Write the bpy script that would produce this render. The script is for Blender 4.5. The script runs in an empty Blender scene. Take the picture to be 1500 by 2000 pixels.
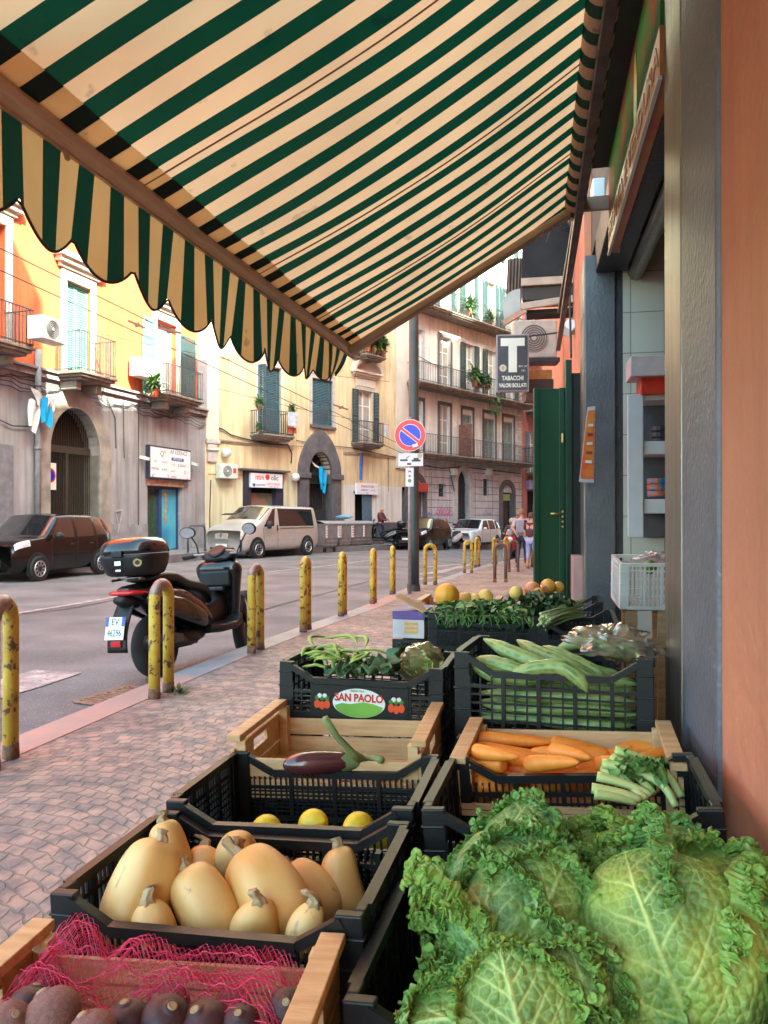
import bpy, math, random
import numpy as np
from mathutils import Vector, Matrix, noise as mnoise
R=math.radians; PI=math.pi
sc=bpy.context.scene; col=sc.collection
# ---------------- camera, sky, sun, exposure ----------------
ZC=1.32; F=1480.0; HY=1008.0; TH=R(11.1); cT,sT=math.cos(TH),math.sin(TH)
cd=bpy.data.cameras.new("camera"); cam=bpy.data.objects.new("camera",cd); col.objects.link(cam)
cam.location=(0,0,ZC); cam.rotation_euler=(R(90.31),0,TH)
cd.lens=26.64; cd.sensor_width=36; cd.clip_start=.05; cd.clip_end=2000; sc.camera=cam
cd.dof.use_dof=True; cd.dof.focus_distance=4.0; cd.dof.aperture_fstop=16.0
SUN_EL=R(38); TO_SUN=Vector((.80,-.60,0)).normalized()
w=bpy.data.worlds.new("World"); sc.world=w; w.use_nodes=True
nt=w.node_tree; bg=nt.nodes['Background']; sky=nt.nodes.new('ShaderNodeTexSky'); sky.sky_type='NISHITA'
sky.sun_disc=False; sky.sun_elevation=SUN_EL; sky.sun_rotation=math.atan2(TO_SUN.x,TO_SUN.y); sky.air_density=.8; sky.dust_density=3.5; sky.ozone_density=.4
nt.links.new(sky.outputs[0],bg.inputs[0]); bg.inputs[1].default_value=.15
sl=bpy.data.lights.new("sun","SUN"); sl.energy=2.7; sl.angle=R(.5); sl.color=(1,.93,.82)
so=bpy.data.objects.new("sun",sl); col.objects.link(so)
dv=Vector((TO_SUN.x*math.cos(SUN_EL),TO_SUN.y*math.cos(SUN_EL),math.sin(SUN_EL)))
so.rotation_euler=dv.to_track_quat('Z','Y').to_euler(); so.location=(20,-20,40)
vs=sc.view_settings; vs.view_transform='Standard'; vs.look='None'; vs.gamma=1; vs.use_curve_mapping=False; vs.exposure=3.65
vs.use_white_balance=True; vs.white_balance_temperature=6350; vs.white_balance_tint=-19
sc.cycles.max_bounces=7; sc.cycles.diffuse_bounces=4; sc.cycles.glossy_bounces=3; sc.cycles.transmission_bounces=4; sc.cycles.transparent_max_bounces=8
sc.cycles.use_denoising=True; sc.cycles.caustics_reflective=False; sc.cycles.caustics_refractive=False; sc.cycles.sample_clamp_indirect=6
# ---------------- helpers ----------------
def c2w(r,d): return (r*cT-d*sT, r*sT+d*cT)
def W(u,v,d):
    x,y=c2w((u-750)/F*d,d); return Vector((x,y,ZC-(v-HY)/F*d))
def smooth(a): a=max(0,min(1,a)); return a*a*(3-2*a)
def gz(x,y):   # pavement level
    return -max(0,min(32,y-9))*(.006+.009*smooth((x+5)/3))
def G(u,v,off=0.0):
    d=10.
    for i in range(60):
        x,y=c2w((u-750)/F*d,d); d=.5*d+.5*(ZC-gz(x,y)-off)*F/max(8,(v-HY))
    x,y=c2w((u-750)/F*d,d); return Vector((x,y,gz(x,y)+off))
def jit(a): return random.uniform(-a,a)
MATS={}
def mat(name,c,rough=.7,c2=None,ns=6.,bump=0.,bs=40.,metal=0.,coat=0.,var=.25,detail=4.,spec=.5,rnd=0,streak=0,speck=None,trans=0.,lo=.35,hi=.65,grad=None,stretch=None,ior=None,alpha=None,sheen=0):
    if name in MATS: return MATS[name]
    m=bpy.data.materials.new(name); m.use_nodes=True; n=m.node_tree.nodes; l=m.node_tree.links; b=n['Principled BSDF']
    b.inputs['Roughness'].default_value=rough; b.inputs['Metallic'].default_value=metal; b.inputs['Specular IOR Level'].default_value=spec
    if coat: b.inputs['Coat Weight'].default_value=coat; b.inputs['Coat Roughness'].default_value=.04
    if trans: b.inputs['Transmission Weight'].default_value=trans
    if ior: b.inputs['IOR'].default_value=ior
    if alpha is not None: b.inputs['Alpha'].default_value=alpha
    tc=n.new('ShaderNodeTexCoord'); src=tc.outputs['Object']
    if stretch:
        mp=n.new('ShaderNodeMapping'); mp.inputs['Scale'].default_value=stretch; l.new(src,mp.inputs[0]); src=mp.outputs[0]
    if rnd:
        oi=n.new('ShaderNodeObjectInfo'); mu=n.new('ShaderNodeVectorMath'); mu.operation='MULTIPLY_ADD'; l.new(oi.outputs['Random'],mu.inputs[0]); mu.inputs[1].default_value=(37,19,53); l.new(src,mu.inputs[2]); src=mu.outputs[0]
    if c2 is None: c2=tuple(x*(1-var) for x in c)
    nz=n.new('ShaderNodeTexNoise'); nz.inputs['Scale'].default_value=ns; nz.inputs['Detail'].default_value=detail; l.new(src,nz.inputs['Vector'])
    rp=n.new('ShaderNodeValToRGB'); rp.color_ramp.elements[0].position=lo; rp.color_ramp.elements[1].position=hi
    rp.color_ramp.elements[0].color=(*c2,1); rp.color_ramp.elements[1].color=(*c,1); l.new(nz.outputs[0],rp.inputs[0]); out=rp.outputs[0]
    if speck:   # (scale, threshold, colour)
        n2=n.new('ShaderNodeTexNoise'); n2.inputs['Scale'].default_value=speck[0]; n2.inputs['Detail'].default_value=5; n2.inputs['Roughness'].default_value=.65; l.new(src,n2.inputs['Vector'])
        r2=n.new('ShaderNodeValToRGB'); r2.color_ramp.elements[0].position=speck[1]; r2.color_ramp.elements[1].position=min(1,speck[1]+.04); l.new(n2.outputs[0],r2.inputs[0])
        mx=n.new('ShaderNodeMixRGB'); l.new(r2.outputs[0],mx.inputs[0]); l.new(out,mx.inputs[1]); mx.inputs[2].default_value=(*speck[2],1); out=mx.outputs[0]
    if streak:
        ms=n.new('ShaderNodeMapping'); ms.inputs['Scale'].default_value=(2.6,2.6,.22); l.new(tc.outputs['Object'],ms.inputs[0]); n5=n.new('ShaderNodeTexNoise'); n5.inputs['Scale'].default_value=1.6; n5.inputs['Detail'].default_value=9; n5.inputs['Roughness'].default_value=.62; l.new(ms.outputs[0],n5.inputs['Vector'])
        r5=n.new('ShaderNodeValToRGB'); r5.color_ramp.elements[0].position=.40; r5.color_ramp.elements[1].position=.64; k_=1-streak; r5.color_ramp.elements[0].color=(1,1,1,1); r5.color_ramp.elements[1].color=(k_,k_*.96,k_*.90,1); l.new(n5.outputs[0],r5.inputs[0])
        m5=n.new('ShaderNodeMixRGB'); m5.blend_type='MULTIPLY'; m5.inputs[0].default_value=1; l.new(out,m5.inputs[1]); l.new(r5.outputs[0],m5.inputs[2]); out=m5.outputs[0]
    l.new(out,b.inputs['Base Color'])
    if bump:
        n3=n.new('ShaderNodeTexNoise'); n3.inputs['Scale'].default_value=bs; n3.inputs['Detail'].default_value=6; l.new(src,n3.inputs['Vector'])
        bp=n.new('ShaderNodeBump'); bp.inputs['Strength'].default_value=bump; bp.inputs['Distance'].default_value=.02; l.new(n3.outputs[0],bp.inputs['Height']); l.new(bp.outputs[0],b.inputs['Normal'])
    MATS[name]=m; return m
class MB:
    def __init__(s): s.v=[]; s.f=[]; s.m=[]; s.uv=None
    def add(s,vs,fs,m=0):
        o=len(s.v); s.v.extend([tuple(p) for p in vs])
        for f in fs: s.f.append(tuple(i+o for i in f)); s.m.append(m)
        return s
    def box(s,x0,y0,z0,x1,y1,z1,m=0):
        return s.add([(x,y,z) for z in (z0,z1) for y in (y0,y1) for x in (x0,x1)],[(0,2,3,1),(4,5,7,6),(0,1,5,4),(2,6,7,3),(0,4,6,2),(1,3,7,5)],m)
    def cbox(s,c,sz,m=0,rot=None):
        h=[a/2 for a in sz]; vs=[Vector((x*h[0],y*h[1],z*h[2])) for z in (-1,1) for y in (-1,1) for x in (-1,1)]
        if rot is not None: vs=[rot@p for p in vs]
        return s.add([p+Vector(c) for p in vs],[(0,2,3,1),(4,5,7,6),(0,1,5,4),(2,6,7,3),(0,4,6,2),(1,3,7,5)],m)
    def beam(s,p,q,w,h,m=0,up=(0,0,1)):
        p=Vector(p);q=Vector(q);d=(q-p); L=d.length; d.normalize(); x=d.cross(Vector(up))
        if x.length<1e-4: x=d.cross(Vector((1,0,0)))
        x.normalize(); z=x.cross(d)
        rot=Matrix((x,d,z)).transposed()
        return s.cbox((p+q)/2,(w,L,h),m,rot)
    def tube(s,pts,r,n=8,m=0,closed=False,cap=True,flat=1.):
        pts=[Vector(p) for p in pts]; k=len(pts); rr=r if isinstance(r,(list,tuple)) else [r]*k
        vs=[]; nrm=None
        for i,p in enumerate(pts):
            a=pts[(i-1)%k] if (closed or i>0) else p; b=pts[(i+1)%k] if (closed or i<k-1) else p
            t=(b-a); 
            if t.length<1e-9: t=Vector((0,0,1))
            t.normalize()
            if nrm is None:
                nrm=t.cross(Vector((0,0,1)))
                if nrm.length<1e-3: nrm=t.cross(Vector((0,1,0)))
            nrm=(nrm-t*nrm.dot(t)).normalized(); bn=t.cross(nrm)
            for j in range(n):
                an=2*PI*j/n; vs.append(p+(nrm*math.cos(an)+bn*math.sin(an)*flat)*rr[i])
        fs=[]
        for i in range(k if closed else k-1):
            for j in range(n):
                a=i*n+j;b=i*n+(j+1)%n;c=((i+1)%k)*n+(j+1)%n;d=((i+1)%k)*n+j; fs.append((a,b,c,d))
        if cap and not closed: fs.append(tuple(range(n-1,-1,-1))); fs.append(tuple(range((k-1)*n,k*n)))
        return s.add(vs,fs,m)
    def loft(s,rings,m=0,cap=True,close=True):
        n=len(rings[0]); vs=[p for r in rings for p in r]; fs=[]
        for i in range(len(rings)-1):
            for j in range(n if close else n-1): fs.append((i*n+j,i*n+(j+1)%n,(i+1)*n+(j+1)%n,(i+1)*n+j))
        if cap: fs.append(tuple(range(n-1,-1,-1))); fs.append(tuple(range((len(rings)-1)*n,len(rings)*n)))
        return s.add(vs,fs,m)
    def lathe(s,prof,n=20,m=0,c=(0,0,0),rot=None):
        vs=[];c=Vector(c)
        for (r,z) in prof:
            for j in range(n):
                p=Vector((r*math.cos(2*PI*j/n),r*math.sin(2*PI*j/n),z)); vs.append((rot@p if rot is not None else p)+c)
        k=len(prof); fs=[(i*n+j,i*n+(j+1)%n,(i+1)*n+(j+1)%n,(i+1)*n+j) for i in range(k-1) for j in range(n)]
        fs.append(tuple(range(n-1,-1,-1))); fs.append(tuple(range((k-1)*n,k*n)))
        return s.add(vs,fs,m)
    def grid(s,fn,nu,nv,m=0):
        vs=[fn(i/(nu-1),j/(nv-1)) for j in range(nv) for i in range(nu)]
        fs=[(j*nu+i,j*nu+i+1,(j+1)*nu+i+1,(j+1)*nu+i) for j in range(nv-1) for i in range(nu-1)]
        return s.add(vs,fs,m)
    def build(s,name,mats,parent=None,smooth=False,bevel=0,solid=0,loc=None,rot=None,sub=0,attr=None):
        me=bpy.data.meshes.new(name); me.from_pydata(s.v,[],s.f); mats=mats if isinstance(mats,(list,tuple)) else [mats]
        for m in mats: me.materials.append(m)
        if len(mats)>1: me.polygons.foreach_set('material_index',s.m)
        if smooth: me.polygons.foreach_set('use_smooth',[True]*len(s.f))
        me.update()
        o=bpy.data.objects.new(name,me); col.objects.link(o)
        if parent is not None: o.parent=parent
        if loc is not None: o.location=loc
        if rot is not None: o.rotation_euler=rot
        if attr:
            for k,vals in attr.items():
                a=me.attributes.new(k,'FLOAT','POINT'); a.data.foreach_set('value',vals)
        if solid: q=o.modifiers.new('s','SOLIDIFY'); q.thickness=solid; q.offset=0
        if bevel: q=o.modifiers.new('b','BEVEL'); q.width=bevel; q.segments=2; q.limit_method='ANGLE'; q.angle_limit=R(40)
        if sub: q=o.modifiers.new('u','SUBSURF'); q.levels=sub; q.render_levels=sub
        return o
def tag(o,label,cat,group=None):
    o['label']=label; o['category']=cat
    if group: o['group']=group
    return o
def thing(name,label,cat,loc=(0,0,0),rz=0,group=None,rot=None):
    o=bpy.data.objects.new(name,None); col.objects.link(o); o.location=loc; o.rotation_euler=rot if rot else (0,0,rz); o.empty_display_size=.1
    return tag(o,label,cat,group)
def struct(o): o['kind']='structure'; return o
def kids(o): return [c for c in bpy.data.objects if c.parent==o]
def dup(o,loc=None,rot=None,label=None,parent=None,scale=None):
    c=o.copy(); col.objects.link(c)
    if parent is not None: c.parent=parent
    for ch in kids(o): dup(ch,parent=c)
    if loc is not None: c.location=loc
    if rot is not None: c.rotation_euler=rot
    if scale is not None: c.scale=scale
    if label: c['label']=label
    return c
def text(name,s,size,m,parent,loc,rot=(PI/2,0,0),ext=.002,sx=1.,align='CENTER',shear=0,bold=0):
    cu=bpy.data.curves.new(name,'FONT'); cu.body=s; cu.size=size; cu.extrude=ext; cu.align_x=align; cu.align_y='CENTER'; cu.resolution_u=3; cu.shear=shear; cu.offset=bold
    t=bpy.data.objects.new(name+'_c',cu); col.objects.link(t); bpy.context.view_layer.update()
    me=bpy.data.meshes.new_from_object(t); bpy.data.objects.remove(t); me.name=name
    for v in me.vertices: v.co.x*=sx
    me.materials.clear(); me.materials.append(m)
    o=bpy.data.objects.new(name,me); col.objects.link(o); o.parent=parent; o.location=loc; o.rotation_euler=rot; return o
def disc(mb,c,r,z0,z1,n=24,m=0,r0=0):  # disc facing -y, local, thickness along y
    pts=[(c[0]+r*math.cos(2*PI*i/n),c[1]+r*math.sin(2*PI*i/n)) for i in range(n)]
    vs=[(x,z0,z) for x,z in pts]+[(x,z1,z) for x,z in pts]
    fs=[tuple(range(n)),tuple(range(2*n-1,n-1,-1))]+[(i,i+n,(i+1)%n+n,(i+1)%n) for i in range(n)]
    mb.add(vs,fs,m)
def fb(a,b,t): return a+(b-a)*t
# ---------------- common materials ----------------
white=mat('white_paint',(.75,.74,.72),.45,var=.12); black=mat('black_plastic',(.006,.006,.0065),.42,c2=(.010,.0098,.010),spec=.35,ns=12,bump=.05,bs=90)
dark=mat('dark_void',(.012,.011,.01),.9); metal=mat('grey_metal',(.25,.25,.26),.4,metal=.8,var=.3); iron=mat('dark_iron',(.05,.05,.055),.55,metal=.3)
glass=mat('dark_glass',(.02,.025,.028),.05,spec=.9,var=.1); chrome=mat('chrome',(.7,.7,.7),.12,metal=1.,var=.05); rubber=mat('rubber',(.015,.015,.016),.75,bump=.1,bs=60)
railm=mat('rail_iron',(.10,.11,.12),.5,metal=.4,var=.4); wood=mat('pale_wood',(.62,.40,.20),.6,c2=(.48,.28,.12),ns=4,stretch=(2,14,14),bump=.12,bs=18,detail=6)
# ---------------- ground ----------------
def pavemat():
    m=bpy.data.materials.new('porphyry_setts'); m.use_nodes=True; n=m.node_tree.nodes; l=m.node_tree.links; b=n['Principled BSDF']
    tc=n.new('ShaderNodeTexCoord')
    dn=n.new('ShaderNodeTexNoise'); dn.inputs['Scale'].default_value=7; l.new(tc.outputs['Object'],dn.inputs['Vector'])
    dm=n.new('ShaderNodeVectorMath'); dm.operation='MULTIPLY_ADD'; l.new(dn.outputs['Color'],dm.inputs[0]); dm.inputs[1].default_value=(.075,.075,0); l.new(tc.outputs['Object'],dm.inputs[2])
    sp=n.new('ShaderNodeSeparateXYZ'); l.new(dm.outputs[0],sp.inputs[0])
    def mth(op,a,b_=None):
        q=n.new('ShaderNodeMath'); q.operation=op
        for i,x in enumerate((a,b_)):
            if x is None: continue
            if isinstance(x,(int,float)): q.inputs[i].default_value=x
            else: l.new(x,q.inputs[i])
        return q.outputs[0]
    Wd=1.32; Rr=.93
    xs=mth('ADD',sp.outputs[0],40*Wd+.2)
    p=mth('SUBTRACT',mth('MODULO',xs,Wd),Wd/2)
    rt=mth('SQRT',mth('SUBTRACT',Rr*Rr,mth('MULTIPLY',p,p)))
    colid=mth('FLOOR',mth('DIVIDE',xs,Wd))
    yy=mth('SUBTRACT',mth('ADD',sp.outputs[1],mth('MULTIPLY',colid,.037)),rt)
    aa=mth('MULTIPLY',mth('ARCSINE',mth('DIVIDE',p,Rr)),Rr)
    cb=n.new('ShaderNodeCombineXYZ'); l.new(aa,cb.inputs[0]); l.new(yy,cb.inputs[1])
    br=n.new('ShaderNodeTexBrick'); l.new(cb.outputs[0],br.inputs['Vector']); br.inputs['Scale'].default_value=1; br.offset=.5
    br.inputs['Brick Width'].default_value=.088; br.inputs['Row Height'].default_value=.077; br.inputs['Mortar Size'].default_value=.0065; br.inputs['Mortar Smooth'].default_value=.5; br.inputs['Bias'].default_value=-.1
    br.inputs['Color1'].default_value=(.335,.265,.23,1); br.inputs['Color2'].default_value=(.27,.24,.225,1); br.inputs['Mortar'].default_value=(.20,.18,.165,1)
    nz=n.new('ShaderNodeTexNoise'); nz.inputs['Scale'].default_value=1.3; nz.inputs['Detail'].default_value=8; l.new(tc.outputs['Object'],nz.inputs['Vector'])
    rp=n.new('ShaderNodeValToRGB'); rp.color_ramp.elements[0].color=(.66,.62,.6,1); rp.color_ramp.elements[1].color=(1.15,1.1,1.05,1); rp.color_ramp.elements[0].position=.35; rp.color_ramp.elements[1].position=.66; l.new(nz.outputs[0],rp.inputs[0])
    mx=n.new('ShaderNodeMixRGB'); mx.blend_type='MULTIPLY'; mx.inputs[0].default_value=1; l.new(br.outputs[0],mx.inputs[1]); l.new(rp.outputs[0],mx.inputs[2])
    n2=n.new('ShaderNodeTexNoise'); n2.inputs['Scale'].default_value=9.5; n2.inputs['Detail'].default_value=2; l.new(tc.outputs['Object'],n2.inputs['Vector'])
    r2=n.new('ShaderNodeValToRGB'); r2.color_ramp.elements[0].color=(.62,.64,.68,1); r2.color_ramp.elements[1].color=(1.28,1.08,.96,1); r2.color_ramp.elements[0].position=.4; r2.color_ramp.elements[1].position=.62; l.new(n2.outputs[0],r2.inputs[0])
    m2=n.new('ShaderNodeMixRGB'); m2.blend_type='MULTIPLY'; m2.inputs[0].default_value=1; l.new(mx.outputs[0],m2.inputs[1]); l.new(r2.outputs[0],m2.inputs[2]); l.new(m2.outputs[0],b.inputs['Base Color'])
    b.inputs['Roughness'].default_value=.62
    n4=n.new('ShaderNodeTexNoise'); n4.inputs['Scale'].default_value=60; l.new(tc.outputs['Object'],n4.inputs['Vector'])
    h=mth('ADD',mth('MULTIPLY',br.outputs['Fac'],-1.),mth('MULTIPLY',n4.outputs[0],.35))
    bp=n.new('ShaderNodeBump'); bp.inputs['Distance'].default_value=.012; bp.inputs['Strength'].default_value=.8; l.new(h,bp.inputs['Height']); l.new(bp.outputs[0],b.inputs['Normal'])
    return m
kerbpx=[(0,1450),(180,1378),(330,1318),(460,1268),(540,1240),(620,1213),(700,1187),(760,1163),(795,1148),(856,1132),(908,1114),(953,1102),(992,1094),(1037,1087),(1100,1078)]
K=[G(u,v) for u,v in kerbpx]
d0=(K[0]-K[1]).normalized(); K=[K[0]+d0*8,K[0]+d0*3]+K
d1=Vector((.55,.83,0)); K=K+[K[-1]+d1*12,K[-1]+d1*60]
K=[Vector((p.x,p.y,gz(p.x,p.y))) for p in K]
def resamp(P,st):
    out=[]
    for a,b in zip(P[:-1],P[1:]):
        n=max(1,int((b-a).length/st)); out+= [a+(b-a)*(i/n) for i in range(n)]
    return out+[P[-1]]
K=resamp(K,.8)
def kn(i):
    t=K[min(i+1,len(K)-1)]-K[max(i-1,0)]; t.z=0; t.normalize(); return Vector((t.y,-t.x,0))  # towards the shop
KN=[kn(i) for i in range(len(K))]
def lift(p,o): return (p.x,p.y,gz(p.x,p.y)+o)
asph=mat('asphalt',(.215,.20,.198),.75,c2=(.115,.112,.112),ns=.8,detail=12,bump=.9,bs=75,speck=(95,.60,(.42,.39,.37)))
mb=MB()
N=len(K)
offs=[-.12]
# road: one sheet from the near kerb far to the left
def roadfn(a,b):
    i=min(N-1,int(round(b*(N-1)))); p=K[i]; far=55*a**1.6
    q=p-KN[i]*far; 
    return lift(q+KN[i]*.05,-.12)
mb=MB(); mb.grid(roadfn,26,N); struct(mb.build('road',asph,smooth=True))
mb=MB(); mb.add([(-400,-60,-1.2),(400,-60,-1.2),(400,700,-1.2),(-400,700,-1.2)],[(0,1,2,3)]); struct(mb.build('ground',asph))
mb=MB(); mb.grid(lambda a,b:lift(K[min(N-1,int(round(b*(N-1))))]+KN[min(N-1,int(round(b*(N-1))))]*fb(.27,12,a**1.5),0),20,N); struct(mb.build('pavement',pavemat(),smooth=True))
kst=mat('kerb_stone',(.29,.275,.28),.5,c2=(.2,.195,.21),ns=3,bump=.25,bs=30,speck=(26,.64,(.32,.28,.27))); kpink=mat('kerb_worn_red',(.42,.24,.19),.6,c2=(.34,.23,.20),ns=4,bump=.2,bs=30,speck=(9,.62,(.28,.22,.21)))
mb=MB()
for i in range(N-1):
    vs=[]
    for k in (i,i+1):
        p=K[k];n_=KN[k]; vs+=[lift(p,-.14),lift(p,-.014),lift(p+n_*.012,.004),lift(p+n_*.275,.004),lift(p+n_*.275,-.05)]
    pink= 1 if (K[i].y<4.9) else (1 if K[i].y>9.5 and K[i].y<14 and i%3 else 0)
    mb.add(vs,[(0,5,6,1),(1,6,7,2),(2,7,8,3),(3,8,9,4)],pink)
struct(mb.build('kerb',[kst,kpink]))
# dusty gutter strip and worn road paint
gut=mat('gutter_grit',(.30,.25,.22),.9,c2=(.17,.145,.14),ns=3.5,detail=10,bump=.8,bs=60,speck=(40,.6,(.42,.37,.32)))
mb=MB()
for i in range(N-1):
    a=.28+.10*mnoise.noise((K[i].x*.9,K[i].y*.9,0)); b_=.28+.10*mnoise.noise((K[i+1].x*.9,K[i+1].y*.9,0))
    mb.add([lift(K[i],-.116),lift(K[i+1],-.116),lift(K[i+1]-KN[i+1]*b_,-.116),lift(K[i]-KN[i]*a,-.116)],[(0,1,2,3)])
struct(mb.build('gutter',gut))
paint=mat('worn_road_paint',(.50,.44,.41),.7,c2=(.26,.21,.20),ns=6,detail=9,bump=.5,bs=70,speck=(30,.56,(.2,.17,.165)))
def strip(pts,wd,mb,off=-.112,wob=0):
    P=resamp([G(u,v,-.12) for u,v in pts],.5)
    for i,(a,b_) in enumerate(zip(P[:-1],P[1:])):
        t=(b_-a).normalized(); n_=Vector((t.y,-t.x,0))*wd/2
        j1=n_*(wob*mnoise.noise(a*3)); j2=n_*(wob*mnoise.noise(b_*3))
        mb.add([lift(a-n_-j1,off),lift(b_-n_-j2,off),lift(b_+n_+j2,off),lift(a+n_+j1,off)],[(0,1,2,3)])
mb=MB(); strip([(-60,1206),(30,1199),(130,1183),(245,1163)],.13,mb); strip([(520,1118),(640,1105),(740,1092)],.13,mb)
strip([(-80,1372),(30,1338),(115,1312)],.45,mb,wob=.5)
strip([(742,1097),(790,1098)],.12,mb); strip([(810,1122),(850,1119),(930,1100)],.3,mb,wob=1); strip([(800,1134),(860,1126)],.15,mb,wob=1); strip([(830,1108),(900,1102)],.2,mb,wob=1)
struct(mb.build('road_marking',paint))
# long tar joint in the road
tar=mat('tar_line',(.05,.042,.04),.6); mb=MB(); strip([(-60,1212),(130,1190),(245,1169)],.05,mb,-.108); strip([(500,1196),(560,1178),(640,1158),(740,1130)],.03,mb,-.112); struct(mb.build('road_joint',tar))
# ---------------- drain grate, weed, litter ----------------
p=G(228,1360,-.12); gr=thing('drain_grate','small rusty slotted drain grate in the gutter behind the scooter','drain grate',p+Vector((0,0,.006)),R(-14)+0)
rust=mat('rust_metal',(.33,.19,.12),.7,c2=(.16,.10,.07),ns=20,metal=.3)
mb=MB(); L=.62; Wg=.3
mb.box(-Wg/2,-L/2,0,-Wg/2+.03,L/2,.012); mb.box(Wg/2-.03,-L/2,0,Wg/2,L/2,.012); mb.box(-Wg/2+.03,-L/2,0,Wg/2-.03,-L/2+.04,.012); mb.box(-Wg/2+.03,L/2-.04,0,Wg/2-.03,L/2,.012)
mb.build('grate_frame',rust,gr,bevel=.003)
mb=MB()
for i in range(9): mb.box(-Wg/2+.03,-L/2+.06+i*.058,0,Wg/2-.03,-L/2+.09+i*.058,.011)
mb.build('grate_bar',rust,gr); MB().box(-Wg/2+.01,-L/2+.01,-.002,Wg/2-.01,L/2-.01,.001).build('grate_shade_plate',dark,gr)  # last plate is flat and dark, painting the shade below the bars
def blade_mesh(mb,base,dirv,L,wd,bend,m=0,seg=5,twist=0):
    dirv=Vector(dirv).normalized(); side=dirv.cross(Vector((0,0,1)));
    if side.length<.05: side=Vector((1,0,0))
    side.normalize(); vs=[]
    p=Vector(base); dd=dirv.copy()
    for i in range(seg+1):
        t=i/seg; w_=wd*math.sin(PI*min(1,.12+.88*(1-t)))*.5 if i<seg else .0008
        w_=max(w_,.0008); vs+=[p-side*w_,p+side*w_]; dd=(dd+Vector((0,0,-bend/seg))).normalized(); p=p+dd*(L/seg)
    mb.add(vs,[(2*i,2*i+1,2*i+3,2*i+2) for i in range(seg)],m)
grass=mat('weed_green',(.10,.17,.03),.7,c2=(.05,.10,.02))
random.seed(4); mb=MB()
for i in range(90):
    a=random.uniform(0,2*PI); blade_mesh(mb,(math.cos(a)*random.uniform(0,.05),math.sin(a)*random.uniform(0,.06),0),(math.cos(a)*.8,math.sin(a)*.8,random.uniform(.3,1.4)),random.uniform(.04,.11),.009,.9)
p=G(347,1352); tag(mb.build('weed',grass,loc=p),'small green weed tuft at the foot of the yellow bollard beside the scooter','weed')
# ---------------- bollards ----------------
byel=mat('chipped_yellow_paint',(.58,.40,.05),.5,c2=(.44,.29,.035),ns=9,speck=(17,.56,(.11,.05,.028)),bump=.25,bs=30,rnd=1); bbrown=mat('brown_paint',(.15,.075,.055),.5,c2=(.10,.05,.04),ns=8,speck=(22,.6,(.28,.15,.09)))
bcap=mat('worn_bare_top',(.30,.27,.25),.45,metal=.5,c2=(.22,.12,.06),ns=12)
def hoop(h,sp,r,m,cap=True):
    e=thing('bollard','x','bollard'); pts=[]; hh=h-sp/2-r
    pts=[(0,-sp/2,-.05),(0,-sp/2,h*.45),(0,-sp/2,hh)]+[(0,-sp/2*math.cos(a),hh+(sp/2)*math.sin(a)) for a in [PI*i/12 for i in range(1,12)]]+[(0,sp/2,hh),(0,sp/2,h*.45),(0,sp/2,-.05)]
    mb=MB(); mb.tube(pts,r,14); mb.build('hoop',m,e,smooth=True)
    for sg in (-1,1): MB().tube([(0,sg*sp/2,-.05),(0,sg*sp/2,.03),(0,sg*sp/2,.075)],[r+.004,r+.003,r+.0004],14).build('rusty_foot',mat('foot_rust',(.22,.11,.06),.8,c2=(.10,.055,.035),ns=30,bump=.4,rnd=1),e,smooth=True)
    if cap:
        q=[(0,-sp/2*math.cos(a)-.0,hh+(sp/2)*math.sin(a)) for a in [PI*(.02+.62*i/8) for i in range(9)]]
        mb=MB(); mb.tube(q,[r*.55]+[r+.0015]*7+[r*.55],14); mb.build('worn_top',bcap,e,smooth=True)
    return e
HB=hoop(.86,.21,.041,byel); HB0=hoop(.86,.21,.041,byel,False); HBr=hoop(.86,.24,.036,bbrown,False)
def place_b(src,u,v,yaw,label,h=1.,first=[]):
    p=G(u,v); used=src.get('used',0)
    o=src if not used else dup(src); src['used']=1
    if 'used' in o.keys() and o!=src: del o['used']
    o.location=p; o.rotation_euler=(0,0,R(yaw)); o.scale=(1,1,h); o['label']=label; o['group']='hoop bollards along the kerb'; return o
place_b(HB,4,1492,12,'tall chipped yellow bollard cut by the left edge of the photo',1.05)
place_b(HB,316,1357,-1,'worn yellow hoop bollard standing beside the rear wheel of the scooter')
place_b(HB,500,1272,-3,'worn yellow hoop bollard standing in front of the scooter front wheel')
place_b(HB0,597,1232,2,'yellow hoop bollard, third after the parked scooter front, before the silver van')
place_b(HB0,669,1202,3,'yellow hoop bollard standing nearest in front of the wheeled bins')
place_b(HB0,729,1178,4,'yellow hoop bollard, second to the left of the dark street pole')
place_b(HB0,767,1160,4,'yellow bollard standing immediately left of the dark street pole')
place_b(HB0,840,1142,-75,'thin yellow hoop bollard standing immediately right of the dark street pole')
place_b(HB0,914,1119,-58,'yellow hoop bollard in front of the white car')
place_b(HB0,932,1107,-25,'yellow bollard seen edge-on below the front wheel of the white car',1.05)
place_b(HBr,977,1137,-78,'brown hoop bollard nearest to the camera on the far pavement')
place_b(HB0,966,1102,-25,'yellow bollard partly hidden behind the nearest brown hoop')
place_b(HB0,988,1096,-25,'slim yellow bollard in front of the red scooter')
place_b(HBr,1003,1117,-78,'brown hoop bollard beside the man with the backpack')
place_b(HB0,1041,1107,-20,'yellow bollard half hidden behind the edge of the green door')
for s in (HB,HB0,HBr):
    if 'used' in s.keys(): del s['used']
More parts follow.
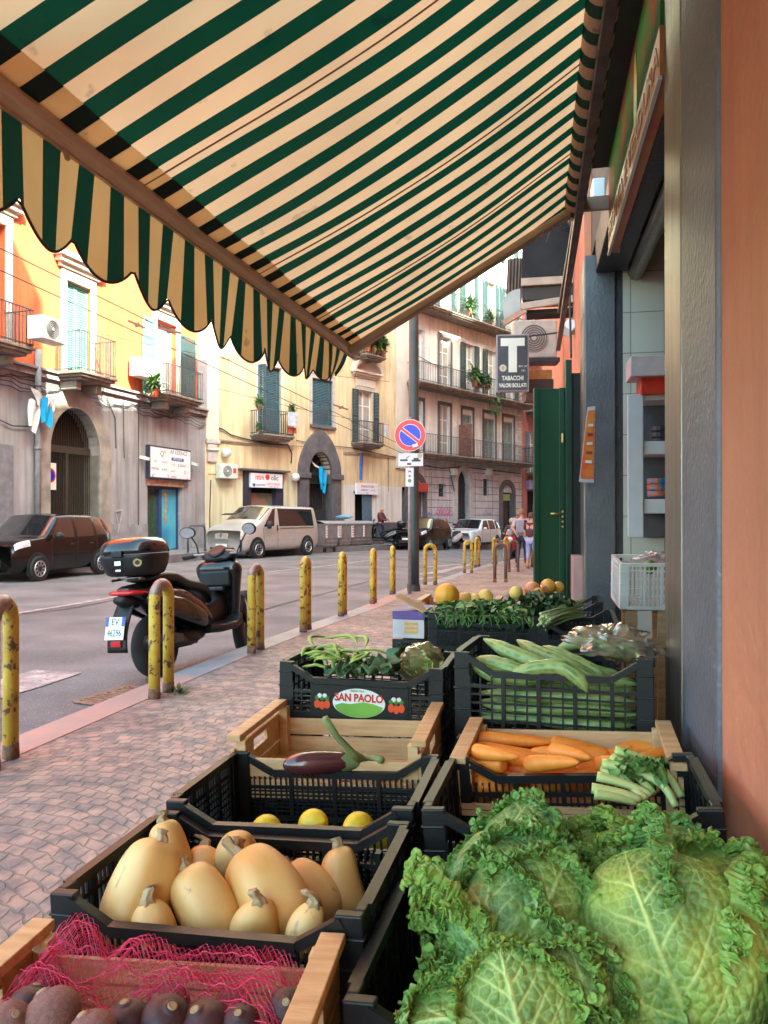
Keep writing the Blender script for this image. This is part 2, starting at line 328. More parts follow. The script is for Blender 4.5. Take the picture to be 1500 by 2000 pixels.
# far pavement slab
# ---------------- facades ----------------
class Fac:
    def __init__(s,name,label,r,d,deg,h):
        s.p0=Vector((*c2w(r,d),0)); a=R(deg); D=c2w(math.sin(a),math.cos(a)); s.D=Vector((D[0],D[1],0))
        s.e=thing(name,label,'building',s.p0,math.atan2(D[1],D[0])); s.H=h
    def px(s,u,v):
        r=(u-750)/F; h=Vector(c2w(r,1)); a=s.D; # p0+tD=k h
        det=a.x*(-h.y)+h.x*a.y; bx,by=-s.p0.x,-s.p0.y
        t=(bx*(-h.y)+h.x*by)/det; k=(a.x*by-a.y*bx)/det
        return t,ZC-(v-HY)/F*k
    def T(s,u): return s.px(u,1000)[0]
    def Z(s,u,v): return s.px(u,v)[1]
    def wall(s,name,m,x0,x1,z0,z1,ops,depth=.3,y=0.,revm=None):
        xs=sorted(set([x0,x1]+[o[0] for o in ops]+[o[1] for o in ops])); zs=sorted(set([z0,z1]+[o[2] for o in ops]+[o[3] for o in ops]))
        xs=[x for x in xs if x0<=x<=x1]; zs=[z for z in zs if z0<=z<=z1]; mb=MB()
        for i in range(len(xs)-1):
            for j in range(len(zs)-1):
                cx=(xs[i]+xs[i+1])/2; cz=(zs[j]+zs[j+1])/2
                if any(o[0]<cx<o[1] and o[2]<cz<o[3] for o in ops): continue
                mb.add([(xs[i],y,zs[j]),(xs[i+1],y,zs[j]),(xs[i+1],y,zs[j+1]),(xs[i],y,zs[j+1])],[(0,1,2,3)])
        for o in ops:
            a,b,c,d=max(o[0],x0),min(o[1],x1),max(o[2],z0),min(o[3],z1); y2=y+depth
            mb.add([(a,y,c),(a,y,d),(a,y2,d),(a,y2,c)],[(0,1,2,3)]); mb.add([(b,y,c),(b,y2,c),(b,y2,d),(b,y,d)],[(0,1,2,3)])
            mb.add([(a,y,d),(b,y,d),(b,y2,d),(a,y2,d)],[(0,1,2,3)]); mb.add([(a,y,c),(a,y2,c),(b,y2,c),(b,y,c)],[(0,1,2,3)])
        return mb.build(name,m,s.e)
    def back(s,x0,x1,z1,m,depth=9,y=.34):
        mb=MB(); mb.add([(x0,y,-1),(x1,y,-1),(x1,y,z1),(x0,y,z1)],[(0,1,2,3)]); mb.build('dark_room_sheet',dark,s.e)  # flat black sheet in place of the unlit rooms behind the openings
        mb=MB(); mb.box(x0,y+.02,-1,x1,depth,z1); mb.build('side_wall',m,s.e)
    def arch(s,m,x0,x1,zs,z1,y=0.,depth=.3,n=14):
        # spandrels closing a rectangular hole x0..x1 up to z1 into a round arch springing at zs
        mb=MB(); cx=(x0+x1)/2; rx=(x1-x0)/2; rz=z1-zs-.01
        P=[(cx-rx*math.cos(PI*i/n),zs+rz*math.sin(PI*i/n)) for i in range(n+1)]
        for (a,b) in zip(P[:-1],P[1:]):
            mb.add([(a[0],y-.001,a[1]),(b[0],y-.001,b[1]),(b[0],y-.001,z1),(a[0],y-.001,z1)],[(0,1,2,3)])
            mb.add([(a[0],y-.001,a[1]),(a[0],y+depth,a[1]),(b[0],y+depth,b[1]),(b[0],y-.001,b[1])],[(0,1,2,3)])
        return mb.build('arch_spandrel',m,s.e)
    def surround(s,m,x0,x1,zs,z1,wd,z0=0,proj=.08,point=0,n=16,name='door_surround',depth=.05):
        mb=MB(); cx=(x0+x1)/2
        def ring(rx,rz,extra=0): 
            pts=[(cx-rx,z0)]+[(cx-rx*math.cos(PI*i/n),zs+rz*math.sin(PI*i/n)+extra*max(0,1-abs(i-n/2)/(n*.32))) for i in range(n+1)]+[(cx+rx,z0)]
            return pts
        A=ring((x1-x0)/2,z1-zs-.01); B=ring((x1-x0)/2+wd,z1-zs+wd,point)
        for i in range(len(A)-1):
            a,b,c,d=A[i],A[i+1],B[i+1],B[i]
            mb.add([(a[0],-proj,a[1]),(b[0],-proj,b[1]),(c[0],-proj,c[1]),(d[0],-proj,d[1])],[(0,1,2,3)])
            mb.add([(d[0],-proj,d[1]),(c[0],-proj,c[1]),(c[0],0,c[1]),(d[0],0,d[1])],[(0,1,2,3)])
            mb.add([(a[0],-proj,a[1]),(a[0],depth,a[1]),(b[0],depth,b[1]),(b[0],-proj,b[1])],[(0,1,2,3)])
        return mb.build(name,m,s.e)
    def balcony(s,x0,x1,z,proj=.9,slabm=None,rh=1.0,nb=None,th=.16,curve=0,brackets=True):
        e=thing('balcony_tmp','x','x'); 
        for k in ('label','category'): del e[k]
        e.name='balcony'; e.parent=s.e; e.location=(x0,0,z)
        L=x1-x0; mb=MB(); mb.box(0,-proj,-th*.5,L,0,0); mb.box(.06,-proj+.06,-th,L-.06,0,-th*.5-.001); mb.box(.15,-proj+.15,-th*1.5,L-.15,0,-th-.001); mb.build('slab',slabm,e,bevel=.012)
        mb=MB(); n=nb or max(6,int(L/.12)); 
        for i in range(n+1): x=.05+(L-.1)*i/n; mb.box(x-.009,-proj+.04,.002,x+.009,-proj+.058,rh)
        m2=max(3,int(proj/.14))
        for i in range(m2):
            y=-proj+.05+(proj-.06)*(i+.5)/m2
            for x in (.04,L-.058): mb.box(x,y-.009,.002,x+.018,y+.009,rh)
        for zz in (.06,rh): 
            mb.box(.03,-proj+.03,zz,L-.03,-proj+.07,zz+.028); mb.box(.03,-proj+.071,zz,.07,-.001,zz+.028); mb.box(L-.07,-proj+.071,zz,L-.03,-.001,zz+.028)
        mb.build('railing',railm,e); return e
    def shutter(s,x0,x1,z0,z1,y,m,ang=0,par=None,name='shutter',hinge='L',slats=True):
        # louvred leaf, hinged at x0 (or x1)
        w_=x1-x0; mb=MB(); mb.box(0,0,0,.06,.035,z1-z0); mb.box(w_-.06,0,0,w_,.035,z1-z0)
        for zz in (0,(z1-z0)*.48,z1-z0-.08): mb.box(.061,.001,zz,w_-.061,.034,zz+.08)
        n=int((z1-z0)/.075)
        for i in range(n):
            z=.08+(z1-z0-.16)*i/n; mb.add([(.06,.004,z),(w_-.06,.004,z),(w_-.06,.03,z+.055),(.06,.03,z+.055)],[(0,1,2,3)])
        if hinge=='R':
            mb.v=[(x-w_,y_,z) for x,y_,z in mb.v]
        return mb.build(name,m,par or s.e,loc=((x0 if hinge=='L' else x1),y,z0),rot=(0,0,ang))
    def frame(s,x0,x1,z0,z1,wd,m,y=-.05,name='window_frame',th=.06,sill=False):
        mb=MB(); mb.box(x0-wd,y,z0,x0,.0,z1); mb.box(x1,y,z0,x1+wd,0,z1); mb.box(x0-wd,y,z1+.001,x1+wd,0,z1+wd*1.2)
        if sill: mb.box(x0-wd*1.3,y-.08,z0-.12,x1+wd*1.3,0,z0-.001)
        return mb.build(name,m,s.e,bevel=.01)
    def cornice(s,x0,x1,z,h,proj,m,seg=False,name='cornice'):
        mb=MB(); mb.box(x0+proj*.6,-proj*.35,z,x1-proj*.6,0,z+h*.3); mb.box(x0+proj*.3,-proj*.7,z+h*.301,x1-proj*.3,0,z+h*.65); mb.box(x0,-proj,z+h*.651,x1,0,z+h)
        if seg:
            n=14; cx=(x0+x1)/2; w_=(x1-x0)/2
            P=[(cx-w_*math.cos(PI*i/n),z+h+w_*.62*math.sin(PI*i/n)) for i in range(n+1)]; Q=[(cx-(w_-.14)*math.cos(PI*i/n),z+h+(w_-.14)*.55*math.sin(PI*i/n)) for i in range(n+1)]
            for i in range(n):
                a,b,c,d=P[i],P[i+1],Q[i+1],Q[i]
                mb.add([(a[0],-proj,a[1]),(b[0],-proj,b[1]),(c[0],-proj,c[1]),(d[0],-proj,d[1])],[(0,1,2,3)]); mb.add([(a[0],-proj,a[1]),(a[0],0,a[1]),(b[0],0,b[1]),(b[0],-proj,b[1])],[(0,1,2,3)]); mb.add([(d[0],-proj,d[1]),(c[0],-proj,c[1]),(c[0],-.04,c[1]),(d[0],-.04,d[1])],[(0,1,2,3)])
            mb.add([(q[0],-.04,q[1]) for q in Q],[tuple(range(n+1))])
        return mb.build(name,m,s.e,bevel=.012)
    def casement(s,x0,x1,z0,z1,y,m,gl=None,trans=True,name='window'):
        e=MB(); w_=.06; cx=(x0+x1)/2
        e.box(x0,y-.05,z0,x0+w_,y,z1); e.box(x1-w_,y-.05,z0,x1,y,z1); e.box(x0+w_,y-.05,z1-w_,x1-w_,y,z1); e.box(x0+w_,y-.05,z0,x1-w_,y,z0+w_*1.5); e.box(cx-w_*.7,y-.049,z0+w_*1.5,cx+w_*.7,y-.001,z1-w_)
        for t in ((.7,) if not trans else (.28,.72)): zz=fb(z0,z1,t); e.box(x0+w_,y-.047,zz-.03,cx-w_*.7,y-.002,zz+.03); e.box(cx+w_*.7,y-.047,zz-.03,x1-w_,y-.002,zz+.03)
        o=e.build(name,m,s.e)
        MB().box(x0+w_*.5,y-.03,z0+.02,x1-w_*.5,y-.02,z1-.02).build('pane',gl or glass,o); return o
def potplant(f,x,y,z,label=None,par=None,sc_=1.,potm=None):
    pm=potm or mat('terracotta',(.45,.16,.08),.8); o=thing('potted_plant',label,'potted plant')
    M4=Matrix.Translation(f.p0)@Matrix.Rotation(f.e.rotation_euler.z,4,'Z'); o.location=M4@Vector((x,y,z)); o.scale=(sc_,)*3
    MB().lathe([(.07,0),(.10,.15),(.11,.17),(.09,.17),(.08,.12)],12).build('pot',pm,o,smooth=False)
    mb=MB(); lm=mat('potted_leaf',(.10,.20,.05),.6,c2=(.05,.11,.03))
    for i in range(210):
        a=jit(PI); blade_mesh(mb,(math.cos(a)*.06*random.random(),math.sin(a)*.06,.14+random.random()*.25),(math.cos(a)*random.random(),math.sin(a)*random.random(),random.uniform(-.2,1.4)),random.uniform(.10,.30),.045,1.0,seg=3)
    mb.build('leaves',lm,o); return o
def acunit(par,x,y,z,w_=.85,h=.6,d=.32,name='air_conditioner',stripe=False):
    bm=MB().box(0,-d,0,w_,0,h); o=bm.build(name,mat('ac_white',(.62,.62,.60),.5,var=.15),par,bevel=.02,loc=(x,y,z))
    m=MB(); disc(m,(w_*.4,h*.5),h*.38,-d-.012,-d+.001); m.build('fan_grille',mat('ac_grille',(.10,.10,.11),.6),o)
    m=MB(); 
    for k in range(5): r_=h*.38*(k+1)/5.2; m.tube([(w_*.4+r_*math.cos(a),-d-.016,h*.5+r_*math.sin(a)) for a in [2*PI*i/20 for i in range(20)]],.006,4,closed=True)
    disc(m,(w_*.4,h*.5),h*.07,-d-.022,-d-.005); m.build('grille_ring',MATS['ac_white'],o); 
    return o
random.seed(7)
# far pavement
A=Fac('apartment_building','red orange apartment building with grey ground floor and arched gate, at the left',-7.15,30.25,18,22)
B=Fac('apartment_building','cream stuccoed apartment building with a pointed grey stone portal, behind the silver van',-7.15,30.25,40,20)
tC=B.T(794); pc=B.p0+B.D*tC
C=Fac('apartment_building','weathered grey lilac apartment building with long balconies, right of the street pole',0,0,41,22); C.p0=pc.copy(); C.e.location=pc; C.e.rotation_euler.z=math.atan2(C.D.y,C.D.x)
fp=mat('far_pavement_stone',(.21,.19,.19),.7,c2=(.15,.14,.14),ns=2,bump=.4,bs=30)
mb=MB(); Pa=[A.p0-A.D*22,A.p0+Vector((0,0,0)),B.p0+B.D*12,C.p0+C.D*18]; 
Lc=[]
for i,p in enumerate(Pa):
    Dn=[A.D,(A.D+B.D).normalized(),B.D,C.D][i]; n_=Vector((Dn.y,-Dn.x,0)); Lc.append((p-n_*.5,p+n_*2.0))
for z0,z1 in ((-.4,0),):
    for i in range(3):
        a,b=Lc[i],Lc[i+1]
        za=.06 if i<2 else -.12; zb=.06 if i<1 else (-.12 if i==1 else -.2)
        if i==0: za=zb=.06
        if i==1: za,zb=.06,-.1
        if i==2: za,zb=-.1,-.2
        mb.add([(a[0].x,a[0].y,za),(b[0].x,b[0].y,zb),(b[1].x,b[1].y,zb),(a[1].x,a[1].y,za),(a[1].x,a[1].y,za-.5),(b[1].x,b[1].y,zb-.5)],[(0,3,2,1),(3,4,5,2)])
struct(mb.build('far_pavement',fp))
# ===== building A =====
redw=mat('red_orange_stucco',(.62,.125,.045),.85,c2=(.52,.10,.038),ns=1.2,bump=.2,bs=20,streak=.25); greyw=mat('grey_violet_stucco',(.36,.335,.375),.85,c2=(.27,.255,.285),ns=.9,detail=9,bump=.25,bs=15,speck=(2.2,.66,(.40,.37,.38)),streak=.30)
cornm=mat('white_cornice',(.62,.58,.52),.7,var=.25,ns=3); stone=mat('beige_portal_stone',(.33,.285,.25),.8,c2=(.2,.175,.16),ns=2.5,bump=.4,bs=14)
slabm=mat('balcony_stone',(.27,.215,.18),.8,c2=(.15,.12,.105),ns=4,bump=.3)
zg=5.45
a0,a1=A.T(95),A.T(192); zspr=A.Z(140,884); ztop=A.Z(140,795); d0_,d1_=A.T(288),A.T(355); zd=A.Z(320,950)
xl=-24.
gops=[(a0,a1,-1,ztop),(d0_,d1_,-1,zd)]
A.wall('ground_floor_wall',greyw,xl,0,-1,zg,gops,depth=.55)
w2=(A.T(127),A.T(175),A.Z(150,745),A.Z(127,545)); w3=(A.T(304),A.T(343),A.Z(320,787),A.Z(305,622)); w1=(A.T(-30),A.T(8),5.75,9.2)
dz=5.1
win=[w1,w2,w3]; ups=[(a,b,c+dz,d+dz) for a,b,c,d in win]; up2=[(a,b,c+2*dz,d+2*dz) for a,b,c,d in win]
wl=(w1[0]-4.6,w1[1]-4.6,w1[2],w1[3]); 
A.wall('upper_wall',redw,xl,0,zg+.001,22,win+ups+up2+[wl],depth=.28)
A.back(xl,0,22,redw,y=.56)
A.arch(greyw,a0,a1,zspr,ztop,depth=.55); A.surround(stone,a0,a1,zspr,ztop,.55,z0=0,proj=.07,depth=.54)
mb=MB(); mb.box(xl,-.12,zg-.14,-.0,0,zg+.04); mb.box(xl,-.2,zg+.041,0,0,zg+.12); mb.build('string_course',mat('course_grey',(.27,.22,.22),.8,var=.35),A.e,bevel=.01)
plm_=mat('plinth_grey',(.30,.28,.30),.8,c2=(.2,.19,.21),ns=2,bump=.3,speck=(3,.6,(.36,.34,.35)))
for (x0,x1) in ((xl,a0-.56),(a1+.56,d0_-.02),(d1_+.02,-.02)): MB().box(x0,-.035,-1,x1,0,1.05).build('plinth',plm_,A.e)
# corner pilaster
mb=MB(); mb.box(-.62,-.1,zg+.121,-.0,0,22); mb.build('corner_pilaster',mat('pilaster_grey',(.33,.30,.33),.8,var=.2),A.e,bevel=.01)
# iron gate
gm=mat('gate_brown_iron',(.05,.038,.03),.6,metal=.2); g=MB().box(a0,.3,zspr+.0,a1,.38,zspr+.22).build('gate',gm,A.e)
mb=MB(); n=22
for i in range(n+1):
    x=a0+(a1-a0)*i/n; cx=(a0+a1)/2; top=zspr+(ztop-zspr)*math.sqrt(max(0,1-((x-cx)/((a1-a0)/2))**2)); mb.box(x-.009,.32,.1,x+.009,.345,max(zspr,top))
for z in (.9,): mb.box(a0,.3,z,a1,.36,z+.08)
mb.box((a0+a1)/2-.05,.29,.1,(a0+a1)/2+.05,.37,zspr)
mb.build('gate_bar',gm,g)
MB().box(a0+.12,.28,A.Z(109,956),a0+.62,.29,A.Z(109,903)).build('gate_notice',white,g)
mb=MB(); disc(mb,(a0+.37,A.Z(109,928)),.22,.27,.279); mb.build('notice_ring',mat('sign_red',(.6,.02,.015),.4),g)
mb=MB(); disc(mb,(a0+.37,A.Z(109,928)),.165,.262,.269); mb.build('notice_centre',mat('sign_blue',(.01,.02,.5),.4),g)
# shop door under billboard
MB().box(d0_,.25,.05,d0_+(d1_-d0_)*.42,.3,zd-.02).build('shop_door',mat('greenish_glass',(.05,.09,.06),.1),A.e)
mb=MB(); mb.box(d0_+(d1_-d0_)*.42,.15,.05,d0_+(d1_-d0_)*.5,.3,zd-.02); mb.box(d1_-.1,.15,.05,d1_,.3,zd-.02); mb.box(d0_,.15,zd-.1,d1_,.3,zd-.01); mb.build('blue_door_frame',mat('blue_frame',(.03,.05,.16),.5),A.e)
o=MB().box(d0_+(d1_-d0_)*.5,.2,.1,d1_-.1,.22,zd-.1).build('door_poster',mat('blue_poster',(.04,.22,.42),.35,c2=(.12,.42,.55),ns=.8),A.e)
mb=MB(); 
for i in range(7): mb.cbox((d0_+(d1_-d0_)*.66+jit(.08),.19,1.1+i*.2),(.16+jit(.05),.01,.12),rot=Matrix.Rotation(jit(.8),3,'Y'))
mb.build('poster_figure',mat('poster_orange',(.65,.30,.06),.5),o)
MB().box(d0_,.05,zd-.005+.0,d1_,.25,zd+.0).build('door_head',slabm,A.e)
mb=MB(); mb.box(d0_-.06,-.06,zd+.01,d1_+.06,0,zd+.3); mb.build('red_lintel',mat('flaked_lintel',(.42,.15,.09),.8,c2=(.45,.38,.3),ns=5),A.e)
# billboard
bx0,bx1=A.T(282),A.T(364); bz0,bz1=A.Z(320,937),A.Z(320,874)
bb=tag(MB().box(bx0,-.2,bz0,bx1,-.05,bz1).build('wall_billboard',mat('board_frame_dark',(.03,.03,.06),.5)),'white advertising board with small logos, above the shop door in the grey wall','signboard'); bb.location=A.e.location; bb.rotation_euler=A.e.rotation_euler
MB().box(bx0+.06,-.215,bz0+.06,bx1-.06,-.199,bz1-.06).build('board_face',mat('board_white',(.72,.70,.76),.4,var=.06),bb)
bw=bx1-bx0; bh=bz1-bz0; ink=mat('ink_grey',(.16,.15,.22),.5); inkb=mat('ink_blue',(.03,.06,.35),.5); inkr=mat('ink_red',(.6,.05,.05),.5); inko=mat('ink_tan',(.5,.35,.18),.5); inkl=mat('ink_light',(.4,.4,.55),.5)
def btxt(s,fx,fz,sz,m,**k): text('lettering',s,1.25*sz*bh,m,bb,(bx0+bw*fx,-.218,bz0+bh*fz),**k)
btxt('AP ESSENCE',.68,.86,.14,ink); btxt('Q°',.30,.77,.20,ink); 
MB().box(bx0+bw*.50,-.222,bz0+bh*.60,bx0+bw*.80,-.216,bz0+bh*.70).build('blue_label',inkb,bb)
text('lettering','PROFUMERIA',.085*bh,white,bb,(bx0+bw*.65,-.2235,bz0+bh*.65))
for s,fx,fz,sz,m in (('SD',.13,.52,.09,inkl),('TIENDA',.34,.52,.07,inkl),('+A',.55,.47,.1,inko),('B·AGAZ',.76,.47,.1,ink),('::',.93,.47,.1,inkl),('MOON',.12,.30,.09,ink),('AYE·M',.33,.29,.08,ink),('LINEA',.53,.27,.07,inkl),('O',.84,.26,.12,inkr),('S',.93,.26,.1,inkl),('IC',.08,.08,.13,inkb),('2',.42,.09,.13,ink),('VITALE',.56,.09,.07,inkr),('RICCI',.92,.06,.07,inkr)): btxt(s,fx,fz,sz,m)
for x,nm in ((bx0-.25,0),(bx1+.25,0)):
    o=MB().beam((x,-.02,bz0+bh*.62),(x,-.35,bz0+bh*.55),.12,.1).build('spotlight',white,bb)
# blind grey door at left
MB().box(A.T(-12),-.05,0,A.T(24),-.001,A.Z(10,868)).build('metal_shutter_door',mat('shutter_grey',(.2,.19,.22),.6,var=.3,bump=.3),A.e,bevel=.02)
# pipes
pm=mat('drain_pipe',(.20,.185,.205),.6,var=.3); xp=A.T(66); mb=MB(); mb.tube([(xp,-.14,0),(xp,-.14,zg+.6)],.085,10); 
for z in (1.2,3.2,5.0): mb.tube([(xp,-.14,z),(xp,-.14,z+.07)],.11,10)
mb.build('drainpipe',pm,A.e,smooth=True)
# cloth bundle on pipe
cl=thing('football_scarf','white and light blue cloths tied round the drainpipe of the red building','cloth',A.e.location,A.e.rotation_euler.z)
def ragmesh(x,y,z0,z1,wd,mb,ph,tilt=0):
    mb.grid(lambda a,b:(x+(a-.5)*wd*(1+.3*math.sin(3*b+ph))+tilt*(b),y-.05+.05*math.sin(9*a+ph+2*b),fb(z1,z0,b)+.1*math.sin(4*a+ph)),9,9)
cw=mat('cloth_white',(.62,.60,.60),.8,var=.2); cb_=mat('cloth_blue',(.02,.30,.62),.8,var=.2)
zA=lambda v:A.Z(62,v)
mb=MB(); ragmesh(xp-.35,-.3,zA(843),zA(790),.28,mb,1,-.1); ragmesh(xp-.1,-.32,zA(800),zA(768),.6,mb,2); ragmesh(xp+.3,-.3,zA(795),zA(770),.3,mb,2.7); mb.build('white_cloth',cw,cl,solid=.01)
mb=MB(); ragmesh(xp+.05,-.34,zA(830),zA(782),.33,mb,.4); mb.build('blue_cloth',cb_,cl,solid=.01)
# windows A
turq=mat('turquoise_shutter',(.16,.42,.34),.6,c2=(.12,.34,.28),ns=5); dgreen=mat('dark_green_shutter',(.035,.075,.085),.55,var=.3); wfr=mat('white_window',(.68,.66,.66),.5,var=.1); tshut=mat('teal_shutter',(.05,.11,.15),.55,var=.35)
pale=mat('pale_stone_trim',(.45,.40,.40),.75,var=.2)
def pediment(F_,x0,x1,z,m,ov=.35,h=.42,proj=.45,gap=.45):
    F_.cornice(x0-ov,x1+ov,z+gap,h,proj,m)
for k,(a,b,c,d) in enumerate(win+ups+up2+[wl]):
    A.frame(a,b,c,d,.22,cornm if k%3!=9 else pale,y=-.07); pediment(A,a,b,d,cornm,ov=.55,h=.42,proj=.36,gap=.32)
    if k%3==1 or k in (3,5,8,9): 
        mid=(a+b)/2; A.shutter(a,mid-.01,c,d,.1,turq,par=A.e); A.shutter(mid+.01,b,c,d,.1,turq,par=A.e)
    else:
        A.casement(a,b,c,d,.25,wfr,gl=mat('curtain_glass',(.42,.38,.36),.25,var=.3,ns=1.5))
w_=.62
A.shutter(w3[0]-w_-.25,w3[0]-.25,w3[2],w3[3]-.1,-.1,turq,ang=0); A.shutter(w3[1]+.22,w3[1]+.22+.95,w3[2]-.1,w3[3]-.25,-.12,dgreen)
b1=A.balcony(A.T(-120),A.T(11),A.Z(75,702),1.0,slabm); b2=A.balcony(A.T(104),A.T(178),A.Z(170,742),1.0,slabm,rh=1.15); b3=A.balcony(A.T(281),A.T(353),A.Z(340,783),1.0,slabm)
for e_,(x0,x1) in ((b1,(A.T(-120),A.T(11))),(b2,(A.T(104),A.T(178))),(b3,(A.T(281),A.T(353)))):
    for t in (.22,.78): x=fb(x0,x1,t); MB().box(x-.12,-.6,e_.location.z-.5,x+.12,0,e_.location.z-.241).build('bracket',stone,A.e,bevel=.03)
ac=acunit(A.e,A.T(-8),-1.02,A.Z(75,690),.95,.62,.5); 
ac2=acunit(A.e,A.T(246),-.12,A.Z(285,745),.95,.62,.42)
potplant(A,A.T(262),-.8,A.Z(287,783),'red flowering plant on the balcony beside the white air conditioner of the red building',sc_=1.5,potm=mat('red_flower_pot',(.6,.08,.05),.7))
# cables A
mb=MB(); z=zg-.3
for k in range(5):
    pts=[]; 
    for i in range(40): x=fb(-13,-.1,i/39); pts.append((x,-.05,zg-.28-.07*k+.07*math.sin(i*.7+k)+.04*math.sin(2.3*i)))
    mb.tube(pts,.012,4)
mb.tube([(A.T(205),-.05,zg-.3),(A.T(222),-.05,zg-.9),(A.T(224),-.05,zg-1.9)],.018,5); mb.tube([(A.T(238),-.05,zg-.3),(A.T(240),-.05,zg-2.2)],.012,5); mb.tube([(A.T(268),-.05,zg-.2),(A.T(268),-.05,1)],.015,5); mb.tube([(A.T(-20),-.06,A.Z(20,820)),(A.T(20),-.08,A.Z(20,832)),(A.T(55),-.08,A.Z(50,832))],.02,5)
mb.build('wall_cable',mat('cable_dark',(.05,.045,.05),.7),A.e)
# graffiti 'V' scrawl
gp=mat('chalk_graffiti',(.42,.40,.42),.8); mb=MB()
def scrawl(F_,pts,w,mb,y=-.045):
    P=[F_.px(*p) for p in pts]
    for a,b in zip(P[:-1],P[1:]): mb.beam((a[0],y,a[1]),(b[0],y,b[1]),.004,w,up=(0,0,1))
scrawl(A,[(222,998),(238,995),(228,1040)],.05,mb); scrawl(A,[(224,1002),(231,1030)],.04,mb); scrawl(A,[(372,975),(377,990),(380,972)],.02,mb); mb.build('graffiti',gp,A.e)
# bike hoop
p=G(305,1074); hp=thing('bike_rack','grey tubular hoop rack standing before the grey shop door','bike rack',A.px and (A.p0+A.D*A.T(308)+Vector((A.D.y,-A.D.x,0))*1.6+Vector((0,0,.06))),A.e.rotation_euler.z)
MB().tube([(-.55,0,0),(-.55,0,.75),(-.5,0,.88),(-.4,0,.92),(.4,0,.92),(.5,0,.88),(.55,0,.75),(.55,0,0)],.035,8).build('rail',mat('rack_grey',(.12,.13,.17),.4,metal=.5),hp,smooth=True)
# ===== building B =====
cream=mat('cream_stucco',(.70,.56,.37),.85,c2=(.60,.46,.30),ns=.7,detail=8,bump=.2,bs=15,speck=(1.6,.68,(.48,.36,.25)),streak=.28)
cream2=mat('lower_cream_stucco',(.66,.60,.44),.85,c2=(.58,.52,.38),ns=.6,detail=8,bump=.2,speck=(1.4,.66,(.5,.38,.25)),streak=.30)
wwash=mat('whitewash',(.70,.66,.64),.8,var=.12,ns=1,bump=.2,streak=.22); lava=mat('dark_lava_stone',(.12,.105,.12),.75,c2=(.075,.07,.08),ns=2.5,bump=.4,bs=12)
pil=mat('pale_pilaster',(.60,.53,.47),.8,var=.15,ns=1.2)
tE=B.T(794)
a0,a1=B.T(600),B.T(645); zspr=B.Z(620,925); ztop=B.Z(620,882)
s0,s1=B.T(474),B.T(552); sz=B.Z(512,922); sz0=.75
r0,r1=B.T(693),B.T(726); rz=B.Z(708,964)
zf=B.Z(530,868)
gops=[(a0,a1,-1,ztop),(s0,s1,sz0,sz),(r0,r1,-1,rz)]
zsp=B.Z(440,985)
B.wall('ground_floor_wall',cream2,0,B.T(672)-.0,-1,B.Z(440,935),[o for o in gops if o[0]<B.T(672)],depth=.5)
zmid=B.Z(440,935)
W1=(B.T(503),B.T(548),B.Z(520,850),B.Z(525,716)); W2=(B.T(609),B.T(649),B.Z(628,832),B.Z(628,741)); W3=(B.T(698),B.T(727),B.Z(710,866),B.Z(710,763))
dz=4.75; win=[W1,W2,W3]; ups=[(a,b,c+dz,d+dz) for a,b,c,d in win]; up2=[(a,b,c+2*dz,d+2*dz) for a,b,c,d in win]
B.wall('whitewashed_wall',wwash,B.T(672),B.T(785),-1,zmid,[gops[2]],depth=.5,y=-.0)
B.wall('upper_wall',cream,0,tE,zmid+.001,20,[(a0,a1,zmid-1,ztop)]+[(s0,s1,zmid-1,sz)]*(sz>zmid)+win+ups+up2,depth=.28)
B.back(0,tE,20,cream,y=.52)
B.arch(cream,a0,a1,zspr,ztop,depth=.5)
B.surround(lava,a0,a1,zspr,ztop,.62,z0=0,proj=.14,point=.42,depth=.49,name='pointed_portal')
for x in (a0-.33,a1+.33): MB().box(x-.42,-.24,0,x+.42,-.141,1.3).build('portal_block',lava,B.e,bevel=.02); MB().box(x-.40,-.22,zspr-.25,x+.40,-.141,zspr).build('portal_block',lava,B.e,bevel=.02)
MB().box(-0.0,-.09,zf-.02,.62,0,20).build('pilaster',pil,B.e,bevel=.01); MB().box(tE-.95,-.09,B.Z(780,915),tE-.02,0,20).build('pilaster',pil,B.e,bevel=.01)
mb=MB(); mb.box(-.0,-.13,zf-.22,.68,0,zf-.021); mb.box(.08,-.1,zf-.95,.55,0,zf-.221); mb.box(.03,-.16,zf-.5,.62,0,zf-.40); mb.build('pilaster_capital',pale,B.e,bevel=.04)
mb=MB(); mb.box(.7,-.05,zf-.12,a0-.9,0,zf+.0); mb.box(a1+.9,-.05,zf-.12,tE,0,zf); mb.build('string_course',mat('course_tan',(.36,.26,.19),.8,var=.35,ns=3),B.e)
MB().box(B.T(728),-.03,-1,tE-.0,0,1.0).build('plinth',lava,B.e); MB().box(B.T(674),-.03,-1,B.T(691),0,1.0).build('plinth',lava,B.e)
# portal gate
g=MB().box(a0,.3,zspr-.05,a1,.4,zspr+.06).build('gate',iron,B.e)
mb=MB(); cx=(a0+a1)/2
for i in range(11):
    an=PI*i/10; mb.beam((cx,.35,zspr),(cx-(a1-a0)/2*math.cos(an),.35,zspr+(ztop-zspr)*math.sin(an)),.025,.025,up=(0,1,0))
mb.tube([(cx-.4*math.cos(PI*i/10),.35,zspr+.4*math.sin(PI*i/10)) for i in range(11)],.02,5)
for i in range(15): x=fb(a0,a1,i/14); mb.box(x-.016,.33,1.6,x+.016,.36,zspr)
mb.box(a0,.3,0,a1,.36,1.5); mb.box(a0,.28,1.5,a1,.38,1.62); mb.build('gate_bar',iron,g)
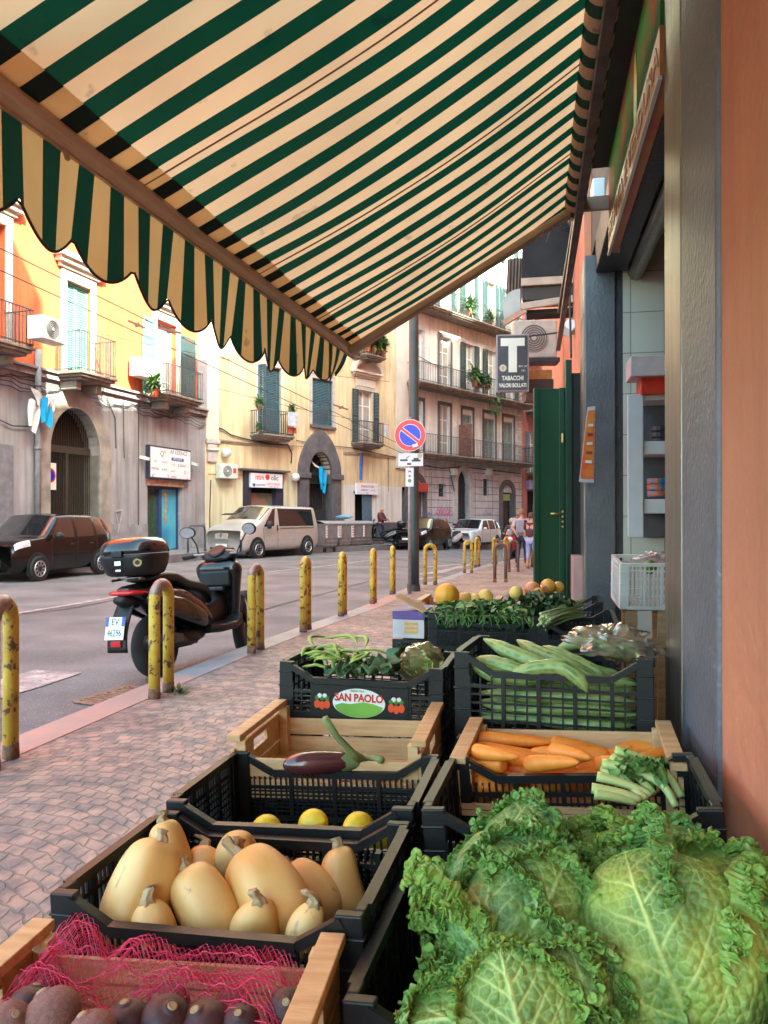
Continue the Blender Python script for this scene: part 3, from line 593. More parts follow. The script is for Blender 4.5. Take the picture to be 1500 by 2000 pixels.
# shop with sign
dfr=mat('navy_frame',(.03,.03,.055),.5); mb=MB(); w_=.42; mb.box(s0,-.06,.1,s0+w_,.3,sz-.0); mb.box(s1-w_,-.06,.1,s1,.3,sz); mb.box(s0+w_,-.06,sz-.12,s1-w_,.3,sz); mb.build('shopfront_frame',dfr,B.e,bevel=.01)
MB().box(s0+w_,.2,sz0,s1-w_,.24,sz-.9).build('shop_window',mat('shop_glass',(.12,.13,.10),.12,c2=(.25,.14,.10),ns=1.2,lo=.5,hi=.55),B.e)
g0,g1=B.T(484),B.T(546); gz0,gz1=B.Z(515,953),B.Z(515,925)
sg=thing('shop_sign','white sign with red and blue lettering over the shop behind the silver van','signboard',B.e.location,B.e.rotation_euler.z); MB().box(g0,-.2,gz0,g1,-.07,gz1).build('board',mat('board_white',0),sg,bevel=.01)
H=gz1-gz0; L=g1-g0
text('lettering','ntm',H*.5,inkr,sg,(g0+L*.27,-.203,gz0+H*.7),bold=.006); text('lettering','olic',H*.5,ink,sg,(g0+L*.74,-.203,gz0+H*.7),bold=.006)
mb=MB(); disc(mb,(g0+L*.51,gz0+H*.74),H*.2,-.206,-.2); mb.build('logo_dot',inkr,sg); mb=MB(); disc(mb,(g0+L*.09,gz0+H*.18),H*.11,-.206,-.2); mb.build('logo_dot',inkb,sg)
text('lettering','amamoto',H*.26,inkb,sg,(g0+L*.27,-.203,gz0+H*.2),shear=.3); text('lettering','CAFE E CIALDE',H*.22,inkr,sg,(g0+L*.7,-.203,gz0+H*.26),sx=.8); text('lettering','cialde capsule',H*.16,inkl,sg,(g0+L*.7,-.203,gz0+H*.1))
mb=MB(); mb.box(s0-.25,-.3,sz+.02,s1+.2,0,sz+.1); mb.build('shop_lintel_shelf',lava,B.e)
# right shop sign
g0,g1=B.T(692),B.T(734); gz0,gz1=B.Z(712,966),B.Z(712,944)
sg=thing('shop_sign','white sign with red letters over the dark doorway in the whitewashed wall','signboard',B.e.location,B.e.rotation_euler.z); MB().box(g0,-.15,gz0,g1,-.04,gz1).build('board',mat('board_white',0),sg,bevel=.01)
H=gz1-gz0; L=g1-g0; text('lettering','SPREMUTA BAR',H*.3,inkr,sg,(g0+L*.5,-.153,gz0+H*.7),sx=.85); text('lettering','APERTO',H*.25,inkb,sg,(g0+L*.35,-.153,gz0+H*.38)); text('lettering','ore 20',H*.22,inkr,sg,(g0+L*.75,-.153,gz0+H*.38)); text('lettering','bar',H*.2,ink,sg,(g0+L*.5,-.153,gz0+H*.13))
MB().box(r0+.55,-.02,.0,r1,.03,rz-.05).build('blue_door',mat('blue_grey_door',(.10,.16,.24),.5,var=.3),B.e,bevel=.01)
MB().box(r0-.1,-.05,rz,r1+.1,0,rz+.1).build('door_head',lava,B.e)
for k,(a,b,c,d) in enumerate(win+ups+up2):
    seg=(k%3!=1); B.frame(a,b,c,d,.16,pale if k%3 else pil,y=-.05); B.cornice(a-.5,b+.5,d+.62,.3,.32,pil,seg=True)
    MB().box(a-.17,-.06,d+.2,b+.17,0,d+.6).build('window_head',pil,B.e,bevel=.01)
    if k%3==0: 
        B.shutter(a+.45+.02,b,c,d,.08,tshut,name='shutter'); B.casement(a,a+.5,c,d,.25,wfr); B.shutter(a-.02,a+.42,c,d,-.02,tshut,ang=R(-80))
    elif k%3==1:
        B.shutter(a,b,c,d,.04,tshut); MB().box(a-.15,-.14,c-.13,b+.15,0,c-.001).build('sill',lava,B.e,bevel=.01)
    else:
        B.casement(a,b,c,d,.2,wfr,gl=mat('curtain_glass',0)); q=.42; B.shutter(a-q-.02,a-.02,c,d,-.1,dgreen); B.shutter(b+.02,b+q,c,d,-.1,dgreen)
m=MB()
for i in range(4):
    a,b,c,d=W2; m.beam((a+.1+i*.12,-.03,c+.1),(a+.35+.2*i,-.25,c+1.0),.02,.02)
m.build('awning_stay',railm,B.e)
B.balcony(B.T(488),B.T(549),B.Z(530,853),.9,slabm); B.balcony(B.T(685),B.T(728),B.Z(718,868),.8,slabm); B.balcony(B.T(690),B.T(729),B.Z(717,700),.9,slabm)
potplant(B,B.T(478),-.9,B.Z(530,853)+.95,'leafy green plant in a red pot on the left railing of the cream building balcony',sc_=1.1)
potplant(B,B.T(480),-.8,B.Z(530,853)+.0,'small green plant standing on the floor of the cream building left balcony',sc_=.8)
potplant(B,B.T(549),-.7,B.Z(530,853)+.85,'spiky green plant on the right railing of the cream building balcony',sc_=1.1)
for i,x in enumerate((695,706,716,724)): potplant(B,B.T(x),-.75,B.Z(717,700)+.1,['bushy green plant at the left of the upper cream balcony','tall green plant in the middle of the upper cream balcony','grassy green plant right of the middle of the upper cream balcony','green plant at the right end of the upper cream balcony'][i],sc_=1.9)
def laundry(F_,x,y,z0,z1,wd,m,label,ph=0):
    o=MB().grid(lambda a,b:(x+a*wd,y+.03*math.sin(8*a+ph)*b,fb(z1,z0,b)),10,6).build('laundry',m,solid=.006); o.location=F_.e.location; o.rotation_euler=F_.e.rotation_euler; tag(o,label,'laundry')
laundry(B,B.T(531),-1.0,B.Z(565,838),B.Z(565,812),.62,mat('cloth_lilac',(.50,.52,.62),.8),'pale lilac cloth hung over the railing of the left cream balcony')
laundry(B,B.T(536),-.85,B.Z(565,851),B.Z(565,840),.5,mat('cloth_red',(.42,.08,.06),.8),'red and dark cloth hanging low behind the left cream balcony railing',2)
laundry(B,B.T(722),-.95,B.Z(745,858),B.Z(745,834),.3,mat('cloth_lilac',0),'pale cloth hung on the right end of the right cream balcony',1)
cl=thing('football_scarf','light blue and white cloth hanging in the pointed grey portal','cloth',B.e.location,B.e.rotation_euler.z)
xc=B.T(632); mb=MB(); ragmesh(xc,.1,B.Z(632,960),B.Z(632,915),.32,mb,1); mb.build('blue_cloth',cb_,cl,solid=.01)
mb=MB(); mb.add([(xc-.9,.1,B.Z(620,893)),(xc-.5,.12,B.Z(620,905)),(xc+.05,.1,B.Z(632,917)),(xc-.5,.08,B.Z(620,911))],[(0,1,2,3)]); mb.build('white_cloth',cw,cl,solid=.01)
acunit(B.e,B.T(420),-.02,B.Z(435,935),.85,.6,.35)
mb=MB(); mb.box(B.T(444),-.375,B.Z(444,925),B.T(450),-.37,B.Z(444,915)); mb.build('red_mark',inkr,B.e)
MB().lathe([(.02,-.2),(.16,-.16),(.2,0),(.14,.14),(.03,.18)],12,c=(B.T(436),-.2,B.Z(436,884))).build('wall_lamp',wfr,B.e,smooth=True)
MB().lathe([(.02,-.2),(.16,-.16),(.2,0),(.14,.14),(.03,.18)],12,c=(B.T(571),-.2,B.Z(571,932))).build('wall_lamp',wfr,B.e,smooth=True)
MB().tube([(B.T(704),-.06,B.Z(704,885)),(B.T(703),-.06,B.Z(703,937))],.07,8).build('blue_pipe',mat('blue_pipe',(.03,.14,.45),.5),B.e)
mb=MB()
def cab(F_,pts,r=.015,y=-.06): mb.tube([(F_.px(*p)[0],y,F_.px(*p)[1]) for p in pts],r,5)
cab(B,[(400,830),(432,838),(450,850),(480,858),(530,868),(560,868),(568,885),(567,905)],.03); cab(B,[(410,937),(408,1000),(408,1040)],.02); cab(B,[(577,860),(620,868),(680,874),(780,895)],.02); cab(B,[(430,862),(480,866),(590,872)],.012); cab(B,[(757,893),(757,960)],.012); cab(B,[(590,925),(480,928),(405,926)],.012)
mb.build('wall_cable',mat('cable_dark',0),B.e)
# ===== building C =====
cw_=mat('weathered_lilac_stucco',(.74,.69,.68),.9,c2=(.56,.52,.53),ns=.7,detail=11,bump=.3,bs=10,speck=(1.3,.6,(.76,.66,.56)),streak=.25); ctop=mat('pale_upper_stucco',(.66,.60,.48),.85,var=.15,ns=1)
crust=mat('rusticated_stone',(.60,.55,.60),.85,c2=(.46,.43,.47),ns=1.5,detail=8,bump=.3,streak=.25)
tR=C.T(1019); z1=C.Z(920,897); z2=C.Z(920,773); z3=C.Z(900,628)
a0,a1=C.T(892),C.T(916); zspr=C.Z(905,945); ztop=C.Z(905,918)
gops=[(a0,a1,-1,ztop),(C.T(857),C.T(871),C.Z(864,970),C.Z(864,945)),(C.T(944),C.T(956),C.Z(950,968),C.Z(950,935)),(C.T(978),C.T(1001),-1,C.Z(990,962)),(C.T(797),C.T(826),-1,C.Z(812,958))]
C.wall('ground_floor_wall',crust,0,tR,-1.5,z1-.3,gops,depth=.5); C.arch(crust,a0,a1,zspr,ztop,depth=.5)
cols=[(812,826),(858,879),(903,923),(945,967),(983,1003)]
w1=[(C.T(a),C.T(b),z1,z1+2.9) for a,b in cols]; w2=[(C.T(a),C.T(b),z2,z2+3.0) for a,b in ((808,826),(858,880),(908,925),(951,967),(985,1003))]; w3=[(a,b,z3,z3+3.0) for a,b,_,_ in w2]; w4=[(a,b,z3+4.6,z3+7.4) for a,b,_,_ in w2]
C.wall('middle_wall',cw_,0,tR,z1-.299,z3-.2,w1+w2,depth=.25); C.wall('top_wall',ctop,0,tR,z3-.199,22,w3+w4,depth=.25); C.back(0,tR,22,ctop,y=.52)
# rustication joints
mb=MB(); jm=mat('joint_dark',(.10,.085,.10),.9)
for i in range(10):
    z=.1+i*.42; 
    if z>z1-.5: break
    for x0,x1 in ((C.T(829),a0-.4),(a1+.45,C.T(974)),(C.T(1004),tR)):
        mb.box(x0,-.004,z,x1,0,z+.035)
for x in (C.T(843),C.T(878),C.T(928),C.T(962)): mb.box(x,-.004,.1,x+.03,0,z1-.9)
mb.build('masonry_joint',jm,C.e)
mb=MB(); n=int(15/.4)
for i in range(n):
    z=z1-.2+i*.42; L=.75 if i%2 else .5; mb.box(tR-L,-.05,z,tR-.0,0,z+.36)
mb.build('quoin',mat('quoin_pale',(.46,.42,.41),.8,var=.3),C.e,bevel=.01)
C.surround(pale,a0,a1,zspr,ztop,.28,z0=-.3,proj=.1,depth=.49,name='arch_surround')
MB().box(a0,.3,-.3,a1,.36,ztop).build('street_door',mat('door_black_green',(.018,.025,.03),.5),C.e)
mb=MB(); mb.box(a0,.27,zspr-.1,a1,.299,zspr+.05); mb.box(a0,.27,1.3,a1,.299,1.4); mb.build('door_rail',iron,C.e)
o=gops[4]; MB().box(o[0],.1,-.3,o[1],.15,o[3]).build('roller_shutter',mat('shutter_brown',(.13,.085,.085),.6,var=.3),C.e)
C.surround(lava,o[0],o[1],o[3]-.1,o[3]+.7,.3,z0=-.3,proj=.08,depth=.05,name='shop_surround'); MB().box(o[0]-.05,-.35,o[3]-.1,o[1]+.05,0,o[3]+.4).build('red_canopy',mat('red_canopy',(.40,.05,.04),.6),C.e,bevel=.06)
o=gops[3]; mb=MB(); mb.box(o[0]+.2,.1,0,o[1]-.2,.15,o[3]); mb.build('shop_door',glass,C.e); C.surround(lava,o[0]+.1,o[1]-.1,o[3]-.0,o[3]+.5,.3,z0=-.3,proj=.12,depth=.3,name='shop_surround')
MB().box(o[0]+.25,.05,o[3]-.5,o[1]-.25,.09,o[3]-.1).build('shop_light_panel',mat('panel_green',(.30,.38,.15),.5),C.e)
for o in gops[1:3]: MB().box(o[0],.2,o[2],o[1],.24,o[3]).build('window',glass,C.e)
for nm,x0,x1,zz,pr in (('a',-.1,tR+.1,z1,1.0),('b',-.1,tR+.15,z2,1.0),('c',.2,tR,z3,1.0)): C.balcony(x0,x1,zz,pr,slabm,nb=80)
for k,(a,b,c,d) in enumerate(w1+w2+w3+w4):
    C.frame(a,b,c,d,.16,lava if k<5 or k in(6,) else pale,y=-.04)
    if k in (1,6,5,0): C.casement(a,b,c,d,.22,wfr,gl=mat('curtain_glass',0))
    elif k in (2,3,4): mid=(a+b)/2; sm=mat('grey_green_shutter',(.24,.29,.30),.6,var=.25); C.shutter(a,mid-.01,c,d-.3,.1,sm); C.shutter(mid+.01,b,c,d-.3,.1,sm); MB().box(a,.1,d-.29,b,.14,d).build('transom',wfr,C.e)
    else:
        C.casement(a,b,c,d,.2,wfr,gl=mat('curtain_glass',0)); q=.5; C.shutter(a-q-.02,a-.02,c,d,-.1,dgreen); C.shutter(b+.02,b+q,c,d,-.1,dgreen)
for i,(u,zz,lb) in enumerate(((925,z2,'big trailing green plant on the middle balcony of the grey building'),(936,z2,'orange flowering plant on the middle balcony of the grey building'),(950,z2,'green plant right of the flowers on the middle balcony of the grey building'),(914,z3,'tall green plant on the top balcony of the grey building'),(955,z3,'small green plant at the right of the top balcony of the grey building'))): potplant(C,C.T(u-20),-.8,zz+(.35 if i<3 else .05),lb,sc_=2.3 if i in (0,3) else 1.7)
vs_=thing('hanging_plant','green creeper hanging below the middle balcony of the grey building','plant',C.p0+C.D*C.T(941)+Vector((C.D.y,-C.D.x,0))*.98+Vector((0,0,z2)),0); mb=MB()
for i in range(160): blade_mesh(mb,(jit(.35),jit(.15),-random.random()*1.0),(jit(1),jit(1),jit(1)),.25,.07,1,seg=2)
mb.build('leaves',mat('potted_leaf',0),vs_)
o=MB().box(C.T(893),-1.0,z1+.02,C.T(893)+.08,-.1,z1+1.9).build('balcony_screen',mat('rust_panel',(.24,.10,.07),.8,var=.4),C.e,bevel=.03)
mb=MB(); 
def gstroke(F_,u,v,su,sv,n,seed,m,w=.05):
    random.seed(seed); mb=MB(); pts=[(u+su*i/n,v+jit(sv)) for i in range(n+1)]; scrawl(F_,pts,w,mb,y=-.02); mb.build('graffiti',m,F_.e)
gstroke(C,850,1003,32,6,18,3,mat('pink_graffiti',(.62,.16,.36),.7),.07); gstroke(C,852,997,30,5,14,9,mat('pink_graffiti',0),.06); gstroke(C,845,950,20,5,12,5,ink,.03); gstroke(C,942,1002,20,7,12,6,mat('blue_graffiti',(.25,.28,.5),.7),.04); gstroke(C,834,1005,10,6,9,8,mat('blue_graffiti',0),.05)
mb=MB(); cab(C,[(800,905),(860,915),(900,912),(1015,925)],.03); cab(C,[(876,915),(886,960)],.03); cab(C,[(806,690),(860,720),(880,712)],.02); mb.build('wall_cable',mat('cable_dark',0),C.e)
for u in (882,951): MB().box(C.T(u)-.2,-.3,C.Z(u,928),C.T(u)+.2,0,C.Z(u,915)).build('meter_box',wfr,C.e,bevel=.02)
# ===== building D, reds beyond =====
pD=C.p0+C.D*(tR+.03); D_=Fac('apartment_building','narrow red apartment building with blue shutters beyond the grey building',0,0,30,17); D_.p0=pD.copy(); D_.e.location=pD; D_.e.rotation_euler.z=math.atan2(D_.D.y,D_.D.x)
dred=mat('faded_red_stucco',(.42,.15,.14),.85,c2=(.33,.12,.12),ns=1,bump=.2)
wd=[(1.3,2.7,c,c+2.7) for c in (4.2,8.2,12.2)]+[(5,6.3,c,c+2.7) for c in (4.2,8.2,12.2)]
D_.wall('front_wall',dred,0,12,-1.5,17,wd+[(1,3,-1,3.0)],depth=.3); D_.back(0,12,17,dred,y=.32)
for a,b,c,d in wd: D_.casement(a,b,c,d,.15,wfr,gl=mat('curtain_glass',0)); D_.shutter(a-.6,a-.02,c,d,-.08,mat('blue_shutter',(.08,.16,.27),.6),); D_.shutter(b+.02,b+.6,c,d,-.08,mat('blue_shutter',0)); 
for z in (4.2,8.2,12.2): D_.balcony(.6,3.6,z,.8,slabm); 
MB().box(3.01,-.04,-1.5,12,0,.0).build('plinth',lava,D_.e); MB().box(.8,-.2,3.1,3.4,0,3.7).build('violet_fascia',mat('violet_sign',(.22,.14,.42),.5),D_.e)
# tall sunlit building closing the view
E_=Fac('apartment_building','tall sunlit pale apartment building closing the street at the top',0,0,41,40); pE=C.p0+C.D*6+Vector((-C.D.y,C.D.x,0))*9.2; E_.p0=pE.copy(); E_.e.location=pE; E_.e.rotation_euler.z=math.atan2(E_.D.y,E_.D.x)
we=[(2+3.4*i,3.4+3.4*i,c,c+2.6) for i in range(7) for c in (22.5,26.8,31)]
E_.wall('front_wall',ctop,-4,34,0,38,we,depth=.3); E_.back(-4,34,38,ctop,y=.32)
for a,b,c,d in we: E_.casement(a,b,c,d,.15,wfr,gl=mat('curtain_glass',0)); E_.frame(a,b,c,d,.2,pale)
# unseen block on the shop side, set back and raised to shade building C
rs=thing('apartment_building','faded terracotta building far down the shop side, unseen, placed to shade the grey building','building',(9.5,29,0)); mb=MB(); mb.box(0,0,-1.5,9,37,25); mb.build('front_wall',mat('terracotta_stucco',(.50,.22,.14),.85,var=.2),rs)
mb=MB(); 
for i in range(5):
    for z in (4.5,8.0): mb.box(-.06,2+4*i,z,-.001,3.3+4*i,z+2.4)
mb.build('shutter',dgreen,rs); mb=MB()
for z in (4.4,7.9): mb.box(-.8,1,z-.15,-.001,24,z)
mb.build('balcony_slab',slabm,rs)
# ---- overhead wires ----
wm=mat('cable_dark',0)
def wire(name,p,q,sag,r,label,n=24):
    pts=[p.lerp(q,i/n)+Vector((0,0,-4*sag*(i/n)*(1-i/n))) for i in range(n+1)]
    return tag(MB().tube(pts,r,5).build(name,wm),label,'wire')
wire('trolley_wire',W(-60,455,14),W(840,897,34),.0,.012,'upper trolleybus wire running over the street across the left facades')
wire('trolley_wire',W(-60,500,14),W(840,940-30,36),.0,.012,'lower trolleybus wire running over the street across the left facades')
wire('span_wire',A.p0-A.D*10.3+Vector((0,0,A.Z(0,605))),W(760,745,30),.25,.009,'thin span wire crossing between the red and the cream buildings')
wire('span_wire',W(420,757,29),W(760,830,34),.12,.009,'thin span wire in front of the cream building windows')
for (u,v,u2,v2,d,lb) in ((250,626,282,640,17.5,'small brown wire clamp hanging before the red building'),(650,790,680,800,27,'small brown wire clamp hanging before the middle cream window'),(308,640,352,650,17.5,'small brown wire clamp next to the right window of the red building')):
    p=W(u,v,d);q=W(u2,v2,d); tag(MB().beam(p,q,.07,.05).beam(p.lerp(q,.4)-Vector((0,0,.05)),p.lerp(q,.7)+Vector((0,0,.04)),.05,.08).build('wire_clamp',mat('clamp_brown',(.22,.10,.06),.6)),lb,'clamp')
# ---------------- shop side (wall plane x = .45) ----------------
WX=.45
owall=mat('terracotta_wall',(.66,.25,.13),.8,c2=(.56,.20,.11),ns=1.6,detail=6,bump=.35,bs=22,speck=(5.5,.70,(.52,.26,.17)),streak=.18)
jamb=mat('grey_painted_stone',(.165,.155,.175),.42,c2=(.12,.115,.13),ns=3,bump=.3,bs=45,speck=(13,.67,(.36,.33,.31)))
steel=mat('brushed_steel_trim',(.33,.30,.25),.33,metal=.75,c2=(.22,.19,.16),ns=4,stretch=(8,8,.6),bump=.12,bs=30)
blackp=mat('dark_painted_stone',(.04,.036,.038),.5,c2=(.028,.027,.03),ns=3,bump=.3,speck=(20,.68,(.3,.28,.26)))
sh=thing('shop_building','greengrocer shop front with terracotta wall and grey stone jamb, at the right','building',(0,0,0))
mb=MB(); mb.box(WX,-20,-.2,WX+6,1.96,5); mb.box(WX,-20,5,WX+2.5,6.899,24); mb.build('terracotta_wall',owall,sh)  # upper block is unseen, its height and depth set to shade the street
mb=MB(); mb.box(WX-.012,1.961,-.2,WX+.5,2.40,4.6); mb.build('stone_jamb',jamb,sh,bevel=.01)
mb=MB(); mb.box(WX-.014,2.401,-.2,WX+.13,2.68,4.6); mb.build('steel_jamb_trim',steel,sh,bevel=.004)
y2=6.38
mb=MB(); mb.box(WX-.03,y2,-.2,WX+.21,6.9,3.45); mb.build('far_pillar',mat('pillar_grey',(.10,.095,.10),.42,c2=(.07,.067,.072),ns=3,bump=.25,bs=40,speck=(14,.7,(.32,.3,.28))),sh,bevel=.008)
mb=MB(); mb.box(WX-.036,y2+.05,-.2,WX-.031,6.9,3.45); mb.build('pillar_steel_trim',steel,sh)
mb=MB(); mb.box(WX+.211,y2+.03,-.2,WX+.27,6.9,3.4); mb.build('shutter_guide',blackp,sh)
tilem=bpy.data.materials.new('white_wall_tiles'); tilem.use_nodes=True; n_=tilem.node_tree.nodes; l_=tilem.node_tree.links; tb=n_.new('ShaderNodeTexBrick'); tb.offset=0; tb.inputs['Scale'].default_value=1; tb.inputs['Brick Width'].default_value=.26; tb.inputs['Row Height'].default_value=.33; tb.inputs['Mortar Size'].default_value=.004; tb.inputs['Color1'].default_value=(.50,.45,.36,1); tb.inputs['Color2'].default_value=(.54,.49,.40,1); tb.inputs['Mortar'].default_value=(.2,.18,.15,1)
tcn=n_.new('ShaderNodeTexCoord'); sx_=n_.new('ShaderNodeSeparateXYZ'); cx_=n_.new('ShaderNodeCombineXYZ'); l_.new(tcn.outputs['Object'],sx_.inputs[0]); l_.new(sx_.outputs[0],cx_.inputs[0]); l_.new(sx_.outputs[2],cx_.inputs[1]); l_.new(cx_.outputs[0],tb.inputs[0]); l_.new(tb.outputs[0],n_['Principled BSDF'].inputs['Base Color']); n_['Principled BSDF'].inputs['Roughness'].default_value=.3
mb=MB(); mb.box(WX+.271,y2+.02,-.1,WX+4,y2+.2,4.2); mb.build('tiled_side_wall',tilem,sh)
mb=MB(); mb.box(WX+4,-.5,-.1,WX+4.2,y2+.2,4.2); mb.box(WX+.5,1.9,-.15,WX+4,y2,-.02); mb.box(WX+.5,1.961,4.0,WX+4,y2,4.2); mb.box(WX+.501,1.961,-.1,WX+4,2.0,4); mb.build('shop_interior',mat('interior_wall',(.42,.38,.32),.7),sh)
# lintel, black shutter box, steel soffit
mb=MB(); mb.box(WX+.06,2.69,3.6,WX+.5,6.9,4.99); mb.build('lintel',mat('lintel_brown',(.055,.045,.04),.8),sh)
mb=MB(); mb.box(WX+.055,2.70,3.30,WX+.30,y2,3.599); mb.build('shutter_box',blackp,sh,bevel=.01)
mb=MB(); mb.tube([(WX+.37,2.7,3.28),(WX+.37,y2+.0,3.28)],.06,12); mb.build('shutter_roll',steel,sh,smooth=True)
# upper street wall beyond; unseen heights shaped to shade the facades opposite
nb=thing('apartment_building','orange rendered building behind the green door, next to the greengrocer','building',(WX,6.901,0)); MB().box(0.001,0,-.6,9,8.6,18.5).build('front_wall',owall,nb)
nb=thing('apartment_building','tall salmon building beyond the orange one, unseen, added to shade the cream building','building',(WX,15.502,0)); MB().box(0,0,-.8,9,20,20.5).build('front_wall',mat('salmon_wall',(.50,.22,.15),.85),nb)  # added block that keeps the sun off building B
# ---- painted fascia sign ----
MB().box(WX+.03,2.69,2.82,WX+.054,4.5,3.299).build('sign_backing',blackp,sh)
fsg=thing('fascia_sign','long greengrocer fascia with green picture and red lettering band above the shop opening','signboard',(0,0,0))
X0=.425; zb,zt=2.78,3.46; ya,yb=2.684,4.45
def tilt(z): return X0-.0+(z-zb)*.02
prt=mat('printed_green_panel',(.05,.13,.02),.8,c2=(.22,.045,.02),ns=2.2,detail=5,lo=.40,hi=.50,speck=(3,.66,(.30,.20,.03)),stretch=(1,1.5,1),spec=.15)
mb=MB(); mb.box(X0,ya,zb+.2,X0+.05,yb,zt); mb.build('picture_panel',prt,fsg)
mb=MB(); mb.box(X0-.002,ya,zb+.03,X0+.05,yb,zb+.199); mb.build('red_band',mat('red_band',(.50,.07,.03),.4,c2=(.45,.20,.04),ns=4),fsg)
text('lettering','FRUTTA E VERDURA',.13,mat('letter_cream',(.62,.40,.25),.4),fsg,(X0-.004,fb(ya,yb,.5),zb+.12),rot=(PI/2,0,-PI/2),sx=1.45)
mb=MB(); mb.box(X0-.008,ya,zb+.015,X0+.006,yb,zb+.029); mb.build('white_edge',white,fsg); mb=MB(); mb.box(X0-.05,ya,zt,X0+.06,yb+.1,zt+.11); mb.build('cream_frame',mat('cream_metal',(.50,.38,.27),.5,var=.15),fsg,bevel=.006)
for i in range(2):
    o=MB().lathe([(.005,-.17),(.045,-.14),(.05,.02),(.03,.1),(.015,.14)],12).build('painted_vegetable',mat('veg_green_print',(.20,.30,.04),.4) if i%2 else mat('veg_orange_print',(.55,.16,.02),.4),fsg,loc=(X0-.003,2.2+i*1.1,zb+.33)); o.scale=(.02,1,1)
# ---------------- awning ----------------
aw=thing('striped_awning','large green and cream striped shop awning with a scalloped valance overhead','awning',(0,0,0))
FP=lambda s:Vector((-1.099-.050*s,4.613-s,2.37))      # front bar, s from the far end
RP=lambda s:Vector((.215,4.615-s,3.155))
def fabric(name,c,rough=.7,tr=.5):
    m=bpy.data.materials.new(name); m.use_nodes=True; n=m.node_tree.nodes; l=m.node_tree.links; out=n['Material Output']; n.remove(n['Principled BSDF'])
    d=n.new('ShaderNodeBsdfDiffuse'); t=n.new('ShaderNodeBsdfTranslucent'); mx=n.new('ShaderNodeMixShader'); gl=n.new('ShaderNodeBsdfGlossy'); gl.inputs['Roughness'].default_value=.45; m3=n.new('ShaderNodeMixShader'); m3.inputs[0].default_value=.03
    tc=n.new('ShaderNodeTexCoord'); nz=n.new('ShaderNodeTexNoise'); nz.inputs['Scale'].default_value=2.2; nz.inputs['Detail'].default_value=9; l.new(tc.outputs['Object'],nz.inputs['Vector'])
    rp=n.new('ShaderNodeValToRGB'); rp.color_ramp.elements[0].position=.3; rp.color_ramp.elements[1].position=.68; rp.color_ramp.elements[0].color=(*[x*.80 for x in c],1); rp.color_ramp.elements[1].color=(*c,1); l.new(nz.outputs[0],rp.inputs[0])
    n2=n.new('ShaderNodeTexNoise'); n2.inputs['Scale'].default_value=11; n2.inputs['Detail'].default_value=6; l.new(tc.outputs['Object'],n2.inputs['Vector']); r2=n.new('ShaderNodeValToRGB'); r2.color_ramp.elements[0].position=.66; r2.color_ramp.elements[1].position=.72; l.new(n2.outputs[0],r2.inputs[0])
    mm=n.new('ShaderNodeMixRGB'); l.new(r2.outputs[0],mm.inputs[0]); l.new(rp.outputs[0],mm.inputs[1]); mm.inputs[2].default_value=(*[x*.62 for x in c],1)
    l.new(mm.outputs[0],d.inputs[0]); l.new(mm.outputs[0],t.inputs[0]); l.new(d.outputs[0],mx.inputs[1]); l.new(t.outputs[0],mx.inputs[2]); mx.inputs[0].default_value=tr
    wv=n.new('ShaderNodeTexNoise'); wv.inputs['Scale'].default_value=26; wv.inputs['Detail'].default_value=3; l.new(tc.outputs['Object'],wv.inputs['Vector']); bp=n.new('ShaderNodeBump'); bp.inputs['Strength'].default_value=.25; bp.inputs['Distance'].default_value=.01; l.new(wv.outputs[0],bp.inputs['Height']); l.new(bp.outputs[0],d.inputs['Normal']); l.new(bp.outputs[0],gl.inputs['Normal'])
    l.new(mx.outputs[0],m3.inputs[1]); l.new(gl.outputs[0],m3.inputs[2]); l.new(m3.outputs[0],out.inputs[0]); MATS[name]=m; return m
fcream=fabric('cream_canvas',(.66,.46,.235),tr=.62); fgreen=fabric('green_canvas',(.006,.050,.022),tr=.45)
P_=.1522; smax=4.9; 
def canvas_pt(s,t):
    p=FP(s).lerp(RP(s),t); p.z+= -.035*math.sin(PI*t)*(1+.25*math.sin(s*1.1)) + .004*math.sin(s*9+5*t)+.010*mnoise.noise((s*2.2,t*2.5,0)); return p
mb=MB(); edges=[]; k=0
edges=[]; x=0
while x<smax:
    edges.append((x,x+.072,1)); edges.append((x+.072,x+P_,0)); x+=P_
edges=[(-.05,0,0)]+edges
for a,b,mi in edges:
    ns=3
    for i in range(ns):
        s0=fb(a,b,i/ns);s1=fb(a,b,(i+1)/ns); nt_=24
        for j in range(nt_):
            mb.add([canvas_pt(s0,j/nt_),canvas_pt(s1,j/nt_),canvas_pt(s1,(j+1)/nt_),canvas_pt(s0,(j+1)/nt_)],[(0,1,2,3)],mi)
# weld via remove doubles is skipped: shade flat strips are tiny; use smooth normals from bmesh
import bmesh
def weld(o,dist=.0004):
    bm=bmesh.new(); bm.from_mesh(o.data); bmesh.ops.remove_doubles(bm,verts=bm.verts,dist=dist); bm.to_mesh(o.data); bm.free()
    o.data.polygons.foreach_set('use_smooth',[True]*len(o.data.polygons)); return o
weld(mb.build('canopy',[fcream,fgreen],aw))
# hem bands where the cloth is doubled at the front bar, and a sewn seam
mb=MB()
for a,b,mi in edges:
    mb.add([canvas_pt(a,.005)-Vector((0,0,.004)),canvas_pt(b,.005)-Vector((0,0,.004)),canvas_pt(b,.055)-Vector((0,0,.004)),canvas_pt(a,.055)-Vector((0,0,.004))],[(0,1,2,3)],mi)
mb.build('hem',[fabric('cream_hem',(.86,.66,.40),tr=.6),fabric('green_hem',(.006,.02,.012),tr=.2)],aw)
seam=mat('seam_thread',(.30,.17,.08),.8)
for s_ in (.66,1.35,2.28,3.2,4.1):
    s_=round(s_/P_)*P_+.115; MB().tube([canvas_pt(s_,t/24)-Vector((0,0,.003)) for t in range(25)],.0035,4).build('seam',seam,aw)
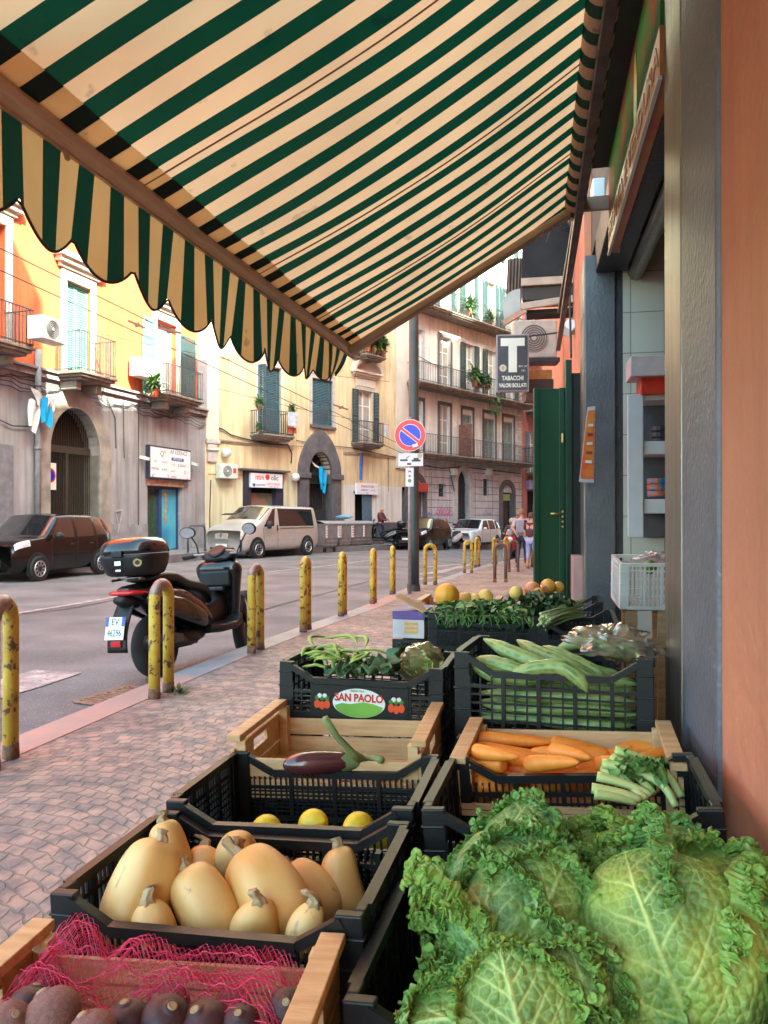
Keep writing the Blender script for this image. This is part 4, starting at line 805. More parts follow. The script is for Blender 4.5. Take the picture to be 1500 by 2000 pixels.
# front bar and valance
barm=mat('tan_aluminium',(.64,.48,.37),.42,metal=.1,c2=(.54,.39,.29),ns=6,stretch=(3,.5,3),bump=.08)
mb=MB(); prof=[(-.055,-.02),(-.04,.03),(.0,.045),(.035,.03),(.045,-.01),(.03,-.045),(-.01,-.05),(-.03,-.062),(-.05,-.062)]
rings=[]
for s in (-.13,2,5.2):
    p=FP(s)+Vector((-.01,0,-.005)); rings.append([p+Vector((a*.5,0,b*.52)) for a,b in prof])
mb.loft(rings); mb.build('front_bar',barm,aw,bevel=.006)
mb=MB(); mb.beam(FP(-.13)+Vector((-.036,0,-.038)),FP(5.2)+Vector((-.036,0,-.038)),.010,.012); mb.build('valance_rail',barm,aw)
def val_pt(s,t):
    per=.262; q=(s-.03)/per; ln=.215+.085*abs(math.sin(PI*q))**.8+.035*math.sin(s*1.3); ln*=.74+.26*smooth((s-.2)/1.3)
    p=FP(s)+Vector((-.040,0,-.042)); z=-t*ln
    flap=0
    if s<.55: flap=(.55-s)/.55
    return p+Vector((-.016*t*math.sin(2*PI*q*.5+1)-.008*t*math.sin(s*13)-.01*t+flap*-.04*t*t, .008*t*math.sin(s*7)-flap*0.05*t, z+flap*.05*t))
mb=MB()
for a,b,mi in edges[1:]:
    for i in range(4):
        s0=fb(a,b,i/4);s1=fb(a,b,(i+1)/4)
        for j in range(10): mb.add([val_pt(s0,j/10),val_pt(s1,j/10),val_pt(s1,(j+1)/10),val_pt(s0,(j+1)/10)],[(0,1,2,3)],mi)
weld(mb.build('valance',[fabric('cream_valance',(.55,.34,.12),tr=.5),fabric('green_valance',(.008,.04,.020),tr=.4)],aw))
MB().tube([val_pt(i*.02,1) for i in range(int(smax/.02))],.0045,5).build('valance_trim',mat('trim_maroon',(.05,.018,.015),.7),aw,smooth=True)
# roller, arms
mb=MB(); cx,cz=.245,3.15
n=18; 
for a,b,mi in edges:
    for i in range(n):
        A0=2*PI*i/n;A1=2*PI*(i+1)/n; r_=.062
        mb.add([(cx+r_*math.cos(A0),4.615-a,cz+r_*math.sin(A0)),(cx+r_*math.cos(A1),4.615-a,cz+r_*math.sin(A1)),(cx+r_*math.cos(A1),4.615-b,cz+r_*math.sin(A1)),(cx+r_*math.cos(A0),4.615-b,cz+r_*math.sin(A0))],[(0,1,2,3)],mi)
weld(mb.build('cloth_roll',[fabric('cream_roll',(.55,.38,.26),tr=.1),fabric('green_roll',(.012,.06,.034),tr=.1)],aw))
beamm=mat('beige_arm_metal',(.40,.29,.20),.45,metal=.3,var=.2)
mb=MB(); mb.beam(canvas_pt(.10,.0)-Vector((0,0,.05)),canvas_pt(.04,1)-Vector((0,0,.05)),.07,.05); mb.build('side_arm',beamm,aw,bevel=.01)
p0=W(-60,45,1.75);p1=W(90,-5,1.9); dr=(p1-p0).normalized(); mb=MB(); mb.beam(p0-dr*.1,p0+dr*1.0,.07,.055); mb.build('side_arm',mat('arm_pink',(.42,.25,.2),.5),aw,bevel=.01)
torsion=mat('rusty_steel_bar',(.12,.10,.09),.5,metal=.5,c2=(.07,.05,.045),ns=8,bump=.2)
mb=MB(); mb.beam((.262,-.4,3.06),(.262,8.1,3.06),.045,.045); mb.build('torsion_bar',torsion,aw,bevel=.004)
for y in (.6,4.52): MB().box(.27,y,3.09,WX+.0,y+.03,3.17).build('wall_bracket',beamm,aw,bevel=.005)
p=W(118,262,2.09); mb=MB(); mb.tube([p+Vector((.03,0,.03)),p,p+Vector((-.01,-.01,-.02))],.012,6); mb.beam(p,p+Vector((.02,0,-.07)),.012,.01); mb.build('crank_hook',barm,aw)
# ---------------- crates ----------------
cb=black; crateg='black slotted plastic crates on the greengrocer stand'
def pcrate(w,l,h,label,dip=.05,nv=22,nh=4,grp=crateg,m=None,solid=False,big=False):
    m=m or cb; e=thing('plastic_crate',label,'crate',group=grp); T=.012
    def side(L,along,fixed,d,name,n,handle=False,sgn=1):
        mb=MB(); 
        def bx(a,z0,b,z1,t0=0,t1=T,mm=0):
            o0,o1=(fixed+sgn*t0,fixed+sgn*t1); o0,o1=min(o0,o1),max(o0,o1)
            if along=='x': mb.box(a,o0,z0,b,o1,z1,mm)
            else: mb.box(o0,a,z0,o1,b,z1,mm)
        c=.045; top=h-d; hw=L/2-c
        # rim with a dip in the middle
        ramp=.075 if d>0 else 0
        bx(-hw+ramp,top-.02,hw-ramp,top,-.006,T+.004)
        if d>0:
            for s_ in (-1,1):
                p=(s_*(hw+.01),h-.012); q=(s_*(hw-ramp),top-.01)
                y=fixed+sgn*T*.5
                P,Q=((p[0],y,p[1]),(q[0],y,q[1])) if along=='x' else ((y,p[0],p[1]),(y,q[0],q[1]))
                mb.beam(P,Q,.020,.018)
        bx(-hw,0,hw,.022,-.001,T); 
        zs=[.022+(top-.05-.022)*(i+1)/(nh+1) for i in range(nh)]
        bx(-hw,top-.055,hw,top-.045,.001,T-.001)
        for z in zs: bx(-hw,z-.0025,hw,z+.0025,.002,T-.002)
        for i in range(n+1):
            x=-hw+(2*hw)*i/n; big_=(i%max(2,n//4)==0); ww=.006 if big_ else .0026
            bx(max(-hw,x-ww),.0221,min(hw,x+ww),top-.0201,-.002 if big_ else .003,T+.002 if big_ else T-.003)
        o=mb.build(name,m,e); return o
    side(w,'x',-l/2,dip,'front_panel',nv,sgn=1); side(w,'x',l/2,dip,'back_panel',nv,sgn=-1)
    side(l,'y',-w/2,0.0,'side_panel',int(nv*.66),sgn=1); side(l,'y',w/2,0.0,'side_panel',int(nv*.66),sgn=-1)
    for sx in (-1,1):
        for sy in (-1,1):
            mb=MB(); x0,x1=sorted((sx*w/2,sx*(w/2-.048))); y0,y1=sorted((sy*l/2,sy*(l/2-.02))); mb.box(x0-.001,y0-.001,0,x1+.001,y1+.001,h)
            x0,x1=sorted((sx*w/2,sx*(w/2-.018))); y0,y1=sorted((sy*(l/2-.0211),sy*(l/2-.055))); mb.box(x0-.001,y0,0,x1+.001,y1,h)
            for z in (h*.3,h*.55,h*.8): 
                xx0,xx1=sorted((sx*(w/2+.004),sx*(w/2-.046))); yy0,yy1=sorted((sy*(l/2+.004),sy*(l/2-.018))); mb.box(xx0,yy0,z,xx1,yy1,z+.006)
            mb.build('corner_post',m,e,bevel=.003)
    mb=MB(); n=int(w/.03)
    for i in range(n+1): x=-w/2+.02+(w-.04)*i/n; mb.box(x-.004,-l/2+.0121,.004,x+.004,l/2-.0121,.010)
    for i in range(9): y=-l/2+.02+(l-.04)*i/8; mb.box(-w/2+.0121,y-.004,.0101,w/2-.0121,y+.004,.014)
    mb.build('base_grid',m,e)
    return e
def wcrate(w,l,h,label,rise=.05,fb_=.6,thk=.012,front=None):
    e=thing('wooden_crate',label,'crate',group='pale wooden crates on the greengrocer stand'); 
    # left/right ends: two boards with a slot, between corner posts; a raised top rail
    for s_ in (-1,1):
        x0,x1=sorted((s_*w/2,s_*(w/2-thk)))
        mb=MB(); mb.box(x0,-l/2,.0,x1,l/2,.045); H1=h*.80
        mb.box(x0,-l/2,.05,x1,-.06,H1); mb.box(x0,.06,.05,x1,l/2,H1); mb.box(x0,-.0599,.05,x1,.0599,H1-.05); mb.box(x0,-.0599,H1-.018,x1,.0599,H1)
        mb.build('end_board',wood,e,bevel=.001)
        xi0,xi1=sorted((s_*(w/2+.012),s_*(w/2-.030))); mb=MB(); mb.box(xi0,-l/2+.001,h-.012,xi1,l/2-.001,h+.006); mb.build('top_rail',wood,e,bevel=.002)
        for t in (-1,1):
            mb=MB(); a0,a1=sorted((s_*(w/2-thk-.001),s_*(w/2-thk-.03))); y0,y1=sorted((t*(l/2-.011),t*(l/2-.043))); mb.box(a0,y0,.001,a1,y1,h-.0125); mb.build('corner_post',wood,e,bevel=.002)
    hh=h*fb_
    for t in (-1,1):
        hh=h*(front if (t<0 and front) else fb_)
        y0,y1=sorted((t*l/2,t*(l/2-.0095))); mb=MB(); mb.box(-w/2+thk+.001,y0,.0,w/2-thk-.001,y1,hh*.46); mb.box(-w/2+thk+.001,y0,hh*.52,w/2-thk-.001,y1,hh); mb.build('side_board',wood,e,bevel=.001)
    mb=MB(); n=6
    for i in range(n): y=-l/2+.012+(l-.024)*i/n; mb.box(-w/2+thk+.001,y,.001,w/2-thk-.001,y+(l-.024)/n-.006,.007)
    mb.build('floor_slat',wood,e); return e
def put(e,loc,rot): e.location=loc; e.rotation_euler=rot; return e
cS=put(pcrate(.6,.4,.21,'black plastic crate full of butternut squashes, nearest on the left',nh=1,nv=34),(-.560,1.451,.429),(.011,-.05,-.046))
cL=put(pcrate(.6,.4,.2,'black plastic crate holding yellow lemons, directly behind the squash crate',nv=32,nh=6),(-.546,1.872,.455),(-.0,-.05,-.027))
cE=put(wcrate(.56,.43,.17,'pale wooden crate with a purple aubergine, behind the lemon crate',fb_=.66),(-.575,2.285,.52),(.01,-.03,-.001))
cF=put(pcrate(.575,.36,.19,'black plastic crate with green beans and a strawberry printed front label',nv=14,nh=3),(-.576,2.70,.620),(-.01,.005,-.026))
cZ=put(pcrate(.6,.4,.26,'large black plastic crate full of long striped marrows beside the grey stone jamb',dip=.055,nv=14,nh=4),(.078,2.585,.627),(-.013,-.013,-.116))
cC=put(wcrate(.56,.38,.145,'pale wooden crate full of orange carrots',fb_=.8,front=.22),(.096,2.15,.559),(.022,-.05,-.062))
cY=put(pcrate(.6,.4,.2,'black plastic crate with celery stalks, in front of the carrots',nv=30,nh=2),(.093,1.784,.519),(-.02,-.09,-.048))
cK=put(pcrate(.62,.42,.2,'black plastic crate overflowing with savoy cabbages, nearest on the right',nv=26,nh=2),(.06,1.275,.43),(.0,-.07,-.06))
cP=put(pcrate(.6,.4,.2,'black plastic crate heaped with leafy green herbs beyond the striped marrows',nv=40,nh=6),(-.268,4.356,.587),(0,.008,.002))
cO=put(pcrate(.40,.6,.17,'black plastic crate of spring onions standing beside the herb crate',nv=24,nh=5),(.245,4.35,.60),(0,0,-.05))
cR=put(pcrate(.6,.4,.18,'black plastic crate of pomegranates and oranges, farthest of the black crates',nv=20,nh=2),(.13,5.05,.61),(0,0,-.02))
cB=put(wcrate(.54,.36,.14,'pale wooden crate of beets in a pink net, cut by the bottom edge'),(-.575,1.035,.475),(-.02,-.03,.05))
cM=put(wcrate(.5,.36,.12,'pale wooden crate with orange melons beyond the herb crate'),(-.46,4.93,.665),(0,0,-.04))
for s_ in list(MATS.values())[:0]: pass
# stacks of crates that carry the display
def stack(src,x,y,ztop,n,rz,what,sxy=1.):
    for i in range(n):
        hsrc=src_h[src]; hz=(ztop+.0)/n
        o=dup(src,(x,y,.002+i*hz),(0,0,rz),label='%s black crate of the stack under the %s'%(['bottom','middle','top'][i if n==3 else i*2],what),scale=(sxy,sxy,(hz-.004)/hsrc))
src_h={cS:.21,cL:.2,cF:.19,cZ:.26,cY:.2,cP:.2}
# build the stacks before children such as labels are added
stack(cS,-.555,1.46,.405,2,-.046,'squash crate'); stack(cL,-.55,1.885,.435,2,-.027,'lemon crate'); stack(cF,-.575,2.285,.51,2,0,'aubergine crate',.93); stack(cF,-.576,2.69,.612,3,-.026,'green bean crate')
stack(cZ,.078,2.60,.61,2,-.116,'striped marrow crate'); stack(cY,.096,2.165,.54,2,-.062,'carrot crate',.93); stack(cY,.093,1.79,.48,2,-.048,'celery crate'); stack(cL,.06,1.28,.40,2,-.06,'cabbage crate'); stack(cP,-.268,4.36,.58,3,0,'herb crate'); stack(cL,.245,4.36,.59,3,1.52,'spring onion crate',.9); stack(cL,.13,5.06,.6,3,0,'pomegranate crate'); stack(cL,-.46,4.94,.655,3,0,'melon crate',.85); stack(cL,-.575,1.0,.455,2,.05,'beet crate',.88)
# printed front of the bean crate
def lp(e,x,y,z): return e.matrix_basis@Vector((x,y,z))
lab=MB(); lab.box(-.17,-.186,.01,.17,-.181,.118); lbl=lab.build('label_panel',black,cF)
vsx=[(.090*math.cos(2*PI*i/40),-.1885,.062+.047*math.sin(2*PI*i/40)) for i in range(40)]
def plate(pts,y0,y1,m,name,par):
    n=len(pts); vs=[(x,y0,z) for x,z in pts]+[(x,y1,z) for x,z in pts]; mb=MB(); mb.add(vs,[tuple(range(n)),tuple(range(2*n-1,n-1,-1))]+[(i,i+n,(i+1)%n+n,(i+1)%n) for i in range(n)]); return mb.build(name,m,par)
pw=mat('print_white',(.75,.74,.70),.4,var=.05); pr=mat('print_red',(.55,.02,.015),.4); pg=mat('print_green',(.22,.45,.06),.4); pog=mat('print_leaf',(.05,.20,.02),.4); prs=mat('print_strawberry',(.70,.07,.015),.4)
plate([(.092*math.cos(2*PI*i/40),.062+.049*math.sin(2*PI*i/40)) for i in range(40)],-.1875,-.1861,pw,'oval_print',lbl)
plate([(.084*math.cos(PI+PI*i/20),.052+.038*math.sin(PI+PI*i/20)) for i in range(21)]+[(.05,.062),(.015,.066),(-.03,.058),(-.06,.060)],-.1885,-.1876,pg,'hill_print',lbl)
text('lettering','SAN PAOLO',.036,pr,lbl,(0,-.1885,.079),ext=.0006,sx=.86,bold=.0012); text('lettering','AGRICOLA',.010,pog,lbl,(-.005,-.1885,.103),ext=.0005)
for s_ in (-1,1):
    for k in range(3):
        x=s_*.130+(k-1)*.018; z=.048-abs(k-1)*-.004
        plate([(x+.0105*math.sin(2*PI*i/16)*(1 if math.cos(2*PI*i/16)>0 else 1),z+.0145*math.cos(2*PI*i/16)) for i in range(16)],-.1875-.0004*k,-.1861,prs,'strawberry_print',lbl)
    for k in range(5):
        x=s_*.130+(k-2)*.009; z=.073+.008*(k%2)
        plate([(x+.008*math.cos(2*PI*i/10),z+.008*math.sin(2*PI*i/10)) for i in range(10)],-.1885,-.1861,pog if k%2==0 else pw,'leaf_print',lbl)
# ---------------- produce ----------------
def frame_rot(axis,roll=0.):
    return Vector(axis).to_track_quat('Z','Y').to_matrix()@Matrix.Rotation(roll,3,'Z')
squm=mat('butternut_skin',(.75,.49,.19),.48,c2=(.60,.34,.10),ns=7,detail=8,lo=.40,hi=.60,stretch=(1,1,.35),bump=.12,bs=14,speck=(19,.635,(.48,.29,.13)),rnd=1); stemm=mat('dry_stem',(.52,.38,.21),.85,c2=(.36,.26,.14),ns=30,bump=.4,bs=60)
sq=[((318,1640,1.52),(238,1850,1.46),152,'largest butternut squash, leaning at the left of the squash crate'),((318,1603,1.70),(352,1720,1.66),84,'slim butternut squash standing in the back left corner of the squash crate'),
((362,1694,1.50),(447,1850,1.46),128,'plump butternut squash in the left middle of the crate, lying diagonally'),((400,1650,1.72),(385,1740,1.66),92,'butternut squash without visible stem in the middle of the squash crate'),
((466,1644,1.62),(492,1700,1.74),98,'butternut squash at the back centre with its round stem facing the viewer'),((472,1672,1.58),(585,1825,1.46),150,'big butternut squash with tall crooked stem in the middle of the squash crate'),
((565,1690,1.66),(660,1790,1.60),92,'butternut squash lying low toward the right side of the squash crate'),((662,1652,1.68),(694,1790,1.63),92,'pale butternut squash against the back right side of the squash crate'),
((290,1758,1.42),(318,1880,1.42),102,'small butternut squash at the front left of the crate with a ridged stem'),((507,1758,1.41),(516,1885,1.42),112,'round butternut squash standing at the front middle of the squash crate'),
((613,1762,1.40),(600,1870,1.40),86,'small butternut squash squeezed in the front right corner of the crate')]
random.seed(11)
for i,(a,b,wpx,lb) in enumerate(sq):
    A_=W(*a);B_=W(*b); ax=(A_-B_); L=ax.length*1.0; r=wpx/F*(a[2]+b[2])/4*.89; L=max(L,r*2.0)
    e=thing('butternut_squash',lb,'squash',B_,group='butternut squashes in the black crate'); e.rotation_euler=frame_rot(ax,jit(PI)).to_euler()
    prof=[(.0,.0),(.35,.012),(.62,.05),(.84,.13),(.97,.25),(1,.36),(.99,.5),(.96,.63),(.91,.75),(.82,.86),(.67,.94),(.45,.985),(.2,1.0)]
    if i in (4,9,10,8,3): prof=[(0,0),(.4,.02),(.75,.1),(.95,.25),(1,.42),(.97,.6),(.87,.76),(.68,.89),(.42,.97),(.15,1.0)]
    mb=MB(); n=36; rings=[]
    bend=jit(.02)
    for (pr_,t) in prof:
        rings.append([(r*pr_*(1+.018*math.cos(5*2*PI*j/n+i))*math.cos(2*PI*j/n)+bend*math.sin(PI*t),r*pr_*(1+.018*math.cos(5*2*PI*j/n+i))*math.sin(2*PI*j/n),t*L) for j in range(n)])
    mb.loft(rings); mb.build('fruit',squm,e,smooth=True,sub=1)
    mb=MB(); sl=.020 if i!=5 else .045; pts=[(0,0,L-.008),(.001,0,L+sl*.35),(.006*jit(2),.004,L+sl*.7),(.012*jit(1.5),.006,L+sl)]
    rings=[]
    for k,(p,rr) in enumerate(zip(pts,(.016,.0105,.0095,.011))):
        rings.append([(p[0]+rr*(1+.16*math.cos(5*2*PI*j/20))*math.cos(2*PI*j/20),p[1]+rr*(1+.16*math.cos(5*2*PI*j/20))*math.sin(2*PI*j/20),p[2]) for j in range(20)])
    mb.loft(rings); mb.build('stem',stemm,e,smooth=True)
lem=mat('lemon_skin',(.80,.58,.03),.38,c2=(.68,.52,.03),ns=4,bump=.12,bs=70)
lemons=[(520,1612,1.86,0,'lemon at the left in the lemon crate'),(612,1600,1.90,0,'biggest lemon, standing proud in the middle of the lemon crate'),(700,1606,1.88,0,'lemon at the right in the lemon crate'),(570,1640,1.80,0,'lemon behind the slots at the middle left of the lemon crate'),(660,1640,1.80,0,'lemon behind the slots right of the middle in the lemon crate'),(480,1648,1.80,0,'lemon behind the slots at the far left of the lemon crate'),(620,1668,1.84,0,'lowest lemon in the middle of the lemon crate'),(735,1640,1.81,0,'lemon behind the slots at the far right of the lemon crate')]
for i,(u,v,d,_,lb) in enumerate(lemons):
    r=.040; mb=MB(); mb.lathe([(.0,-1.28),(.10,-1.25),(.22,-1.12),(.55,-.92),(.85,-.5),(.97,0),(.85,.5),(.55,.92),(.24,1.12),(.12,1.27),(0,1.3)],20)
    o=mb.build('lemon',lem,smooth=True,sub=1); o.location=W(u,v+8,d); o.scale=(r,r,r*.95); o.rotation_euler=(PI/2*jit(1),PI/2+jit(.5),jit(PI)); tag(o,lb,'lemon','lemons in the black crate')
# aubergine
egm=mat('aubergine_skin',(.045,.012,.022),.18,c2=(.09,.025,.022),ns=4,coat=.5); cal=mat('calyx_green',(.25,.30,.10),.6,c2=(.16,.20,.07),ns=8)
def aub(tip,neck,r,stem,label):
    e=thing('aubergine',label,'aubergine',tip); ax=neck-tip; L=ax.length; Rm=frame_rot(ax); e.rotation_euler=Rm.to_euler(); inv=Rm.transposed()
    MB().lathe([(0,0),(r*.4,L*.02),(r*.75,L*.1),(r,L*.28),(r*.97,L*.5),(r*.8,L*.75),(r*.55,L*.93),(r*.45,L)],24).build('fruit',egm,e,smooth=True,sub=1)
    mb=MB(); n=30; rings=[]
    for t,k in ((.80,.86),(.88,.74),(.96,.60),(1.04,.36)):
        rings.append([((r*k)*math.cos(2*PI*j/n),(r*k)*math.sin(2*PI*j/n),L*(t-(.06*max(0,math.cos(5*2*PI*j/n)) if t==.80 else 0))) for j in range(n)])
    mb.loft(rings,cap=False); pts=[inv@(p-tip) for p in [neck]+stem]; mb.tube(pts,[.016]+[.009]*(len(pts)-2)+[.011],8); mb.build('calyx',cal,e,smooth=True)
aub(W(552,1494,2.12),W(705,1484,2.14),.034,[W(690,1470,2.1),W(660,1440,2.1),W(634,1402,2.08)],'dark purple aubergine with long curved green stem, lying in the wooden crate')
aub(W(660,1520,2.20),W(705,1486,2.26),.028,[W(720,1478,2.2),W(745,1483,2.1)],'second aubergine showing mostly its pale green stem end')
# beans
beanm=mat('green_bean',(.33,.47,.10),.5,c2=(.24,.38,.07),ns=12,bump=.05)
random.seed(5)
ctr=lp(cF,-.10,-.02,.18)
for i in range(34):
    a=jit(1.2)+(.4 if i%2 else -.2); L=random.uniform(.10,.17); bd=jit(.05); base=ctr+Vector((jit(.10)-.01,jit(.11),-.03+i*.0018+jit(.008)))
    if i>30: base=ctr+Vector((-.06+.05*(i-31),-.05,.045)); L=.18; bd=.05
    pts=[];rs=[]
    for k in range(9):
        t=k/8-.5; pts.append((t*L*math.cos(a)-bd*math.sin(a)*(1-4*t*t),t*L*math.sin(a)+bd*math.cos(a)*(1-4*t*t),.02*(1-4*t*t)+(.02 if i>30 else 0)+jit(.002))); rs.append(.0085*max(.15,(1-(2*abs(t))**4)))
    o=MB().tube(pts,rs,7,flat=.62).build('green_bean',beanm,loc=base,smooth=True); tag(o,'flat green bean in the tangled heap of the black crate with the strawberry label','green bean','green beans in the printed crate')
def leafsurf(mb,c,a,n_,L,Wd,curl,seed,m=0,nu=7,nv=9,ruf=.02):
    c=Vector(c); a=Vector(a).normalized(); n_=Vector(n_); n_=(n_-a*n_.dot(a)).normalized(); s_=a.cross(n_)
    def fn(u,v):
        q=2*u-1; w_=Wd*.5*math.sin(PI*(.06+.94*v)**.8)**.8 if v<1 else 0
        return c+a*(L*v)+s_*(q*w_)+n_*(-curl*L*v*v+.18*Wd*abs(q)**1.5*.6+ruf*math.sin(v*14+q*5+seed)*abs(q)+.006*math.sin(v*30+seed))
    mb.grid(fn,nu,nv,m)
dkleaf=mat('dark_leaf',(.07,.13,.045),.5,c2=(.04,.085,.03),ns=10,bump=.2,bs=40); salad=mat('salad_green',(.58,.68,.20),.5,c2=(.78,.76,.42),ns=9); herb=mat('herb_green',(.10,.22,.04),.55,c2=(.05,.12,.025),ns=9); herb2=mat('herb_green_light',(.19,.33,.08),.55,c2=(.10,.20,.05),ns=9)
mb=MB()
for i in range(9): leafsurf(mb,lp(cF,.03+jit(.06),-.06+jit(.08),.15+random.random()*.03),(jit(1),jit(1),.2),(0,-.3,1),.12,.09,.3,i)
tag(mb.build('turnip_leaf',dkleaf,smooth=True,solid=.0015),'dark folded leaves lying between the green beans and the bagged salad','leaves')
bagm=bpy.data.materials.new('clear_plastic_film'); bagm.use_nodes=True; n_=bagm.node_tree.nodes; l_=bagm.node_tree.links; out=n_['Material Output']; n_.remove(n_['Principled BSDF']); tr_=n_.new('ShaderNodeBsdfTransparent'); gl_=n_.new('ShaderNodeBsdfGlossy'); gl_.inputs['Roughness'].default_value=.12; gl_.inputs[0].default_value=(1,.98,.94,1); df_=n_.new('ShaderNodeBsdfTranslucent'); df_.inputs[0].default_value=(.8,.78,.7,1); lw=n_.new('ShaderNodeLayerWeight'); lw.inputs[0].default_value=.35; m1=n_.new('ShaderNodeMixShader'); m2=n_.new('ShaderNodeMixShader'); m1.inputs[0].default_value=.5; l_.new(tr_.outputs[0],m1.inputs[1]); l_.new(df_.outputs[0],m1.inputs[2]); l_.new(lw.outputs['Facing'],m2.inputs[0]); l_.new(m1.outputs[0],m2.inputs[1]); l_.new(gl_.outputs[0],m2.inputs[2]); l_.new(m2.outputs[0],out.inputs[0])
def bag(name,label,c,sz,seed,par=None,amp=.22,rot=(0,0,0)):
    mb=MB(); n=56; k=40
    def fn(u,v):
        th=2*PI*u; ph=PI*(v-.5); d=Vector((math.cos(ph)*math.cos(th),math.cos(ph)*math.sin(th),math.sin(ph)))
        r=1+amp*mnoise.turbulence(d*1.6+Vector((seed,0,0)),4,False)-amp*.6+ .10*abs(mnoise.noise(d*6+Vector((0,seed,0))))
        return Vector((d.x*sz[0]*r,d.y*sz[1]*r,d.z*sz[2]*r))
    mb.grid(fn,n,k); o=weld(mb.build(name,bagm)); o.location=c; o.rotation_euler=rot; return tag(o,label,'plastic bag')
cs=lp(cF,.175,0,.155)
e=thing('salad_head','pale green salad inside a clear plastic bag in the bean crate','salad',cs); mb=MB(); random.seed(8)
for i in range(70):
    a=jit(PI); el=random.uniform(-.2,1.4); d=Vector((math.cos(a)*math.cos(el),math.sin(a)*math.cos(el),math.sin(el))); leafsurf(mb,d*.03,d+Vector((jit(.4),jit(.4),.2)),d.cross(Vector((jit(1),jit(1),jit(1)))),.085,.07,.35,i,nu=5,nv=5,ruf=.008)
mb.build('leaves',salad,e,smooth=True); e.scale=(.85,.85,.75)
bag('plastic_bag','clear plastic bag wrapped round the pale salad in the bean crate',cs+Vector((0,0,.02)),(.10,.09,.075),3)
# striped marrows
zm=bpy.data.materials.new('striped_marrow'); zm.use_nodes=True; n_=zm.node_tree.nodes; l_=zm.node_tree.links; at=n_.new('ShaderNodeAttribute'); at.attribute_name='ang'; tc_=n_.new('ShaderNodeTexCoord'); nz_=n_.new('ShaderNodeTexNoise'); nz_.inputs['Scale'].default_value=28; l_.new(tc_.outputs['Object'],nz_.inputs[0]); ma=n_.new('ShaderNodeMath'); ma.operation='MULTIPLY_ADD'; l_.new(nz_.outputs[0],ma.inputs[0]); ma.inputs[1].default_value=.9; l_.new(at.outputs['Fac'],ma.inputs[2]); rp_=n_.new('ShaderNodeValToRGB'); rp_.color_ramp.elements[0].color=(.03,.085,.02,1); rp_.color_ramp.elements[0].position=.45; rp_.color_ramp.elements[1].color=(.32,.40,.13,1); rp_.color_ramp.elements[1].position=1.05; el=rp_.color_ramp.elements.new(.72); el.color=(.08,.17,.035,1); l_.new(ma.outputs[0],rp_.inputs[0]); l_.new(rp_.outputs[0],n_['Principled BSDF'].inputs['Base Color']); n_['Principled BSDF'].inputs['Roughness'].default_value=.4
def catmull(P,n):
    P=[Vector(p) for p in P]; P=[P[0]*2-P[1]]+P+[P[-1]*2-P[-2]]; out=[]
    for i in range(1,len(P)-2):
        for k in range(n):
            t=k/n; a,b,c,d=P[i-1:i+3]; out.append(.5*((2*b)+(c-a)*t+(2*a-5*b+4*c-d)*t*t+(3*b-a-3*c+d)*t**3))
    return out+[P[-2]]
def marrow(pts,r,label):
    P=catmull(pts,6); o0=P[0].copy(); P=[p-o0 for p in P]; n=len(P); rs=[r*.88*max(.16,min(1,(1-abs(2*i/(n-1)-1)**5)*1.0))*(1+.05*math.sin(i*2.1))*(.82+.18*math.sin(PI*i/(n-1))) for i in range(n)]
    mb=MB(); mb.tube(P,rs,36); vals=[]
    for i in range(n):
        for j in range(36): vals.append(.42+.5*max(0,math.cos(j*2*PI/36*9)))
    o=mb.build('striped_marrow',zm,smooth=True,loc=o0,attr={'ang':vals+[0]*(len(mb.v)-len(vals))}); tag(o,label,'marrow','long striped marrows in the large black crate')
MR=[([(945,1248,2.62),(1000,1275,2.5),(1060,1300,2.42),(1130,1335,2.36)],.030,'dark striped marrow running from the back left to the middle of the heap'),
([(1010,1250,2.66),(1050,1275,2.55),(1110,1300,2.45),(1180,1335,2.40)],.030,'striped marrow with a knobbly end, second across the top of the heap'),
([(1060,1262,2.6),(1120,1292,2.5),(1180,1318,2.42)],.028,'striped marrow lying deeper, right behind the middle of the heap'),
([(985,1322,2.40),(1040,1305,2.36),(1095,1303,2.33),(1130,1325,2.31),(1147,1352,2.30)],.027,'pale curved marrow arching over the front rim of the large crate'),
([(930,1285,2.5),(985,1300,2.43),(1040,1318,2.38)],.028,'pale striped marrow at the left front of the heap'),
([(1085,1268,2.68),(1130,1255,2.65),(1180,1262,2.60),(1215,1285,2.55)],.027,'pale marrow entering the clear plastic bag'),
([(920,1300,2.46),(980,1322,2.42),(1060,1330,2.40)],.027,'striped marrow just behind the front rim at the left'),
([(1100,1330,2.44),(1180,1345,2.42),(1240,1350,2.42)],.028,'dark marrow low at the right side of the large crate')]
for m_ in MR: marrow([W(*p) for p in m_[0]],m_[1],m_[2])
for k in range(12):
    y=-.13+.045*(k%3)*2; z=.04+.042*(k//3); x=jit(.03)
    marrow([lp(cZ,-.25+x,-.15+.075*(k%4)+jit(.01),z),lp(cZ,-.08,-.15+.075*(k%4)+jit(.015),z+jit(.01)),lp(cZ,.1,-.15+.075*(k%4)+jit(.015),z+jit(.01)),lp(cZ,.24+x,-.14+.075*(k%4),z+jit(.01))],.024,['lowest','second lowest','second highest','highest'][min(3,k//3)]+' layer marrow inside the slotted large crate, row %s'%['nearest the front','just behind the front row','behind the middle','against the back'][k%4])
bag('plastic_bag','crumpled clear plastic bag lying over the marrows at the right',W(1205,1262,2.58)+Vector((0,0,.012)),(.165,.12,.070),7,amp=.55,rot=(.1,.08,.2))
for k in range(2): marrow([W(1150+k*40,1270+k*8,2.64),W(1190+k*30,1262+k*10,2.6),W(1240+k*15,1268+k*14,2.58)],.022,['left','right'][k]+' one of two pale marrow ends showing inside the crumpled clear bag')
